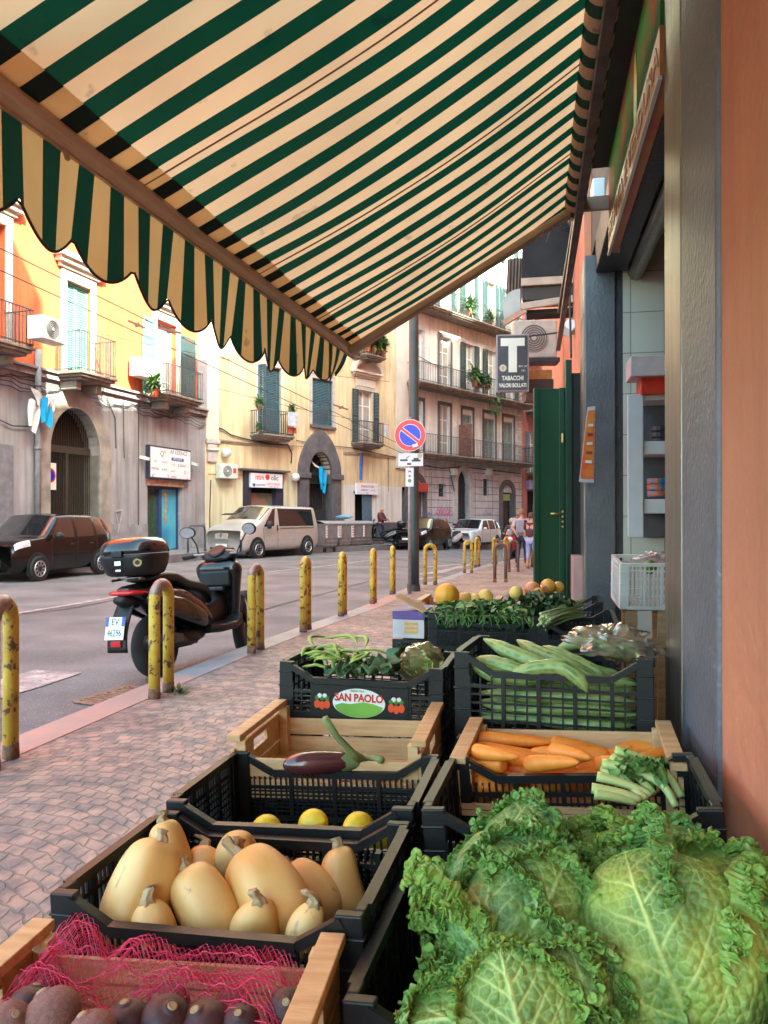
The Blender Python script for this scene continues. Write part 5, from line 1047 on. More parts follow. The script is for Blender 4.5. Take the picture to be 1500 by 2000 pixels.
# carrots
cmat=mat('carrot_orange',(.80,.23,.02),.5,c2=(.86,.30,.04),ns=7,bump=.12,bs=26,stretch=(1,1,5),speck=(30,.7,(.42,.17,.05)),lo=.3,hi=.7)
def carrot(a,b,r,label):
    A_=W(*a);B_=W(*b); ax=B_-A_; L=ax.length; e=MB(); n=24
    rings=[]; bd=jit(.012)
    for t,k in ((0,.35),(.012,.75),(.04,.97),(.15,1.0),(.35,.93),(.55,.83),(.75,.68),(.9,.47),(.97,.28),(1,.08)):
        rings.append([(r*k*math.cos(2*PI*j/16)+bd*math.sin(PI*t),r*k*math.sin(2*PI*j/16),t*L) for j in range(16)])
    e.loft(rings); o=e.build('carrot',cmat,smooth=True,sub=1); o.location=A_; o.rotation_euler=frame_rot(ax).to_euler(); tag(o,label,'carrot','carrots in the wooden crate')
CR=[((935,1440,2.25),(1075,1450,2.2),.021),((925,1462,2.2),(1090,1480,2.12),.026),((915,1480,2.14),(1080,1510,2.05),.026),((1190,1482,2.08),(1035,1465,2.14),.030),((1075,1450,2.24),(1195,1470,2.2),.023),((1285,1450,2.24),(1190,1470,2.2),.026),((1300,1475,2.12),(1200,1500,2.05),.026),((915,1515,2.06),(1060,1525,1.99),.024),((1120,1500,2.08),(1220,1478,2.1),.024),((980,1500,2.1),(1130,1505,2.06),.026),((1110,1530,2.0),(1220,1495,2.05),.026),((1225,1462,2.22),(1300,1462,2.2),.022),((1010,1445,2.28),(1130,1455,2.25),.02),((905,1500,2.12),(1010,1512,2.1),.026),((1150,1465,2.2),(1010,1478,2.2),.022),((1250,1500,2.02),(1160,1535,1.98),.024),((1040,1530,1.98),(1180,1520,2.0),.024),((930,1530,2.0),(1030,1520,2.06),.022)]
wh=['top left carrot against the back board','long carrot at the left, second row from the back','carrot at the left in the middle row','thick carrot lying across the middle of the heap','carrot behind the thick middle one','carrot at the top right against the back board','carrot at the right edge of the crate','carrot at the front left near the black crate rim','short carrot just left of the celery','carrot in the centre below the thick one','carrot pointing to the celery from the front middle','small carrot in the back right corner','carrot half hidden behind the back centre','carrot at the far left against the side board','carrot mostly covered by the thick middle one','carrot under the cut ends of the celery','carrot lowest in front at the middle','carrot lowest in front at the left']
for c_,l__ in zip(CR,wh): carrot(*c_,l__)
for i in range(9):
    u=935+i*36; dd=2.0+.2*((i*5)%4)/4; s_=-1 if i%3 else 1
    carrot((u+s_*50+jit(12),1492-((i*11)%4)*9,dd),(u-s_*45+jit(12),1488+jit(14),dd+.09*s_),.021+.004*random.random(),'carrot laid crosswise on the heap, %s from the left'%['first','second','third','fourth','fifth','sixth','seventh','eighth','ninth'][i])
for i in range(14):
    carrot((930+i*24,1530+(i%2)*4,2.0+.25*((i*7)%5)/5),(1010+i*20,1535,2.0+.2*((i*3)%5)/5),.024,'carrot buried in the lower layer, number counted from the left as %s'%['first','second','third','fourth','fifth','sixth','seventh','eighth','ninth','tenth','eleventh','twelfth','thirteenth','fourteenth'][i])
# celery
celm=mat('celery_stalk',(.62,.66,.25),.45,c2=(.44,.54,.15),ns=5,stretch=(1,1,1),bump=.1,bs=50,lo=.3,hi=.7)
ce=thing('celery_bunch','pale green celery bunch with cut ends, lying right in front of the carrots','celery',W(1200,1520,1.9)); inv0=W(1200,1520,1.9)
ST=[[(1175,1490,1.86),(1230,1500,1.84),(1290,1530,1.80),(1320,1575,1.76)],[(1200,1465,1.92),(1250,1480,1.90),(1300,1510,1.86),(1330,1555,1.80)],[(1165,1515,1.82),(1220,1530,1.80),(1270,1550,1.78)],[(1155,1538,1.78),(1210,1548,1.76),(1250,1560,1.75)],[(1180,1500,1.88),(1220,1525,1.82),(1260,1560,1.76)],[(1195,1478,1.90),(1240,1510,1.85),(1275,1550,1.8)],[(1160,1550,1.76),(1200,1556,1.75),(1240,1566,1.75)]]
for k,s_ in enumerate(ST):
    P=[p-inv0 for p in catmull([W(*q) for q in s_],5)]; MB().tube(P,[.013*(1.15-.35*i/len(P)) for i in range(len(P))],12,flat=.8).build('stalk',celm,ce,smooth=True)
mb=MB(); random.seed(3)
for i in range(60):
    p=W(1245+jit(45),1500+jit(18),1.84+jit(.04))-inv0; leafsurf(mb,p,(jit(1),jit(1),jit(.6)),(jit(1),jit(1),1),.035,.03,.3,i,nu=5,nv=5,ruf=.006)
mb.build('leaves',herb2,ce,smooth=True)
# herb heap, spring onions
random.seed(6); mb=MB()
for i in range(620):
    x=jit(.27);y=jit(.17); z=.12+.10*(1-abs(x)/.5)*random.random()+.05*random.random(); el=random.uniform(-.2,.9); a=jit(PI)
    leafsurf(mb,lp(cP,x,y,z),(math.cos(a),math.sin(a),math.sin(el)*.6),(jit(.6),jit(.6),1),random.uniform(.04,.09),random.uniform(.02,.05),.4,i,m=i%2,nu=5,nv=5,ruf=.006)
for i in range(90): p=lp(cP,jit(.26),jit(.17),.15+.05*random.random()); a=jit(PI); mb.tube([p,p+Vector((math.cos(a)*.05,math.sin(a)*.05,.03)),p+Vector((math.cos(a)*.12,math.sin(a)*.12,jit(.02)))],.0025,5,m=1)
for i in range(70): p=lp(cP,jit(.26),-.17,.19); mb.tube([p,p+Vector((jit(.02),-.04,.0)),p+Vector((jit(.03),-.06,-.07*random.random()))],.0022,4,m=1)
hb=mb.build('leafy_greens',[herb,herb2],smooth=True); hb['kind']='stuff'; tag(hb,'heap of leafy green herbs filling the black crate','greens')
mb=MB()
for i in range(150): x=jit(.27);y=jit(.17); leafsurf(mb,lp(cP,x,y,.02+random.random()*.13),(jit(1),jit(1),jit(.6)),(jit(.6),jit(.6),1),.07,.04,.4,i,nu=4,nv=4)
hb=mb.build('leafy_greens',herb,smooth=True); hb['kind']='stuff'; tag(hb,'lower leaves of green herbs seen through the slots of their crate','greens')
onm=mat('spring_onion',(.42,.52,.18),.5,c2=(.62,.62,.40),ns=3,lo=.35,hi=.6)
so_=thing('spring_onion_bunch','bunch of long pale green spring onions lying diagonally over the crate beside the herbs','spring onions',lp(cO,0,0,.18)); b0=lp(cO,0,0,.18)
for i in range(30):
    a=W(1062+jit(12),1222+jit(9)-i*.7,3.95+jit(.06)); b=W(1130+jit(14),1192+jit(18)-i*.3,4.25+jit(.08)); m_=a.lerp(b,.5)+Vector((0,0,.012+jit(.008)))
    MB().tube([p-b0 for p in catmull([a,m_,b],4)],[.0075-.0004*k for k in range(9)],7).build('stalk',onm,so_,smooth=True)
mb=MB()
for i in range(80): leafsurf(mb,W(1062+jit(35),1178+jit(10),4.2+jit(.1)),(jit(1),jit(1),jit(.3)),(jit(.5),jit(.5),1),.10,.055,.35,i,nu=5,nv=5)
tag(mb.build('leafy_greens',dkleaf,smooth=True),'dark green leaves piled behind the spring onions','greens')['kind']='stuff'
for i in range(5): carrot_=None
# melons and other fruit
def ball(name,u,v,d,r,m,label,cat,rib=0,grp=None,sq_=1.):
    mb=MB(); n=40; rings=[]
    for k in range(1,16):
        ph=PI*k/16-PI/2; rings.append([(r*math.cos(ph)*(1+rib*abs(math.cos(5*2*PI*j/n)))*math.cos(2*PI*j/n),r*math.cos(ph)*(1+rib*abs(math.cos(5*2*PI*j/n)))*math.sin(2*PI*j/n),r*sq_*math.sin(ph)) for j in range(n)])
    mb.loft(rings); o=mb.build(name,m,smooth=True,loc=W(u,v,d),rot=(jit(.4),jit(.4),jit(1))); MB().lathe([(r*.09,0),(r*.07,r*.06),(r*.05,r*.09)],8).build('stalk_scar',stemm,o,loc=(0,0,r*sq_*.96)); return tag(o,label,cat,grp)
mel=mat('orange_melon',(.80,.36,.03),.5,c2=(.72,.28,.02),ns=5,bump=.1); pom=mat('pomegranate_red',(.60,.16,.07),.4,c2=(.62,.28,.10),ns=4); ora=mat('orange_skin',(.78,.38,.05),.45,bump=.1,bs=90); yel=mat('yellow_fruit',(.80,.55,.12),.5)
ball('melon',873,1163,4.78,.077,mel,'round bright orange melon standing up in the far wooden crate','melon',.03)
for u,v,r,lb in ((908,1171,.05,'small yellow melon right beside the round orange melon'),(928,1172,.045,'pale yellow melon in the middle of the far wooden crate'),(948,1166,.05,'yellow melon at the right end of the far wooden crate'),(890,1178,.045,'yellow melon just under the round orange melon')): ball('melon',u,v,4.9,r,yel,lb,'melon')
ball('pomegranate',1040,1152,4.95,.055,pom,'red pomegranate in the far black crate','pomegranate'); ball('pomegranate',1060,1156,5.02,.045,pom,'smaller pomegranate behind the red one in the far black crate','pomegranate')
ball('orange',1070,1145,5.05,.05,ora,'big orange on top at the right of the far black crate','orange'); ball('orange',1090,1147,5.1,.04,ora,'small orange at the far right of the far black crate','orange'); ball('orange',1008,1158,4.9,.045,yel,'yellow grapefruit at the left of the far black crate','grapefruit'); ball('orange',1052,1160,4.9,.042,ora,'orange low in front of the pomegranates','orange')
# cardboard box
bx=thing('cardboard_box','white and purple printed cardboard fruit box left of the herb crate','box',(-.685,4.58,.60),-.05); mb=MB(); mb.box(-.12,-.17,0,.07,.17,.11); mb.build('box_body',mat('box_white',(.62,.56,.55),.6),bx,bevel=.004)
MB().box(-.122,-.172,.1101,.072,.172,.16).build('purple_band',mat('box_purple',(.13,.06,.25),.5),bx); MB().cbox((-.02,-.1,.20),(.19,.16,.006),rot=Matrix.Rotation(.5,3,'Y')).build('open_flap',mat('box_kraft',(.62,.38,.16),.7),bx)
for k in range(3): MB().box(-.05,-.173,.03+k*.024,.03,-.1705,.045+k*.024).build('orange_stripe',ora,bx)
stack(cL,-.70,4.6,.59,3,1.5,'cardboard box',.55)
# ---------------- savoy cabbages ----------------
def hash2(i,j,s):
    v=np.sin(i*127.1+j*311.7+s*74.7)*43758.5453; return v-np.floor(v)
def worley(x,y,s):
    xi=np.floor(x);yi=np.floor(y);f1=np.full(x.shape,9.);f2=f1.copy()
    for a in (-1,0,1):
        for b in (-1,0,1):
            cx=xi+a+.5+.42*(2*hash2(xi+a,yi+b,s)-1); cy=yi+b+.5+.42*(2*hash2(xi+a,yi+b,s+9)-1)
            d=np.hypot(x-cx,y-cy); n1=np.minimum(f1,d); f2=np.minimum(np.maximum(f1,d),f2); f1=n1
    return f1,f2
def vnoise(x,y,s):
    xi=np.floor(x);yi=np.floor(y);fx=x-xi;fy=y-yi;fx=fx*fx*(3-2*fx);fy=fy*fy*(3-2*fy)
    a=hash2(xi,yi,s);b=hash2(xi+1,yi,s);c=hash2(xi,yi+1,s);d=hash2(xi+1,yi+1,s)
    return (a*(1-fx)+b*fx)*(1-fy)+(c*(1-fx)+d*fx)*fy-.5
savm=bpy.data.materials.new('savoy_leaf'); savm.use_nodes=True; n_=savm.node_tree.nodes; l_=savm.node_tree.links; b_=n_['Principled BSDF']
def attr_(k): 
    a=n_.new('ShaderNodeAttribute'); a.attribute_name=k; return a.outputs['Fac']
tc_=n_.new('ShaderNodeTexCoord'); nz_=n_.new('ShaderNodeTexNoise'); nz_.inputs['Scale'].default_value=9; nz_.inputs['Detail'].default_value=6; l_.new(tc_.outputs['Object'],nz_.inputs[0])
rp_=n_.new('ShaderNodeValToRGB'); rp_.color_ramp.elements[0].position=.38; rp_.color_ramp.elements[1].position=.62; rp_.color_ramp.elements[0].color=(.095,.175,.045,1); rp_.color_ramp.elements[1].color=(.29,.37,.07,1); l_.new(nz_.outputs[0],rp_.inputs[0])
m1=n_.new('ShaderNodeMixRGB'); l_.new(attr_('tone'),m1.inputs[0]); l_.new(rp_.outputs[0],m1.inputs[1]); m1.inputs[2].default_value=(.18,.31,.045,1)
m2=n_.new('ShaderNodeMixRGB'); l_.new(attr_('vein'),m2.inputs[0]); l_.new(m1.outputs[0],m2.inputs[1]); m2.inputs[2].default_value=(.55,.62,.22,1)
oi_=n_.new('ShaderNodeObjectInfo'); rr_=n_.new('ShaderNodeValToRGB'); rr_.color_ramp.elements[0].color=(.78,.86,.85,1); rr_.color_ramp.elements[1].color=(1.12,1.05,.85,1); l_.new(oi_.outputs['Random'],rr_.inputs[0]); m3_=n_.new('ShaderNodeMixRGB'); m3_.blend_type='MULTIPLY'; m3_.inputs[0].default_value=1; l_.new(m2.outputs[0],m3_.inputs[1]); l_.new(rr_.outputs[0],m3_.inputs[2]); l_.new(m3_.outputs[0],b_.inputs['Base Color']); b_.inputs['Roughness'].default_value=.58; b_.inputs['Subsurface Weight'].default_value=.0
vb=n_.new('ShaderNodeTexVoronoi'); vb.feature='SMOOTH_F1'; vb.inputs['Scale'].default_value=150; l_.new(tc_.outputs['Object'],vb.inputs['Vector']); bp_=n_.new('ShaderNodeBump'); bp_.inputs['Strength'].default_value=.45; bp_.inputs['Distance'].default_value=.004; l_.new(vb.outputs[0],bp_.inputs['Height']); l_.new(bp_.outputs[0],b_.inputs['Normal'])
def sleaf(parent,cen,axis,nrm,L,Wd,Rad,seed,curl=.03,ruf=.012,nu=130,nv=150,cup=1.,name='leaf',frill=1.,bright=0.):
    a=Vector(axis).normalized(); n=Vector(nrm); n=(n-a*n.dot(a)).normalized(); s=a.cross(n)
    U,V=np.meshgrid(np.linspace(-1,1,nu),np.linspace(0,1,nv))
    wv=np.sin(PI*np.clip(.10+.90*V,0,1)**.92)**.55; wv=np.where(V>.985,wv*.8,wv)
    wv=wv*(1+.05*np.sin(V*23+seed)+.03*np.sin(V*51+seed*2))
    X=U*Wd/2*wv; Yc=(V-.42)*L
    tipf=1-.10*np.abs(U)**2*V; Yc=Yc*tipf+.015*L*np.sin(U*9+seed)*V
    edge=np.clip(np.maximum(np.abs(U)**1.0,V**1.2*1.0),0,1); ed=np.clip((edge-.80)/.20,0,1)**1.3
    D2=X**2+Yc**2; D=np.sqrt(D2)+1e-9; ang=np.clip(D/Rad,0,1.5)*cup; Z=-(Rad*(1-np.cos(ang))); sc_=np.where(D>1e-6,Rad*np.sin(ang)/np.maximum(D,1e-6)/max(cup,.01),1); X2=X*sc_;Y2=Yc*sc_
    sx=X/L*1.0; sy=V; side=np.where(U>0,.0,.5)
    nvn=6.5; cur=sy-np.abs(sx)*(.9)-.25*np.abs(sx)**2
    ph=cur*nvn+side+.10*vnoise(X*25,Yc*25,seed); fr=np.abs(ph-np.round(ph))/nvn*L*.75
    mid=np.exp(-(np.abs(X)/(.0055*(1.25-V)))**2)
    sv=np.exp(-(fr/(.0021*(1.15-.8*np.abs(U))+.0004))**2)*np.clip(1.25-np.abs(U),0,1)*(cur>-.05)
    k=62.; f1,f2=worley(X*k+.8*vnoise(X*40,Yc*40,seed+3),Yc*k*.9,seed); ret=np.exp(-((f2-f1)/.13)**2)
    k2=150.; g1,g2=worley(X*k2,Yc*k2,seed+5); ret2=np.exp(-((g2-g1)/.16)**2)
    vein=np.clip(np.maximum(mid,np.maximum(sv*.9,ret*.5)),0,1)
    vein=np.maximum(vein,ret2*.16)*np.clip(.72+.9*vnoise(X*16,Yc*16,seed+12),.25,1)
    blister=(1-np.clip(f1,0,1))*(1-np.maximum(mid,sv))*.0060+(1-np.clip(g1,0,1))*.0011
    Z=Z+blister+mid*.006+sv*.0022 - ret*.0006
    Z=Z+.016*vnoise(X*24,Yc*24,seed+1)+.026*vnoise(X*10,Yc*10,seed+2)
    per=np.where(np.abs(U)>V,V*3.2,U*2.4+5)
    Z=Z+ed*(curl+ruf*.7*np.sin(per*19+seed)+ruf*.55*np.sin(per*47+seed*3)*frill+ruf*1.2*vnoise(X*95,Yc*95,seed+4)*frill+ruf*.5*vnoise(X*190,Yc*190,seed+6)*frill)
    X2=X2+ed*ruf*.30*np.sin(per*51+seed)*frill; Y2=Y2+ed*ruf*.30*np.cos(per*47+seed)*frill
    tone=np.clip(ed*.75+bright+.35*vnoise(X*14,Yc*14,seed+8),0,1)
    vs=[]; c=Vector(cen); A=np.array(a);S=np.array(s);N_=np.array(n)
    P=np.array(c)[None,None]+X2[...,None]*S+Y2[...,None]*A+Z[...,None]*N_
    mb=MB(); mb.v=[tuple(p) for p in P.reshape(-1,3)]; mb.f=[(j*nu+i,j*nu+i+1,(j+1)*nu+i+1,(j+1)*nu+i) for j in range(nv-1) for i in range(nu-1)]; mb.m=[0]*len(mb.f)
    if frill>.8:
        rs_=np.random.RandomState(int(seed*13)%9999); base=P.reshape(nv,nu,3)
        tn=tone.ravel().tolist(); vn=vein.ravel().tolist()
        for q in range(int(260*(L+Wd)/.5)):
            e_=rs_.rand(); inn=int(rs_.randint(0,5))
            if e_<.36: i_,j_=inn,int(nv*(.35+.64*rs_.rand()))-1
            elif e_<.72: i_,j_=nu-1-inn,int(nv*(.35+.64*rs_.rand()))-1
            else: i_,j_=rs_.randint(2,nu-2),nv-1-inn
            p=base[j_,i_]; Ls=.004+.009*rs_.rand()**1.4; d1=rs_.randn(3); d1/=np.linalg.norm(d1); out=p-np.array(c); out/=np.linalg.norm(out)+1e-9; d1=d1*.75+out*.6+N_*.5; d1/=np.linalg.norm(d1); d2=np.cross(d1,rs_.randn(3)); d2/=np.linalg.norm(d2); d3=np.cross(d1,d2); tq=.45+.55*rs_.rand(); o_=len(mb.v)
            for b_i in range(4):
                for a_i in range(4):
                    x_=(a_i/3-.5)*2; y_=b_i/3; w_=(.35,.95,1.05,.55)[b_i]; k_=p+d1*Ls*(y_*1.3-.25)+d2*Ls*x_*w_*.8+d3*Ls*(.45*x_*x_-.5*y_*y_+.12*math.sin(9*x_+7*y_+q)); mb.v.append(tuple(k_)); tn.append(min(1,tq)); vn.append(.10*(1-abs(x_)))
            for b_i in range(3):
                for a_i in range(3): s0=o_+b_i*4+a_i; mb.f.append((s0,s0+1,s0+5,s0+4)); mb.m.append(0)
        return mb.build(name,savm,parent,smooth=True,attr={'vein':vn,'tone':tn},solid=.0009)
    return mb.build(name,savm,parent,smooth=True,attr={'vein':vein.ravel().tolist(),'tone':tone.ravel().tolist()},solid=.0012)
def head(loc,Rd,leaves,label,seed):
    e=thing('savoy_cabbage',label,'cabbage',loc,group='savoy cabbages heaped in the nearest right crate')
    # tight heart
    def fn(u,v):
        th=2*PI*u;ph=PI*(v-.5);d=Vector((math.cos(ph)*math.cos(th),math.cos(ph)*math.sin(th),math.sin(ph))); return d*(Rd*.86*(1+.10*mnoise.turbulence(d*3+Vector((seed,0,0)),4,False)-.05))
    mb=MB(); mb.grid(fn,64,48); o=mb.build('heart',savm,e,smooth=True,attr={'vein':[max(0,min(.45,.3+.5*mnoise.noise(Vector(p)*90))) for p in mb.v],'tone':[.25]*len(mb.v)})
    for i,(n,ax,L,Wd,kw) in enumerate(leaves):
        n=Vector(n).normalized(); sleaf(e,n*Rd*(.93+.03*(i%3)),ax,n,L,Wd,Rd*1.12,seed*7+i,**kw)
    return e
vdir=lambda u,v,d:(Vector((0,0,ZC))-W(u,v,d)).normalized()
# big right cabbage: one broad leaf facing the viewer, frilled leaves behind it
cR_=W(1315,1890,1.20); rt=Vector((cT,sT,0)); up=Vector((0,0,1)); vw=vdir(1315,1890,1.2)
upv=(up-vw*up.dot(vw)).normalized(); 
def D3(x,y,z): return rt*x+upv*y+vw*z   # screenlike axes, only for posing the head
head(cR_,.125,[(D3(-.10,.0,1),D3(-.42,.9,0),.42,.40,dict(curl=.0,ruf=.005,frill=.6,nu=190,nv=210,cup=.85)),
 (D3(.95,.25,.35),D3(.25,1,.1),.27,.26,dict(curl=.05,ruf=.014,bright=.25)),(D3(.55,.85,.1),D3(.5,.7,-.1),.26,.26,dict(curl=.05,ruf=.015,bright=.3)),
 (D3(-.35,.95,.1),D3(-.2,.9,.1),.24,.25,dict(curl=.04,ruf=.012)),(D3(.8,-.5,.3),D3(.7,-.3,.1),.26,.25,dict(curl=.04,ruf=.012)),(D3(-.8,-.5,.4),D3(-.4,-.8,0),.25,.24,dict(curl=.03,ruf=.010)),(D3(.1,-.95,.3),D3(.2,-.9,0),.25,.25,dict(curl=.03,ruf=.01))],'large savoy cabbage with one broad veined outer leaf, biggest in the right foreground',2)
head(W(1010,1835,1.27),.105,[(D3(-.35,.1,.9),D3(-.2,1,.1),.24,.22,dict(curl=.02,ruf=.012)),(D3(.45,.35,.85),D3(.5,.9,0),.22,.20,dict(curl=.03,ruf=.014,bright=.15)),
 (D3(-.9,.35,.2),D3(-.8,.6,.2),.24,.22,dict(curl=.05,ruf=.017,bright=.45)),(D3(.1,.9,.4),D3(0,1,-.3),.22,.24,dict(curl=.035,ruf=.016,bright=.1)),(D3(.8,-.2,.5),D3(.6,-.6,0),.22,.20,dict(curl=.03,ruf=.012)),(D3(-.1,-.8,.6),D3(-.2,-.9,.2),.22,.24,dict(curl=.03,ruf=.013)),(D3(-.8,-.5,.4),D3(-.6,-.6,.2),.20,.2,dict(curl=.03,ruf=.012))],'blue green savoy cabbage at the left of the heap, frilly edge over the crate',5)
head(W(985,1750,1.42),.10,[(D3(-.1,.25,.95),D3(.15,-1,.1),.25,.24,dict(curl=.02,ruf=.012,bright=.1)),(D3(.6,.3,.7),D3(.6,-.7,.1),.24,.20,dict(curl=.03,ruf=.014,bright=.35)),
 (D3(-.8,.3,.5),D3(-.7,-.4,.2),.23,.22,dict(curl=.03,ruf=.013)),(D3(0,.95,.2),D3(.1,.9,0),.24,.26,dict(curl=.03,ruf=.014)),(D3(.9,.1,.2),D3(.8,.2,.1),.22,.2,dict(curl=.04,ruf=.016,bright=.4)),(D3(-.5,-.6,.6),D3(-.4,-.7,.1),.2,.2,dict(curl=.03,ruf=.014,bright=.2))],'savoy cabbage at the top left of the heap, behind the blue green one',8)
head(W(1265,1775,1.42),.095,[(D3(-.2,.3,.9),D3(-.5,.7,0),.22,.20,dict(curl=.02,ruf=.013)),(D3(.5,.5,.7),D3(.9,-.1,0),.30,.20,dict(curl=.035,ruf=.016,bright=.3)),
 (D3(-.6,.8,.1),D3(-.3,1,0),.2,.16,dict(curl=.05,ruf=.017)),(D3(.9,.2,.2),D3(.9,-.3,.1),.28,.22,dict(curl=.05,ruf=.017,bright=.45)),(D3(.1,.95,.2),D3(.3,.9,.0),.22,.24,dict(curl=.02,ruf=.012)),(D3(-.8,0,.5),D3(-.7,.2,.1),.2,.2,dict(curl=.03,ruf=.013,bright=.3))],'dark savoy cabbage at the top right of the heap near the terracotta wall',11)
head(W(1035,2050,1.10),.095,[(D3(-.1,.45,.85),D3(-.4,1,0),.22,.22,dict(curl=.025,ruf=.012,bright=.1)),(D3(.7,.55,.5),D3(.5,.8,0),.22,.22,dict(curl=.045,ruf=.014)),
 (D3(-.8,.3,.3),D3(-.9,.2,.1),.24,.2,dict(curl=.03,ruf=.016,bright=.5)),(D3(0,.95,.1),D3(.1,.9,-.1),.21,.24,dict(curl=.04,ruf=.012)),(D3(.8,-.3,.5),D3(.9,-.2,0),.22,.2,dict(curl=.03,ruf=.012))],'savoy cabbage at the bottom of the photo, lowest and nearest of the heap',14)
head(W(1125,1715,1.5),.07,[(D3(0,.5,.8),D3(.1,1,0),.15,.15,dict(curl=.03,ruf=.012,nu=60,nv=70)),(D3(.6,.6,.3),D3(.6,.6,0),.15,.14,dict(curl=.04,ruf=.014,nu=60,nv=70,bright=.3)),(D3(-.6,.6,.3),D3(-.5,.7,0),.15,.14,dict(curl=.04,ruf=.014,nu=60,nv=70,bright=.3))],'small savoy cabbage wedged at the back between the two rear ones',17)
# ---------------- beets and net ----------------
btm=mat('beet_skin',(.27,.13,.10),.7,c2=(.17,.075,.065),ns=8,bump=.4,bs=30,speck=(20,.62,(.42,.24,.17))); btd=mat('dark_beet_skin',(.06,.02,.022),.5,c2=(.035,.012,.014),ns=8,bump=.2)
random.seed(21)
BT=[((105,1975),1.10,.040,0,'round beet with brown scarred crown, standing clear at the left under the net'),((180,2000),1.06,.034,0,'beet just right of the scarred one, cut by the bottom edge'),((20,1995),1.08,.034,0,'reddish beet in the bottom left corner'),((60,1955),1.14,.035,1,'dark beet behind the scarred one'),((250,1975),1.12,.036,1,'dark beet to the right of the pale ones'),((325,1990),1.12,.036,1,'dark purple beet left of the bottom centre'),((400,2000),1.12,.036,1,'dark purple beet near the bottom centre of the crate'),((470,1985),1.12,.034,1,'dark beet under the net right of the centre'),((455,1940),1.2,.034,0,'brown beet seen through the net at the back'),((330,1940),1.2,.036,0,'brown beet behind the net at the back left of the centre'),((100,1900),1.24,.034,1,'beet under the net in the back left corner'),((560,1960),1.16,.034,1,'dark beet at the right side of the crate')]
for (u,v),d,r,dk,lb in BT:
    v+=16+jit(12); r*=1+jit(.14)
    mb=MB(); mb.lathe([(0,-1.35),(.08,-1.25),(.25,-1.0),(.72,-.72),(.96,-.25),(1,.1),(.9,.5),(.62,.82),(.38,.9),(.3,.92),(.26,1.03),(0,1.0)],26)
    o=mb.build('beet',btd if dk else btm,smooth=True,sub=1); o.location=W(u,v,d); o.scale=(r,r,r*.92); o.rotation_euler=(R(25)+jit(.5),jit(.5),jit(3)); tag(o,lb,'beet','beets in the wooden crate')
    MB().lathe([(.22,.90),(.19,1.0),(.15,1.06),(.10,1.02),(0,1.05)],9).build('crown_scar',stemm,o,smooth=True)
netm=mat('pink_net',(.68,.035,.12),.4,c2=(.55,.02,.09),ns=9)
def netfn(u,v):
    x=fb(-.255,.235,u); y=fb(-.13,.155,v); c=lp(cB,x,y,0)
    h=.082+.040*v+.030*abs(mnoise.noise((x*9,y*9,3)))+.020*mnoise.noise((x*22,y*22,1))+.012*mnoise.noise((x*50,y*50,5)); 
    if u<.28: h+=.035*math.sin(PI*u/.28)*v
    edge=min(u,1-u)*9; h-=.04*max(0,1-edge)
    return Vector((c.x,c.y,lp(cB,x,y,h).z))
NU,NV=96,52; keep=[]
def netmesh(): 
    mb=MB(); ids={}
    def P(i,j):
        if (i,j) not in ids:
            ids[(i,j)]=len(mb.v); p=netfn(min(1,max(0,i/NU)),min(1,max(0,j/NV))); mb.v.append((p.x,p.y,p.z))
        return ids[(i,j)]
    for j in range(1,NV):
        for i in range(1,NU):
            if (i+j)%2: continue
            x=i/NU;y=j/NV
            if y<.42 and x<.34 and not (y>.25 and x>.28): continue
            if y<.22+.1*math.sin(x*9): continue
            mb.f.append((P(i-1,j),P(i,j-1),P(i+1,j),P(i,j+1))); mb.m.append(0)
    return mb
nt1=netmesh().build('net_bag',netm); q=nt1.modifiers.new('w','WIREFRAME'); q.thickness=.0013; q.use_even_offset=False; tag(nt1,'bright pink plastic net bag draped over the beets','net bag')
q=netmesh(); q.v=[(x+.004,y+.003,z-.012+.008*mnoise.noise((x*30,y*30,4))) for x,y,z in q.v]; n2_=q.build('net_layer',netm,nt1); q=n2_.modifiers.new('w','WIREFRAME'); q.thickness=.0013; q.use_even_offset=False
mb=MB(); 
for k in range(7):
    v=.25+.11*k; pts=[netfn(max(0,min(1,u/60)),max(0,min(1,v+.03*math.sin(u*.21+k*2))))+Vector((0,0,.004+.006*mnoise.noise((u*.3,k,0)))) for u in range((22 if v<.45 else 2),58)]
    rs=[.0007+.0010*abs(mnoise.noise((u*.3,k*3,2))) for u in range(len(pts))]; mb.tube(pts,rs,5)
mb.build('net_fold',netm,nt1,smooth=True)
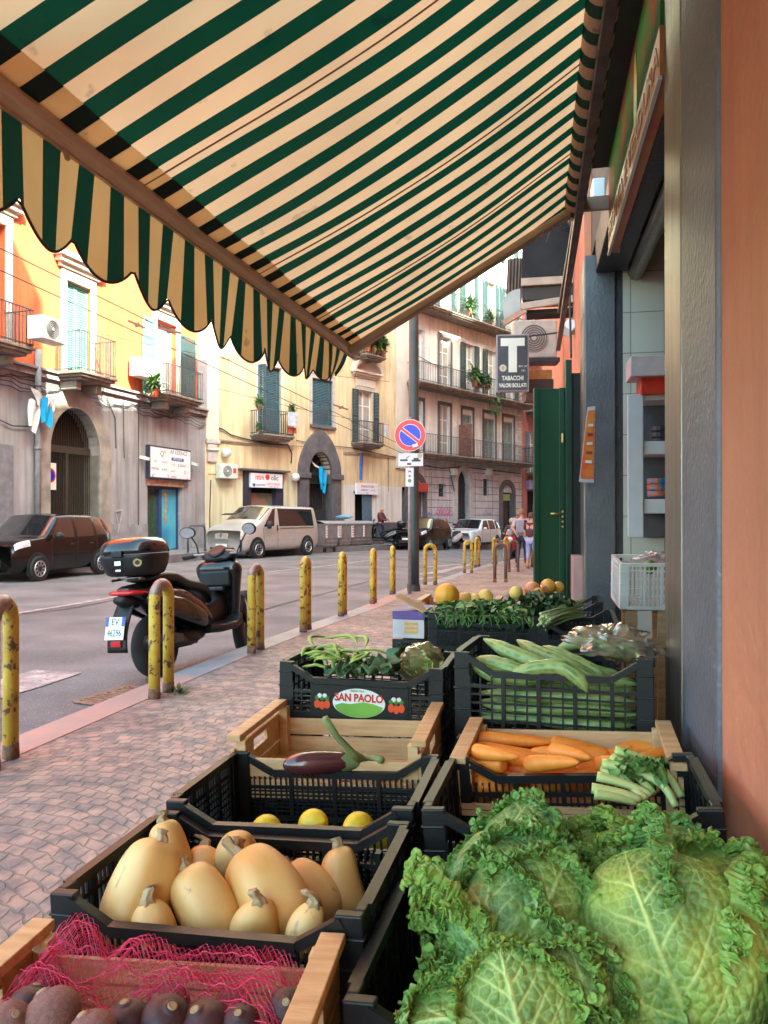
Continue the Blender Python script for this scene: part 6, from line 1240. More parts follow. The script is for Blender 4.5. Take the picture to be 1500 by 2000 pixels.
# ---------------- vehicles ----------------
def cr(a,b,c,d,t,k=.5):
    lin=b+(c-b)*t; cm=.5*((2*b)+(c-a)*t+(2*a-5*b+4*c-d)*t*t+(3*b-a-3*c+d)*t**3); return lin*(1-k)+cm*k
def vehicle(st,ks,kr,cls,mats,e,k=.55):
    A=np.array(st,float) # S x J x 3
    def up(A,n,axis):
        A=np.moveaxis(A,axis,0); out=[]
        for i in range(len(A)-1):
            a=A[max(i-1,0)];b=A[i];c=A[i+1];d=A[min(i+2,len(A)-1)]
            for q in range(n): out.append(cr(a,b,c,d,q/n,k))
        out.append(A[-1]); return np.moveaxis(np.array(out),0,axis)
    D=up(up(A,ks,0),kr,1); ns,nj=D.shape[:2]; mbs={}
    for side in (1,-1):
        for i in range(ns-1):
            for j in range(nj-1):
                nm=cls((i+.5)/ks,(j+.5)/kr,side)
                m=mbs.setdefault(nm,MB()); q=[D[i,j],D[i+1,j],D[i+1,j+1],D[i,j+1]]; q=[(p[0],p[1]*side,p[2]) for p in q]
                m.add(q,[(0,1,2,3) if side==-1 else (3,2,1,0)])
    for idx in (0,-1):
        ring=[tuple(p) for p in D[idx]]+[(p[0],-p[1],p[2]) for p in D[idx][::-1]]; mbs['body'].add(ring,[tuple(range(len(ring)))])
    objs={}
    for nm,m in mbs.items():
        o=m.build(nm.split('#')[0],mats[nm.split('#')[0]],e); weld(o,.0005); objs[nm]=o
    return D,objs
tyre=mat('tyre_rubber',(.02,.02,.021),.8); rim_=mat('alloy_rim',(.50,.50,.52),.3,metal=.7,var=.2); cdark=mat('dark_trim',(.018,.018,.02),.55)
def wheel(e,x,y,r,wd,nsp=9,rm=None,axis='y',name='wheel'):
    o=MB().lathe([(r*.62,-wd/2),(r*.93,-wd/2),(r,-wd*.32),(r,wd*.32),(r*.93,wd/2),(r*.62,wd/2)],28).build('wheel',tyre,e,smooth=False,loc=(x,y,r),rot=(PI/2,0,0))
    for sgn in (-1,1):
        mb=MB(); z=sgn*wd*.5
        mb.lathe([(0,z*.98),(r*.13,z*1.0),(r*.14,z*.8),(r*.14,z*.78)],14)
        for i in range(nsp):
            a=2*PI*i/nsp; mb.beam((r*.1*math.cos(a),r*.1*math.sin(a),z*.9),(r*.6*math.cos(a),r*.6*math.sin(a),z*.98),r*.11,wd*.08,up=(0,0,1))
        mb.tube([(r*.60*math.cos(2*PI*i/28),r*.60*math.sin(2*PI*i/28),z*.98) for i in range(28)],r*.045,6,closed=True)
        mb.build('rim',rm or rim_,o)
    return o
def ring_(x,ys,zs,dx=None):
    dx=dx or [0]*8; return [(x+dx[j],ys[j],zs[j]) for j in range(8)]
def hatch(label,body_m,L,Wd,H,rx=.0,wr=.29,grp=None,glassm=None,white_=False):
    e=thing('parked_car',label,'car'); kx=L/3.65; kw=Wd/.82; kh=H/1.55
    gl=glassm or mat('car_glass',(.012,.014,.018),.03,spec=1.,var=.3,coat=.6)
    Y=lambda *a:[v*kw for v in a]; Z=lambda *a:[v*kh for v in a]; X=lambda *a:[v*kx for v in a]
    st=[ring_(0,Y(0,.55,.66,.69,.64,.58,.48,0),Z(.24,.24,.35,.55,.74,.80,.82,.83),X(.10,.10,.04,.0,.07,.12,.12,.06)),
        ring_(.17*kx,Y(0,.68,.79,.815,.76,.67,.55,0),Z(.2,.2,.34,.58,.84,.90,.92,.93)),
        ring_(.60*kx,Y(0,.7,.82,.83,.79,.71,.56,0),Z(.2,.2,.34,.6,.92,.97,.99,1.01)),
        ring_(.97*kx,Y(0,.7,.82,.83,.81,.74,.62,0),Z(.2,.2,.33,.6,.96,1.01,1.03,1.06),X(0,0,0,0,0,0,-.02,-.10)),
        ring_(1.08*kx,Y(0,.7,.82,.83,.815,.665,.58,0),Z(.2,.2,.33,.6,.97,1.42,1.475,1.51),X(0,0,0,0,0,.42,.42,.36)),
        ring_(1.17*kx,Y(0,.7,.82,.83,.82,.672,.585,0),Z(.2,.2,.33,.6,.975,1.44,1.49,1.525),X(0,0,0,0,0,.42,.42,.4)),
        ring_(2.0*kx,Y(0,.7,.82,.83,.82,.68,.59,0),Z(.2,.2,.33,.6,.98,1.46,1.515,1.55)),
        ring_(2.1*kx,Y(0,.7,.82,.83,.82,.68,.59,0),Z(.2,.2,.33,.6,.98,1.46,1.515,1.55)),
        ring_(2.76*kx,Y(0,.7,.82,.83,.82,.68,.58,0),Z(.2,.2,.33,.6,.99,1.45,1.505,1.54)),
        ring_(2.88*kx,Y(0,.7,.82,.83,.82,.675,.575,0),Z(.2,.2,.34,.6,1.0,1.44,1.50,1.535)),
        ring_(3.26*kx,Y(0,.7,.81,.825,.81,.665,.56,0),Z(.22,.22,.36,.62,1.02,1.42,1.48,1.51),X(0,0,0,0,0,-.08,-.08,0)),
        ring_(3.50*kx,Y(0,.64,.76,.79,.77,.63,.53,0),Z(.25,.25,.38,.62,1.02,1.38,1.45,1.48),X(0,0,0,0,0,-.13,-.13,-.05)),
        ring_(3.63*kx,Y(0,.58,.70,.73,.70,.56,.46,0),Z(.28,.28,.4,.62,1.0,1.32,1.39,1.41),X(0,0,.0,0,-.03,-.17,-.17,-.12))]
    def cls(fi,fj,s):
        if 3.12<fi<4 and fj>5.25: return 'windscreen'
        if 4<fj<5:
            if 5<fi<6: return 'side_window#a%d'%s
            if 7<fi<8: return 'side_window#b%d'%s
            if 9.0<fi<10 : return 'side_window#c%d'%s
        if .55<fi<1.75 and 3.55<fj<4.6: return 'headlight#%d'%s
        if 10.5<fi<12 and 4.0<fj<5.2: return 'tail_light#%d'%s
        if 2.0>fj>1.0: return 'lower_trim'
        return 'body'
    hl=mat('headlight_glass',(.62,.64,.66),.08,coat=1,var=.3,ns=14); tl=mat('tail_red',(.5,.02,.02),.15)
    D,ob=vehicle(st,4,3,cls,{'body':body_m,'windscreen':gl,'side_window':gl,'headlight':hl,'tail_light':tl,'lower_trim':body_m if not white_ else cdark},e)
    for s in (-1,1):
        for x in (.70,2.98):
            mb=MB(); disc(mb,(x*kx,wr+.02),wr*1.22,0,.02,28); mb.build('wheel_arch',cdark,e,loc=(0,s*.835*kw-(.02 if s>0 else 0.0)+(0 if s>0 else 0),0)); wheel(e,x*kx,s*(.80*kw),wr,.17)
        MB().lathe([(0,-.09),(.06,-.08),(.085,0),(.06,.08),(0,.09)],10,rot=Matrix.Rotation(PI/2,3,'X')).build('side_mirror',body_m if white_ else cdark,e,smooth=True,loc=(1.25*kx,s*.95*kw,1.03*kh))
        for x in (1.98,2.72): MB().box(x*kx-.17,s*.835*kw-.015,.80*kh,x*kx-.02,s*.835*kw+.015,.83*kh).build('door_handle',cdark if not white_ else body_m,e,bevel=.005)
        for i in (5*4,7*4,9*4-1):
            pts=[(D[i,j,0],D[i,j,1]*s*1.003,D[i,j,2]) for j in range(2*3,4*3+1)]; MB().tube(pts,.006,4).build('door_seam',cdark,e)
    mb=MB(); mb.box(-.01,-.42*kw,.36*kh,.03,.42*kw,.48*kh); mb.build('lower_grille',cdark,e,bevel=.01); MB().box(-.015,-.30*kw,.60*kh,.05,.30*kw,.66*kh).build('upper_grille',cdark,e,bevel=.01)
    MB().box(-.03,-.25,.49*kh,0,.25,.59*kh).build('number_plate',white,e,bevel=.003)
    mb=MB(); 
    for s in (-1,1): mb.tube([(1.0*kx,s*.1,1.06*kh),(1.12*kx,s*.1-.25,1.19*kh)],.008,5)
    mb.build('wiper',cdark,e)
    e['_w']=(.70*kx,2.98*kx,.83*kw); return e
def park(e,pf,pr):
    xf,xr,hw=e['_w']; del e['_w']; D=Vector((pr[0]-pf[0],pr[1]-pf[1],0)).normalized(); n=Vector((-D.y,D.x,0))
    o=Vector((pf[0],pf[1],0))-D*xf+n*hw; mid=o+D*1.8; e.location=(o.x,o.y,gz(mid.x,mid.y)-.118); e.rotation_euler=(0,0,math.atan2(D.y,D.x)); return e
def rd(u,d): return c2w((u-750)/F*d,d)
blackcar=mat('black_car_paint',(.005,.0045,.0045),.22,coat=.55,var=.2,spec=.25); whitecar=mat('white_car_paint',(.70,.70,.69),.25,coat=.8,var=.05)
park(hatch('small black hatchback parked at the left, before the grey arched gate',blackcar,3.65,.82,1.55),rd(75,17.2),rd(205,19.6))
park(hatch('small black hatchback on the far street, between the dark pole and the white car',blackcar,3.65,.82,1.55),rd(839,35.5),rd(880,37.7))
park(hatch('white compact car on the far street in front of the dark arched door',whitecar,4.15,.90,1.66,wr=.32,white_=True),rd(934,41.0),rd(971,43.2))
# silver beige van
def van():
    e=thing('passenger_van','silver beige passenger van parked in front of the cream building','van'); bm=mat('van_beige_paint',(.52,.49,.46),.28,metal=.3,coat=.6,var=.06); gl=mat('car_glass',0)
    st=[ring_(0,[0,.70,.80,.84,.80,.74,.6,0],[.28,.28,.42,.70,.92,1.0,1.02,1.04],[.12,.12,.05,0,.10,.16,.16,.1]),
        ring_(.28,[0,.8,.92,.94,.88,.80,.66,0],[.26,.26,.42,.74,1.06,1.13,1.16,1.18]),
        ring_(.72,[0,.8,.95,.95,.90,.83,.70,0],[.26,.26,.42,.74,1.16,1.22,1.26,1.29],[0,0,0,0,0,0,0,-.05]),
        ring_(.98,[0,.8,.95,.95,.92,.86,.74,0],[.26,.26,.42,.74,1.18,1.27,1.31,1.34],[0,0,0,0,0,0,-.02,-.14]),
        ring_(1.12,[0,.8,.95,.95,.935,.80,.70,0],[.26,.26,.42,.74,1.17,1.80,1.88,1.93],[0,0,0,0,0,.66,.66,.52]),
        ring_(1.24,[0,.8,.95,.95,.94,.81,.71,0],[.26,.26,.42,.74,1.15,1.82,1.90,1.95],[0,0,0,0,0,.66,.66,.6]),
        ring_(1.98,[0,.8,.95,.95,.94,.83,.72,0],[.26,.26,.42,.74,1.18,1.84,1.92,1.97],[0,0,0,0,0,.08,.08,.05]),
        ring_(2.16,[0,.8,.95,.95,.94,.83,.72,0],[.26,.26,.42,.74,1.16,1.84,1.92,1.97]),
        ring_(4.42,[0,.8,.95,.95,.94,.82,.71,0],[.26,.26,.42,.74,1.16,1.82,1.90,1.95],[0,0,0,0,0,-.02,0,0]),
        ring_(4.66,[0,.8,.93,.93,.92,.79,.68,0],[.28,.28,.44,.74,1.16,1.79,1.87,1.91],[0,0,0,0,0,-.03,-.03,0]),
        ring_(4.78,[0,.74,.88,.89,.87,.74,.62,0],[.32,.32,.46,.74,1.14,1.74,1.80,1.84],[0,0,0,0,0,-.06,-.08,-.05])]
    def cls(fi,fj,s):
        if 3.1<fi<4 and fj>5.2: return 'windscreen'
        if 4<fj<4.9:
            if 5<fi<5.9: return 'side_window#a%d'%s
            if 7.08<fi<8: return 'side_window#b%d'%s
        if .7<fi<1.8 and 3.4<fj<4.6: return 'headlight#%d'%s
        if fi<.5 and fj<3 and fj>1: return 'bumper_corner#%d'%s
        return 'body'
    D,ob=vehicle(st,5,3,cls,{'body':bm,'windscreen':gl,'side_window':gl,'headlight':mat('headlight_glass',0),'bumper_corner':cdark},e)
    for s in (-1,1):
        for x in (.86,3.95):
            mb=MB(); disc(mb,(x,.36),.43,0,.02,28); mb.build('wheel_arch',cdark,e,loc=(0,s*.958-(.02 if s>0 else 0),0)); wheel(e,x,s*.92,.33,.2,nsp=7)
        MB().lathe([(0,-.15),(.08,-.13),(.10,0),(.08,.13),(0,.15)],10).build('side_mirror',cdark,e,smooth=True,loc=(1.42,s*1.06,1.22))
        MB().box(2.0,s*.96-.015,1.0,2.05,s*.96+.015,1.22).build('door_handle',cdark,e,bevel=.005)
        for i in (5*5,6*5+4,):
            pts=[(D[i,j,0],D[i,j,1]*s*1.003,D[i,j,2]) for j in range(2*3,4*3+1)]; MB().tube(pts,.006,4).build('door_seam',cdark,e)
        MB().box(1.2,s*.953-.006,.62,3.45,s*.953+.006,.66).build('side_rib',mat('rib_shadowless_beige',(.50,.46,.42),.3),e)
        MB().box(2.2,s*.955-.005,1.08,4.4,s*.955+.005,1.10).build('slide_rail',cdark,e)
    MB().box(-.02,-.30,.98-.28,.04,.30,.98-.06).build('grille',mat('grille_beige',(.42,.36,.32),.4),e,bevel=.02); mb=MB(); mb.add([(-.03,0,.96),(-.03,.06,.86),(-.03,0,.76),(-.03,-.06,.86)],[(0,1,2,3)]); mb.build('diamond_badge',chrome,e,solid=.02)
    MB().box(-.03,-.26,.44,.0,.26,.55).build('number_plate',white,e); MB().box(-.01,-.55,.34,.08,.55,.42).build('lower_grille',cdark,e)
    MB().box(.62,-.3,1.305,.86,.3,1.315).build('cowl_vent',cdark,e,rot=(0,R(-14),0),loc=(.0,0,.17))
    e['_w']=(.86,3.95,.95); return e
park(van(),rd(503,27.6),rd(607,30.5))
# ---------------- big scooter ----------------
def etube(mb,st,n=18,m=0,p=2.4):
    # st: (x,y,z, half width y, half height z) sections normal to x, superelliptic
    rings=[]
    for (x,y,z,a,b) in st:
        rg=[]
        for j in range(n):
            t=2*PI*j/n; c,s=math.cos(t),math.sin(t); rg.append((x,y+a*math.copysign(abs(c)**(2/p),c),z+b*math.copysign(abs(s)**(2/p),s)))
        rings.append(rg)
    mb.loft(rings,m); return mb
pl=mat('scooter_black_gloss',(.007,.007,.008),.18,coat=.5,var=.2,spec=.3); plm=mat('scooter_matt_plastic',(.009,.009,.010),.45,var=.2,spec=.35); seatm=mat('scooter_seat_vinyl',(.012,.012,.012),.42,spec=.4,bump=.15,bs=80); sil=mat('scooter_grey_panel',(.05,.05,.06),.35,metal=.4)
Pr=G(308,1322,-.12); Pf_=G(476,1268,-.12); hd=(Pf_-Pr); hd.z=0; hd.normalize()
S=thing('motor_scooter','large black motor scooter with a top box parked between the yellow bollards','scooter',(Pr.x,Pr.y,Pr.z),rot=(R(-4),0,math.atan2(hd.y,hd.x))); S.scale=(1.0,1.0,1.0)
def swheel(par,x,r,wd,nm='wheel'):
    o=MB().lathe([(r*.62,-wd*.35),(r*.80,-wd*.5),(r*.93,-wd*.42),(r*.985,-wd*.22),(r,0),(r*.985,wd*.22),(r*.93,wd*.42),(r*.80,wd*.5),(r*.62,wd*.35)],32).build('wheel',tyre,par,smooth=True,loc=(x,0,r),rot=(PI/2,0,0))
    mb=MB(); mb.tube([(r*.63*math.cos(2*PI*i/28),r*.63*math.sin(2*PI*i/28),0) for i in range(28)],r*.06,8,closed=True); mb.lathe([(0,-wd*.4),(r*.2,-wd*.4),(r*.2,wd*.4),(0,wd*.4)],14)
    for i in range(5): a=2*PI*i/5; mb.beam((r*.15*math.cos(a),r*.15*math.sin(a),0),(r*.62*math.cos(a),r*.62*math.sin(a),0),r*.12,wd*.3,up=(0,0,1))
    mb.build('rim',mat('black_rim',(.05,.05,.055),.35,metal=.5),o); return o
def scoot(S,box=True,bodym=pl,far=False):
    swheel(S,0,.285,.145); swheel(S,1.46,.30,.115).rotation_euler=(PI/2,0,R(24))
    etube(MB(),[(-.42,0,.80,.05,.03),(-.36,0,.79,.11,.06),(-.2,0,.745,.165,.115),(.05,0,.68,.19,.17),(.35,0,.60,.20,.20),(.58,0,.50,.195,.17),(.72,0,.42,.17,.10),(.78,0,.39,.12,.05)],24).build('rear_body',bodym,S,smooth=True,sub=1)
    for s in (-1,1): etube(MB(),[(-.30,s*.165,.72,.02,.03),(-.1,s*.185,.66,.03,.08),(.2,s*.195,.58,.035,.11),(.5,s*.19,.47,.03,.09),(.66,s*.17,.40,.015,.03)],14).build('side_panel',bodym,S,smooth=True)
    etube(MB(),[(-.26,0,.885,.10,.015),(-.2,0,.90,.14,.045),(.0,0,.895,.155,.06),(.17,0,.885,.16,.065),(.24,0,.855,.16,.07),(.36,0,.80,.155,.065),(.55,0,.765,.15,.06),(.70,0,.73,.13,.06),(.80,0,.66,.10,.06),(.85,0,.58,.07,.03)],22).build('seat',seatm,S,smooth=True,sub=1)
    # floor, tunnel, leg shield
    etube(MB(),[(.62,0,.345,.20,.05),(.8,0,.33,.235,.05),(1.05,0,.33,.235,.05),(1.16,0,.38,.22,.07)],18,p=4).build('footboard',plm,S,smooth=False,bevel=.01)
    etube(MB(),[(.70,0,.42,.07,.12),(.85,0,.43,.06,.13),(1.0,0,.47,.07,.15),(1.12,0,.56,.09,.2)],16).build('centre_tunnel',plm,S,smooth=True)
    mb=MB(); rings=[]
    for (z,x,hw,th) in ((.30,1.18,.12,.07),(.42,1.19,.17,.08),(.60,1.17,.20,.09),(.78,1.14,.24,.10),(.88,1.12,.275,.12),(.95,1.12,.25,.11),(1.0,1.15,.16,.08)):
        rings.append([(x+.13*abs(math.cos(t))**1.5*(-.2)+th*(math.sin(t)) + .10*(1-abs(math.cos(t))**2)*(1 if math.sin(t)>0 else 0),hw*math.cos(t),z) for t in [2*PI*j/22 for j in range(22)]])
    mb.loft(rings); mb.build('front_fairing',bodym,S,smooth=True,sub=1)
    MB().cbox((1.02,0,.80),(.05,.36,.17)).build('glove_box',plm,S,bevel=.025); MB().cbox((1.0,0,.70),(.05,.22,.04)).build('glove_latch',sil,S,bevel=.01)
    etube(MB(),[(1.04,0,1.00,.12,.03),(1.10,0,1.03,.20,.055),(1.17,0,1.04,.21,.06),(1.25,0,1.01,.14,.04)],18).build('handlebar_cover',plm,S,smooth=True)
    MB().lathe([(.09,0),(.095,.015),(.08,.03),(.0,.028)],20,rot=Matrix.Rotation(R(-35),3,'Y')).build('instrument_dial',plm,S,loc=(1.10,0,1.07))
    mb=MB(); pts=[(1.04,-.37,1.03),(1.06,-.25,1.05),(1.12,-.1,1.05),(1.12,.1,1.05),(1.06,.25,1.05),(1.04,.37,1.03)]; mb.tube(pts,.014,8); mb.build('handlebar',metal,S,smooth=True)
    for s in (-1,1):
        MB().tube([(1.05,s*.26,1.045),(1.035,s*.38,1.03)],.021,10).build('hand_grip',rubber,S); MB().tube([(1.09,s*.24,1.04),(1.11,s*.31,1.02),(1.085,s*.40,1.01)],.007,6).build('brake_lever',plm,S)
        MB().tube([(1.10,s*.23,1.06),(1.13,s*.27,1.16),(1.13,s*.33,1.25)],.009,6).build('mirror_stem',plm,S)
        mb=MB(); mb.lathe([(0,-.018),(.06,-.014),(.075,0),(.07,.012),(0,.012)],20,rot=Matrix.Rotation(-PI/2,3,'Y')); o=mb.build('mirror',plm,S,smooth=False,loc=(1.13,s*.37,1.29),rot=(0,R(-8),R(10*s))); o.scale=(1,1.25,.85)
        MB().lathe([(0,.0),(.064,.0),(.064,.003),(0,.003)],20,rot=Matrix.Rotation(-PI/2,3,'Y')).build('mirror_glass',mat('mirror_face',(.75,.75,.75),.03,metal=1.,var=.02),o,loc=(-.014,0,0))
    if far: mb=MB(); mb.grid(lambda a,b:(1.24-.10*b+.04*(1-abs(2*a-1)**2),(a-.5)*(.40-.10*b),1.0+.24*b),12,8); mb.build('windshield',bagm,S,smooth=True,solid=.003)
    # front fender and fork
    mb=MB(); mb.grid(lambda a,b:(1.46+.335*math.cos(R(10+150*b)),(a-.5)*.13,.30+.335*math.sin(R(10+150*b))),6,14); mb.build('front_fender',bodym,S,smooth=True,solid=.008)
    mb=MB(); 
    for s in (-1,1): mb.tube([(1.46,s*.075,.30),(1.30,s*.075,.72)],.022,8)
    mb.build('fork',plm,S,smooth=True)
    MB().lathe([(0,0),(.05,.01),(.07,.05),(.0,.055)],16,rot=Matrix.Rotation(PI/2,3,'Y')).build('headlight',mat('headlight_glass',0),S,loc=(1.30,0,.86)).scale=(1,1.7,1)
    # tail: light, mudguard, plate, exhaust, stand, rack, top box
    tl=mat('tail_red',(.5,.02,.02),.15)
    etube(MB(),[(-.45,0,.785,.08,.014),(-.42,0,.788,.135,.024),(-.34,0,.785,.165,.028),(-.24,0,.775,.176,.018)],20).build('tail_light',tl,S,smooth=True)
    etube(MB(),[(-.47,0,.73,.05,.03),(-.40,0,.72,.08,.05),(-.30,0,.70,.10,.06)],14).build('tail_base',plm,S,smooth=True)
    mb=MB(); mb.grid(lambda a,b:(-.36-.12*math.sin(b*1.9)-.03*b,(a-.5)*(.17+.03*b),.70-.40*b),6,12); mb.build('mudguard',plm,S,smooth=True,solid=.012)
    pn=MB().cbox((0,0,0),(.008,.19,.19)).build('number_plate',mat('plate_white',(.72,.72,.70),.35,var=.04),S,bevel=.003,loc=(-.522,0,.505),rot=(0,R(14),0))
    if not far:
        for s in (-1,1): MB().cbox((-.0048,s*.080,.055),(.003,.028,.078)).build('blue_band',mat('plate_blue',(.02,.09,.42),.4),pn)
        pk=mat('plate_ink',(.04,.045,.05),.5); text('plate_lettering','EV',.082,pk,pn,(-.0055,0,.052),rot=(PI/2,0,-PI/2),ext=.0008,sx=.85); text('plate_lettering','46296',.086,pk,pn,(-.0055,0,-.040),rot=(PI/2,0,-PI/2),ext=.0008,sx=.66)
    MB().cbox((-.515,0,.375),(.03,.10,.05)).build('rear_reflector',tl,S,bevel=.006)
    mb=MB(); etube(mb,[(-.38,-.19,.36,.03,.035),(-.34,-.19,.36,.055,.062),(.0,-.19,.33,.06,.066),(.12,-.18,.31,.05,.05),(.25,-.16,.28,.025,.025),(.45,-.12,.25,.02,.02)],14); mb.build('exhaust',plm,S,smooth=True); etube(MB(),[(-.30,-.245,.38,.008,.04),(-.1,-.255,.36,.012,.05),(.08,-.24,.34,.008,.035)],12).build('exhaust_shield',sil,S,smooth=True)
    etube(MB(),[(-.05,.12,.29,.05,.06),(.15,.11,.30,.07,.08),(.45,.10,.32,.08,.09),(.6,.08,.34,.05,.06)],14).build('engine_case',plm,S,smooth=True); etube(MB(),[(.1,-.08,.30,.06,.07),(.4,-.08,.30,.08,.08),(.62,-.06,.32,.06,.06)],14).build('engine_case',plm,S,smooth=True)
    mb=MB(); mb.tube([(.48,.10,.25),(.46,.15,.12),(.42,.20,.0)],.012,6); mb.build('stand',metal,S)
    if box:
        mb=MB()
        for s in (-1,1): mb.tube([(-.02,s*.10,.88),(-.25,s*.10,.90),(-.45,s*.08,.895)],.012,6); 
        for x in (-.1,-.3): mb.beam((x,-.12,.905),(x,.12,.905),.03,.015)
        mb.build('luggage_rack',metal,S)
        tb_=MB(); rings=[]
        for z,k,o_ in ((.925,.70,.0),(.94,.84,0),(1.0,.95,0),(1.07,1.0,0),(1.092,1.01,0)): rings.append([(-.27+.205*k*math.copysign(abs(math.cos(t))**.62,math.cos(t)),.245*k*math.copysign(abs(math.sin(t))**.62,math.sin(t)),z) for t in [2*PI*j/36 for j in range(36)]])
        tb_.loft(rings); tb_=tb_.build('top_box',plm,S,smooth=True); tb_.scale=(1.1,1.1,1.1); tb_.location=(.085,0,-.092)
        mb=MB(); rings=[]
        for z,k in ((1.097,1.025),(1.13,1.02),(1.175,.96),(1.205,.83),(1.222,.6),(1.228,.2)): rings.append([(-.27+.205*k*math.copysign(abs(math.cos(t))**.66,math.cos(t)),.245*k*math.copysign(abs(math.sin(t))**.66,math.sin(t)),z) for t in [2*PI*j/36 for j in range(36)]])
        mb.loft(rings); mb.build('box_lid',pl,tb_,smooth=True)
        MB().cbox((-.482,0,1.10),(.03,.10,.05)).build('lock_plate',plm,tb_,bevel=.008); MB().cbox((-.480,0,1.03),(.012,.06,.035)).build('silver_badge',chrome,tb_,bevel=.003); MB().cbox((-.478,0,.975),(.012,.05,.018)).build('silver_badge',chrome,tb_,bevel=.003)
        o=MB().lathe([(0,0),(.032,0),(.032,.003),(0,.003)],20,rot=Matrix.Rotation(-PI/2,3,'Y')).build('round_sticker',mat('sticker_gold',(.42,.33,.12),.5),tb_,loc=(-.452,-.16,1.03),rot=(0,0,R(32)))
        MB().lathe([(.008,.0031),(.018,.0031),(.018,.004),(.008,.004)],16,rot=Matrix.Rotation(-PI/2,3,'Y')).build('sticker_ring',cdark,o)
scoot(S)
def small_scooter(u,d,deg,m,label,box=False,v=0):
    x,y=rd(u,d); e=thing('motor_scooter',label,'scooter',(x,y,gz(x,y)-.118),rot=(0,0,R(deg))); scoot(e,box,m,True); return e
sc2=small_scooter(776,36.0,188,pl,'dark scooter with a high seat beside the standing man in the dark red jacket',True); sc2.scale=(.98,)*3; sc2.location.z=-.13
small_scooter(893,39.5,-110,mat('moped_white',(.6,.6,.6),.3,coat=.5),'white moped standing between the black and the white car')
redm=mat('scooter_red',(.55,.02,.025),.25,coat=.8,var=.1); sr=small_scooter(1003,32.5,-95,redm,'red scooter ridden toward the viewer by the person in a helmet')
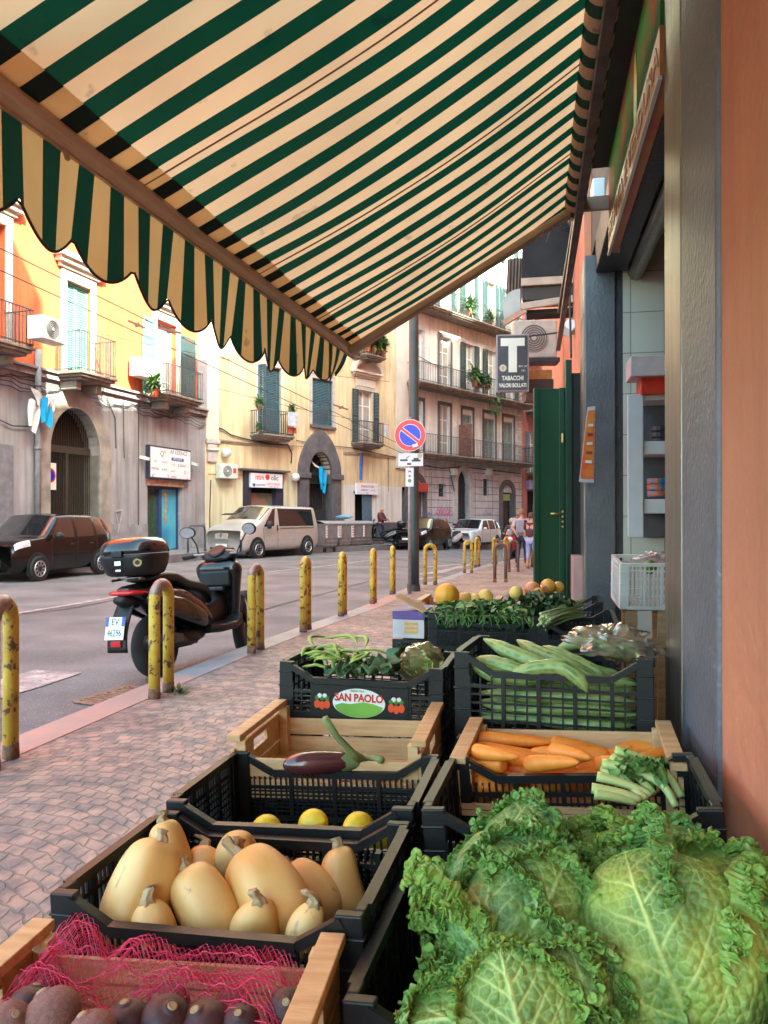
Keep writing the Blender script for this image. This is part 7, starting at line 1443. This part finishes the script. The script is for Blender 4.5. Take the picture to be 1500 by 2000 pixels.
# ---------------- people ----------------
def skinmesh(name,V,E,Rr,m,par,sub=2,root=0):
    me=bpy.data.meshes.new(name); me.from_pydata([tuple(v) for v in V],E,[]); me.materials.append(m); o=bpy.data.objects.new(name,me); col.objects.link(o); o.parent=par
    md=o.modifiers.new('k','SKIN'); sv=me.skin_vertices[0].data
    for i,r in enumerate(Rr): sv[i].radius=(r,r) if not isinstance(r,tuple) else r; sv[i].use_root=(i==root)
    md.use_smooth_shade=True; s=o.modifiers.new('u','SUBSURF'); s.levels=sub; s.render_levels=sub; return o
skin=mat('skin_tone',(.52,.27,.17),.55,var=.1)
def person(label,loc,rz,J,top,bot,hair,shoes,sleeve='short',skirt=False,h=1.75):
    e=thing('person',label,'person',loc,rz); k=h/1.75
    P={n:Vector(v)*k for n,v in J.items()}
    names=['pel','che','nec','hed','top','shL','elL','haL','shR','elR','haR','hiL','knL','foL','toL','hiR','knR','foR','toR']
    V=[P[n] for n in names]; ix={n:i for i,n in enumerate(names)}
    E=[(a,b) for a,b in (('pel','che'),('che','nec'),('nec','hed'),('hed','top'),('che','shL'),('shL','elL'),('elL','haL'),('che','shR'),('shR','elR'),('elR','haR'),('pel','hiL'),('hiL','knL'),('knL','foL'),('foL','toL'),('pel','hiR'),('hiR','knR'),('knR','foR'),('foR','toR'))]; E=[(ix[a],ix[b]) for a,b in E]
    rr=dict(pel=.13,che=.14,nec=.055,hed=.095,top=.055,sh=.065,el=.042,ha=.032,hi=.085,kn=.058,fo=.042,to=.03); Rr=[k*rr.get(n,rr.get(n[:2],.05)) for n in names]
    for s in 'LR':   # five fingers from each hand
        h0=P['ha'+s]; d=(h0-P['el'+s]).normalized(); sd=d.cross(Vector((0,1,0))); sd=sd.normalized() if sd.length>.1 else Vector((1,0,0))
        for q,(o_,L_) in enumerate(((-.03,.065),(-.012,.09),(.006,.095),(.022,.088),(.036,.07))):
            V.append(h0+(d*L_+sd*o_*1.1)*k); Rr.append(.010*k); E.append((ix['ha'+s],len(V)-1))
    skinmesh('body',V,E,Rr,skin,e)
    # clothes follow the limbs
    Vt=[P['pel']+Vector((0,0,-.02)),P['che'],P['nec']*.3+P['che']*.7,P['shL'],P['shR'],P['shL'].lerp(P['elL'],.85),P['shR'].lerp(P['elR'],.85)]; Et=[(0,1),(1,2),(1,3),(1,4),(3,5),(4,6)]; Rt=[.155,.165,.10,.085,.085,.066,.066]
    if sleeve=='long': Vt+=[P['elL'],P['haL'].lerp(P['elL'],.12),P['elR'],P['haR'].lerp(P['elR'],.12)]; Et+=[(5,7),(7,8),(6,9),(9,10)]; Rt+=[.062,.048,.062,.048]
    skinmesh('shirt' if sleeve=='short' else 'jacket',Vt,Et,[r*k for r in Rt],top,e)
    n_=.5 if skirt else .93
    Vb=[P['pel'],P['hiL'],P['knL'],P['knL'].lerp(P['foL'],n_),P['hiR'],P['knR'],P['knR'].lerp(P['foR'],n_)]; skinmesh('trousers',Vb,[(0,1),(1,2),(2,3),(0,4),(4,5),(5,6)],[k*r for r in (.145,.105,.078,.062,.105,.078,.062)],bot,e)
    for s in 'LR': skinmesh('shoe',[P['fo'+s]+Vector((0,0,-.01)),P['fo'+s].lerp(P['to'+s],.5)+Vector((0,0,-.015)),P['to'+s]],[(0,1),(1,2)],[.052*k,.048*k,.036*k],shoes,e)
    hd=P['hed']; ht=P['top']; u=(ht-P['nec']).normalized(); f=Vector((0,-1,0))
    if hair is not None:
        mb=MB(); n=16
        mb.lathe([(.0,.115),(.05,.108),(.085,.07),(.102,.01),(.098,-.04),(.085,-.055)],n,c=hd+Vector((0,.018,.02))); mb.build('hair',hair,e,smooth=True)
    mb=MB(); c=hd+f*.098*k
    mb.cbox(c+Vector((0,-.008,-.005)),(.018,.03,.04)); mb.build('nose',skin,e,bevel=.004); mb=MB(); mb.cbox(c+Vector((0,.004,-.05)),(.045,.012,.012)); mb.build('mouth',mat('lip',(.35,.12,.10),.5),e)
    for s in (-1,1): MB().cbox(c+Vector((s*.033,.006,.02)),(.02,.012,.012)).build('eye',cdark,e); MB().cbox(hd+Vector((s*.098,.01,0)),(.018,.04,.055)).build('ear',skin,e,bevel=.006)
    return e,P
ST_=dict(pel=(0,0,.95),che=(0,0,1.30),nec=(0,-.01,1.50),hed=(0,-.02,1.62),top=(0,-.01,1.70),shL=(.19,0,1.43),elL=(.25,.05,1.15),haL=(.12,.12,.98),shR=(-.19,0,1.43),elR=(-.25,.05,1.15),haR=(-.12,.12,.98),hiL=(.10,0,.88),knL=(.12,-.02,.48),foL=(.14,.03,.08),toL=(.16,-.12,.03),hiR=(-.10,0,.88),knR=(-.12,-.04,.48),foR=(-.14,.0,.08),toR=(-.17,-.15,.03))
pinkt=mat('pale_pink_shirt',(.62,.46,.50),.8); navy=mat('navy_trousers',(.025,.028,.06),.8); hairg=mat('ginger_grey_hair',(.30,.15,.08),.8); hairb=mat('brown_hair',(.10,.05,.03),.8); shoe=mat('dark_shoe',(.05,.05,.055),.6)
x,y=rd(1019,22.6); e,P=person('man seen from behind in pale shirt and dark trousers carrying a backpack',(x,y,gz(x,y)),R(172),ST_,pinkt,navy,hairg,shoe)
bp=MB(); bp.cbox((0,.20,1.22),(.28,.12,.42)); bk=bp.build('backpack_tmp',mat('backpack_grey',(.30,.28,.33),.7),bevel=.05); bk.name='backpack'; M=Matrix.Translation(e.location)@Matrix.Rotation(R(172),4,'Z'); bk.matrix_world=M; tag(bk,'grey and dark backpack worn by the man in the pale shirt','backpack')
mb=MB(); 
for s in (-1,1): mb.tube([(s*.12,.14,1.05),(s*.17,.10,1.15),(s*.16,.06,1.42),(s*.14,-.10,1.47),(s*.14,-.19,1.30),(s*.15,-.10,1.05),(s*.13,.12,1.02)],.02,6,flat=.5)
mb.build('strap',cdark,bk)
ST2=dict(ST_); ST2.update(elR=(-.24,-.02,1.14),haR=(-.26,-.10,.92),elL=(.24,-.02,1.14),haL=(.26,-.1,.92))
x,y=rd(1038,21.8); person('woman in dark top and light blue skirt, half hidden by the green door',(x,y,gz(x,y)),R(150),ST2,mat('maroon_top',(.09,.03,.045),.8),mat('pale_blue_cloth',(.36,.40,.62),.8),hairb,skin,skirt=True,h=1.62)
ST3=dict(ST_); ST3.update(haL=(.16,-.40,1.05),elL=(.25,-.14,1.16),haR=(-.10,-.42,1.08),elR=(-.24,-.14,1.18),hed=(0,-.07,1.60),top=(0,-.07,1.68))
p_=Vector((*rd(744,36.8),0)); person('bald man in a dark red jacket standing beside the dark scooter',(p_.x,p_.y,-.02),R(75),ST3,mat('dark_red_jacket',(.11,.03,.035),.8),mat('dark_jeans',(.05,.06,.11),.8),None,shoe,sleeve='long',h=1.78)
SIT=dict(pel=(0,.05,.92),che=(0,-.02,1.25),nec=(0,-.05,1.45),hed=(0,-.08,1.57),top=(0,-.07,1.66),shL=(.19,-.02,1.38),elL=(.27,-.18,1.15),haL=(.30,-.42,1.06),shR=(-.19,-.02,1.38),elR=(-.27,-.18,1.15),haR=(-.30,-.42,1.06),hiL=(.11,0,.86),knL=(.20,-.38,.74),foL=(.20,-.42,.42),toL=(.20,-.55,.38),hiR=(-.11,0,.86),knR=(-.20,-.38,.74),foR=(-.20,-.42,.42),toR=(-.20,-.55,.38))
sp=sr.matrix_basis@Vector((.50,0,0)); e,P=person('scooter rider in a dark jacket and pale helmet sitting on the red scooter',(sp.x,sp.y,sp.z),R(-95)+PI/2,SIT,mat('dark_jacket',(.06,.035,.06),.8),navy,None,shoe,sleeve='long')
MB().lathe([(.0,.135),(.07,.125),(.115,.07),(.13,.0),(.125,-.05),(.11,-.07)],18,c=P['hed']+Vector((0,.01,.02))).build('helmet',mat('helmet_beige',(.42,.34,.28),.3,coat=.5),e,smooth=True)
# ---------------- pole, signs ----------------
pp=G(808,1154); pole=thing('street_pole','tall dark green street lamp pole carrying the no parking sign','pole',pp); polem=mat('green_pole_paint',(.045,.075,.068),.45,c2=(.03,.05,.047),ns=3,bump=.15,speck=(12,.7,(.16,.17,.15)))
MB().tube([(0,0,-.05),(0,0,1.0),(0,0,8)],[.105,.10,.085],18).build('shaft',polem,pole,smooth=True); MB().tube([(0,0,-.05),(0,0,.12)],.125,18).build('base_collar',polem,pole)
p2=G(800,1160)+Vector((0,0,0)); post=thing('sign_post','slim pale grey sign post fixed just left of the dark street pole','post',p2); MB().tube([(0,0,-.05),(0,0,3.15)],.030,12).build('tube',mat('pale_post',(.34,.31,.30),.5,metal=.3,c2=(.24,.22,.21),ns=10),post,smooth=True)
sy=math.atan2(-p2.x,p2.y)*.0-.02
ns_=thing('no_parking_sign','round red and blue no parking sign on the slim post','road sign',(p2.x-.02,p2.y-.05,0),sy); c=W(801,850,12.85); ns_.location=(c.x,c.y,c.z)
def dsk(r,y0,y1,m,name,par,n=40,inner=None): mb=MB(); disc(mb,(0,0),r,y0,y1,n); return mb.build(name,m,par)
sred=mat('sign_red_bright',(.62,.012,.015),.35,var=.08); sblue=mat('sign_blue_bright',(.012,.015,.62),.35,var=.08); swh=mat('sign_white',(.70,.62,.60),.4,var=.08)
dsk(.272,0,.012,swh,'sign_plate',ns_); dsk(.262,-.004,-.0005,sred,'red_ring',ns_); dsk(.188,-.007,-.0045,swh,'white_ring',ns_)
for s in (-1,1):
    a0_=.0; pts=[]; rr_=.178; off=.034
    n=24; t0=math.asin(off/rr_)
    loc_=[(rr_*math.cos(fb(t0,PI-t0,i/n)),rr_*math.sin(fb(t0,PI-t0,i/n))*1) for i in range(n+1)]
    an=R(-38)+(0 if s>0 else PI); pts=[(x*math.cos(an)-z*math.sin(an),x*math.sin(an)+z*math.cos(an)) for x,z in loc_]; plate(pts,-.010,-.0075,sblue,'blue_half',ns_)
plate([(x*math.cos(R(-38))-z*math.sin(R(-38)),x*math.sin(R(-38))+z*math.cos(R(-38))) for x,z in ((-.187,-.021),(.187,-.021),(.187,.021),(-.187,.021))],-.0125,-.0105,sred,'red_bar',ns_)
MB().cbox((.09,-.014,-.175),(.095,.002,.05),rot=Matrix.Rotation(R(-12),3,'Y')).build('white_sticker',white,ns_)
c=W(802,898,12.85); t1=thing('tow_away_sign','white rectangular tow away plate under the round no parking sign','road sign',(c.x,c.y,c.z),sy); MB().box(-.215,0,-.11,.215,.012,.11).build('plate',swh,t1,bevel=.004)
mb=MB(); mb.box(-.18,-.004,-.02,-.05,0,.01); mb.beam((-.08,-.002,.02),(-.02,-.002,.07),.003,.012); mb.box(.02,-.004,-.03,.17,0,.0); mb.box(.05,-.004,0,.14,0,.03); mb.build('truck_symbol',mat('plate_ink',0) if 'plate_ink' in MATS else cdark,t1)
mb=MB(); mb.box(-.06,-.004,-.085,.01,0,-.055); mb.build('lettering',cdark,t1); mb=MB(); disc(mb,(.16,.07),.045,-.006,-.0005,9); mb.build('torn_sticker',mat('sticker_tan',(.5,.38,.22),.6),t1)
c=W(800,932,12.85); t2=thing('small_sign','narrow white vertical sticker plate below the tow away plate','road sign',(c.x,c.y,c.z),sy); MB().box(-.07,0,-.16,.07,.012,.16).build('plate',swh,t2,bevel=.003)
mb=MB(); mb.add([(-.035,-.003,.08),(0,-.003,.12),(.035,-.003,.08),(.02,-.003,.08),(0,-.003,.1),(-.02,-.003,.08)],[(0,1,4,5),(1,2,3,4)]); mb.build('chevron_mark',cdark,t2); mb=MB(); disc(mb,(0,.02),.02,-.004,-.0005,10); disc(mb,(0,-.06),.035,-.004,-.0005,5); mb.build('green_mark',mat('mark_green',(.15,.25,.08),.5),t2)
# ---------------- wheeled bins ----------------
binm=mat('bin_grey',(.27,.25,.25),.5,var=.25,ns=3); lidm=mat('bin_lid',(.33,.31,.31),.45,var=.25)
def wbin(label,x,y,z,rz):
    e=thing('wheeled_bin',label,'bin',(x,y,z),rz,group='grey wheeled bins behind the van')
    mb=MB(); rings=[[(a*sx_,b*sy_,z_) for sx_,sy_ in ((-1,-1),(1,-1),(1,1),(-1,1))] for a,b,z_ in ((.50,.38,.22),(.58,.46,.30),(.66,.55,1.12),(.70,.58,1.13),(.70,.58,1.20))]; mb.loft(rings); mb.build('bin_body',binm,e,bevel=.03)
    mb=MB()
    for i in range(4): mb.box(-.60,-.52-.0+.035*0,.45+i*.15,.60,-.475,.48+i*.15)
    mb.build('front_rib',binm,e)
    mb=MB(); mb.grid(lambda a,b:((a-.5)*1.42,(b-.5)*1.2,1.21+.12*math.sin(PI*b)),8,12); mb.build('lid',lidm,e,solid=.02)
    for s in (-1,1):
        MB().tube([(s*.70,0,1.0),(s*.80,0,1.0)],.035,8).build('lift_pin',metal,e)
        for t in (-1,1): MB().tube([(s*.45,t*.34-.03,.10),(s*.45,t*.34+.03,.10)],.10,14).build('castor',tyre,e); 
        mb=MB(); 
        for i in range(4): mb.add([(s*.56-.07,-.60,.70+i*.11),(s*.56+.07,-.60,.64+i*.11+ .06),(s*.56+.07,-.60,.70+i*.11+.055),(s*.56-.07,-.60,.64+i*.11+.055)],[(0,1,2,3)])
        mb.build('red_stripe',mat('stripe_red',(.50,.10,.08),.5),e)
        MB().box(s*.56-.08,-.595,.62,s*.56+.08,-.57,1.12).build('reflective_panel',white,e)
    return e
for i,(t,lb) in enumerate((((634,33.0),'grey wheeled bin nearest the van, partly hidden by it'),((661,34.0),'grey wheeled bin with red striped panel, second from the van'),((685,35.0),'grey wheeled bin with red striped panel, third from the van'),((706,36.0),'grey wheeled bin at the right end of the row beside the blue door'))):
    p=Vector((*rd(*t),0)); wb_=wbin(lb,p.x,p.y,gz(p.x,p.y)-.11,math.atan2(B.D.y,B.D.x)+.0); wb_.scale=(.66,.85,1.02)
p=Vector((*rd(672,34.5),0)); o=bag('rubbish_bag','light blue rubbish bag lying on top of the middle bins',(p.x,p.y,1.28),(.4,.2,.1),4); o.data.materials[0]=mat('bag_blue',(.20,.42,.55),.4)
# ---------------- things along the shop side ----------------
gd=thing('green_door','tall dark green metal shop shutter door standing open across the pavement edge','door',(.012,6.95,0),R(11.0)); gpm=mat('dark_green_paint',(.004,.040,.013),.4,c2=(.003,.030,.010),ns=3,bump=.08,bs=20)
mb=MB(); mb.box(0,0,.02,.275,.045,2.47); mb.build('door_leaf',gpm,gd,bevel=.006)
mb=MB(); mb.box(.0,-.012,.02,.045,-.0005,2.475); mb.box(.225,-.012,.02,.275,-.0005,2.475); mb.build('leaf_edge',gpm,gd,bevel=.004)
mb=MB(); mb.box(.276,-.05,.0,.33,.05,2.72); mb.build('door_post',mat('deep_green_post',(.006,.03,.014),.4),gd,bevel=.004)
mb=MB(); mb.tube([(.225,-.04,1.34),(.14,-.045,1.34)],.010,8); mb.build('handle',mat('brass',(.65,.38,.12),.3,metal=.8),gd,smooth=True); mb=MB()
for k in range(4): mb.cbox((.255,-.016,1.36-.045*k),(.018,.01,.02))
mb.build('lock_bolt',mat('brass',0),gd,bevel=.003); MB().tube([(.25,-.03,1.98),(.25,-.03,2.06)],.012,8).build('latch',mat('brass',0),gd)
mb=MB(); 
for k in range(40): mb.cbox((.288,-.056,.1+k*.06),(.008,.008,.012))
mb.build('rivet_row',cdark,gd)
o=tag(MB().box(.34,6.98,0,.449,7.0,2.6).build('recess_shade_sheet',dark),'black shade sheet in the recess between the green door and the grey pillar','panel')  # flat black sheet that paints the recess as shaded
tag(MB().box(.33,6.55,0,.415,6.9,.98).build('pink_board',mat('pink_board',(.50,.27,.22),.6),bevel=.006),'low pinkish board leaning at the foot of the grey pillar','board')
# poster on the pillar edge
po=thing('hanging_poster','narrow orange printed poster hanging at the edge of the grey pillar','poster',(.40,6.33,0)); P1=[W(1148,795,5.9),W(1163,793,5.9),W(1160,943,5.9),W(1131,941,5.9)]
def quad(name,P,m,par,inset=0,off=Vector((0,0,0)),th=.003):
    c=sum(P,Vector())/4; Q=[c+(p-c)*(1-inset)+off-Vector(par.location) for p in P]; mb=MB(); mb.add(Q,[(0,1,2,3)]); return mb.build(name,m,par,solid=th)
quad('poster_sheet',P1,mat('poster_white',(.62,.52,.55),.5),po); quad('orange_print',P1,mat('poster_print',(.66,.10,.03),.5,c2=(.66,.24,.04),ns=9),po,.10,Vector((0,-.006,0)))
for k in range(5):
    a=P1[0].lerp(P1[3],.25+.12*k); b=P1[1].lerp(P1[2],.25+.12*k); mb=MB(); mb.beam(a.lerp(b,.3)+Vector((0,-.012,0))-Vector(po.location),a.lerp(b,.8)+Vector((0,-.012,0))-Vector(po.location),.003,.022); mb.build('poster_lettering',mat('poster_maroon',(.35,.05,.04),.5) if k%2 else white,po)
# tobacconist sign
tb=thing('tobacconist_sign','dark hanging sign with a large white T above the pavement','signboard',W(1001,710,10.6),R(6)); w_,h_=.45,.80
MB().box(-w_/2,-.05,-h_/2,w_/2,.05,h_/2).build('sign_box',mat('sign_rim',(.30,.27,.28),.5),tb,bevel=.008); MB().box(-w_/2+.02,-.056,-h_/2+.02,w_/2-.02,-.0505,h_/2-.02).build('sign_face',mat('sign_face_dark',(.055,.055,.065),.4),tb)
tw=mat('letter_ivory',(.72,.70,.58),.5,var=.05); mb=MB(); mb.box(-.165,-.062,.235,.165,-.0565,.345); mb.box(-.058,-.062,-.13,.058,-.0565,.2349); mb.build('letter_t',tw,tb)
text('lettering','TABACCHI',.085,tw,tb,(0,-.0575,-.215),sx=.72,bold=.002); text('lettering','VALORI BOLLATI',.075,tw,tb,(0,-.0575,-.315),sx=.66,bold=.002); text('lettering','RIV. N°',.04,tw,tb,(.145,-.0575,-.05)); text('lettering','121',.04,tw,tb,(.145,-.0575,-.11))
mb=MB(); disc(mb,(-.135,-.07),.05,-.0605,-.0565,12); mb.build('round_emblem',mat('emblem_cream',(.60,.50,.36),.6),tb); mb=MB(); disc(mb,(-.135,-.07),.025,-.0625,-.061,5); mb.build('emblem_star',mat('emblem_grey',(.35,.33,.30),.6),tb)
MB().tube([(w_/2,0,h_/2-.02),(.62,.0,h_/2+.02)],.012,6).build('bracket',iron,tb)
# air conditioner behind it
ac=thing('air_conditioner','beige outdoor air conditioner unit high up behind the tobacconist sign','air conditioner',W(1003,699,11.2),R(8)); acb=MB().box(0,0,0,.64,.3,.56).build('casing',mat('ac_cream',(.50,.45,.36),.5),ac,bevel=.02)
mb=MB(); disc(mb,(.30,.29),.20,-.012,-.001); mb.build('fan_grille',mat('ac_grille_brown',(.16,.13,.11),.6),acb); mb=MB()
for k in range(6): r_=.20*(k+1)/6; mb.tube([(.30+r_*math.cos(2*PI*i/22),-.015,.29+r_*math.sin(2*PI*i/22)) for i in range(22)],.004,4,closed=True)
disc(mb,(.30,.29),.035,-.022,-.0125,14); mb.build('grille_ring',mat('ac_cream',0),acb)
MB().box(-.02,-.02,-.06,.68,.32,-.001).build('support_shelf',iron,ac)
# old wooden box / awning case below
oc=thing('roller_case','old dark timber shutter case under the air conditioner','shutter case',W(1030,770,11.0),R(8)); MB().box(-.02,.0,.02,.38,.3,.22).build('dark_case',mat('old_timber',(.055,.035,.025),.8),oc,bevel=.01); MB().box(0,.02,.221,.36,.28,.36).build('orange_timber',mat('orange_timber',(.42,.19,.05),.6,var=.4,ns=12),oc,bevel=.01); MB().box(-.02,-.02,-.09,.36,.3,.019).build('lower_board',mat('old_board',(.13,.10,.08),.8),oc,bevel=.01)
# neighbour's raised canopy: dark underside, cream bars, round end plate, brown cloth
nc=thing('folded_canopy','dark folded shop canopy with cream cross bars above the tobacconist','canopy',(0,0,0))
cm_=mat('canopy_cream_bar',(.48,.34,.24),.5); cdk=mat('canopy_underside',(.016,.013,.012),.8,var=.5)
def wq(pts,ds): return [W(u,v,d) for (u,v),d in zip(pts,ds)]
def slab(name,P,th,m,par):
    mb=MB(); n=(P[1]-P[0]).cross(P[3]-P[0]).normalized()*th; vs=P+[p+n for p in P]; mb.add(vs,[(0,1,2,3),(7,6,5,4),(0,4,5,1),(1,5,6,2),(2,6,7,3),(3,7,4,0)]); return mb.build(name,m,par,bevel=.004)
d=8.6; xl_,xr_=W(1020,500,d).x,.449; yy=W(1020,500,d).y
zz=lambda v,dd=d:ZC-(v-HY)/F*dd
MB().box(xl_,yy,zz(545),xr_,yy+.6,zz(392)).build('canopy_box',cdk,nc); MB().box(xl_-.01,yy-.05,zz(560),xr_,yy-.001,zz(545)).build('cream_bar',cm_,nc,bevel=.006); MB().box(xl_,yy,zz(586),xr_,yy+.35,zz(561)).build('dark_fascia',mat('dark_brown_fascia',(.035,.02,.014),.6),nc)
MB().beam((xl_-.02,yy-.03,zz(600)),(xr_,yy-.03,zz(590)),.05,.08).build('cream_bar',cm_,nc,bevel=.01); MB().box(xl_+.05,yy+.05,zz(612),xr_,yy+.3,zz(603)).build('dark_soffit',cdk,nc)
mb=MB(); pc_=Vector((xl_-.02,yy-.02,zz(606))); pts=[(0,0),(0,.24)]+[(-.20*math.sin(R(t)),.06+.18*math.cos(R(t))) for t in range(0,100,12)]+[(-.18,-.12),(-.06,-.06)]
plate([(pc_.x+x,pc_.z+z) for x,z in pts],yy-.04,yy-.0,mat('pale_end_plate',(.46,.43,.38),.5),'round_end_plate',nc)
MB().beam((pc_.x-.19,yy-.02,pc_.z-.14),(pc_.x+.06,yy-.02,pc_.z+.0),.05,.06).build('side_lath',mat('canopy_salmon',(.52,.26,.16),.5),nc)
mb=MB(); mb.grid(lambda a,b:(fb(xl_-.20,xl_-.02,a)+.03*b,yy+.4+.02*math.sin(a*30),fb(zz(598),zz(480),b)),26,6); mb.build('brown_cloth',mat('brown_folded_cloth',(.20,.12,.09),.8,var=.4,stretch=(14,1,1)),nc,smooth=True,solid=.01)
random.seed(9); mb=MB()
for i in range(16):
    a=W(1105+jit(40),420+jit(28),8.2+jit(.2)); P=[a+Vector((jit(.12),jit(.1),jit(.10)))*k for k in range(3)]; mb.tube(catmull([a,a+Vector((jit(.12),0,jit(.1))),a+Vector((jit(.16),0,-.1+jit(.12)))],4),.008,4)
mb.build('loose_cable',cdark,nc)
for k in range(5): MB().cbox(W(1110+jit(40),430+jit(22),8.3),(.08+jit(.03),.06,.10),rot=Matrix.Rotation(jit(1),3,'Y')).build('junction_box',mat('junction_pink',(.30,.16,.13),.6),nc,bevel=.01)
# diagonal rusty arm hanging down beside the canopy
tag(MB().beam(W(1142,320,5.4),W(1094,608,7.6),.045,.045).build('steel_bar',torsion,bevel=.004),'rusty diagonal awning arm crossing in front of the dark folded canopy','steel bar')
# lamp and wall bits
sl_=thing('wall_lamp','white security lamp on the sunlit salmon wall above the green door','lamp',W(1112,640,8.3)); MB().cbox((0,0,0),(.12,.16,.12),rot=Matrix.Rotation(R(35),3,'Y')@Matrix.Rotation(R(-20),3,'X')).build('lamp_head',white,sl_,bevel=.012); MB().cbox((.05,0,.06),(.08,.05,.05)).build('lamp_bracket',white,sl_,bevel=.01); MB().tube([(.0,-.02,-.03),(.04,-.03,-.08),(.09,0,-.03),(.10,0,.1)],.006,5).build('lamp_cable',cdark,sl_)
MB().tube([W(1090,560,8.0)-W(1112,640,8.3)+Vector((.12,0,0)),W(1093,700,8.0)-W(1112,640,8.3)+Vector((.12,0,0))],.012,6).build('conduit',cdark,sl_)
# ---------------- inside the doorway ----------------
ws=mat('white_crate_plastic',(.66,.64,.60),.4,var=.12)
s1=W(1207,1184,4.72)
e1=put(pcrate(.50,.36,.29,'white plastic crate holding a green vegetable in the shop doorway',dip=0,nv=16,nh=3,grp=None,m=ws),(s1.x+.25,s1.y+.19,s1.z),(R(6),0,.05))
s1=Vector((s1.x+.18,s1.y+.19,s1.z))
o=ball('green_pepper',1268,1108,4.80,.045,mat('pepper_green',(.14,.26,.03),.35),'green pepper visible in the white crate','pepper')
bag('plastic_bag','crumpled clear plastic bag lying in the white crate',Vector((s1.x+.10,s1.y+.03,s1.z+.30)),(.17,.10,.04),12,amp=.5)
st=thing('wooden_stand','pale wooden pallet stand under the white crate in the doorway','stand',(s1.x+.06,s1.y,0)); 
for x in (-.15,.04,.2): MB().box(x-.035,-.12,0,x+.035,-.09,s1.z-.03).build('upright',wood,st,bevel=.003); MB().box(x-.035,.1,0,x+.035,.13,s1.z-.03).build('upright',wood,st,bevel=.003)
MB().box(-.22,-.15,s1.z-.029,.26,.16,s1.z-.004).build('top_board',wood,st,bevel=.003); MB().box(-.20,-.125,s1.z*.6,.24,-.121,s1.z*.6+.1).build('cross_board',wood,st)
sv=thing('shop_shelf','white moulded shelf unit with a red top standing inside the doorway','shelf',(0,0,0)); d=5.75
def wbox(u0,v0,u1,v1,dd,th,m,name,par,bev=.006):
    a=W(u0,v1,dd);b=W(u1,v0,dd); return MB().box(min(a.x,b.x),a.y,min(a.z,b.z),max(a.x,b.x),a.y+th,max(a.z,b.z)).build(name,m,par,bevel=bev)
shw=mat('shelf_white',(.60,.56,.55),.45,var=.1)
wbox(1226,1050,1256,770,d,.02,shw,'side_post',sv); wbox(1232,735,1320,695,d-.1,.3,mat('shelf_pinkish',(.58,.45,.42),.5),'top_board',sv); wbox(1252,770,1320,735,d-.05,.25,mat('shelf_red',(.60,.04,.02),.35),'red_panel',sv)
for v0,v1 in ((770,782),(862,888),(975,1003)): wbox(1254,v1,1330,v0,d,.3,shw,'shelf_board',sv)
wbox(1256,1050,1330,783,d+.32,.02,mat('shelf_back_grey',(.10,.095,.10),.4),'back_panel',sv)
gd_=[(1290,853,.10,mat('tin_black',(.03,.03,.035),.4),'stack of dark tins on the upper shelf','tins'),(1285,955,.10,mat('packet_blue',(.05,.20,.38),.4,c2=(.45,.12,.05),ns=14,lo=.45,hi=.55),'blue and red printed packets on the middle shelf','packets')]
for u,v,r,m_,lb,ct in gd_:
    p=W(u,v,d+.1); e=thing('shelf_goods',lb,ct,p); 
    for k in range(3): MB().lathe([(.0,0),(.075,0),(.08,.01),(.08,.04),(.075,.045),(0,.045)],18,c=(0,0,-.06+k*.048)).build('tin' if ct=='tins' else 'packet',m_,e)
# shop-side eaves dark fill behind the awning roller
tag(MB().box(.27,-.6,3.32,.449,4.5,3.42).build('awning_case_board',mat('dark_case_board',(.035,.028,.024),.8)),'dark board running along the wall above the awning roller','board')
tag(MB().box(.37,4.9,3.30,.449,5.08,3.44).build('white_meter_case',white,bevel=.01),'white electrical case on the wall behind the awning roller','box')
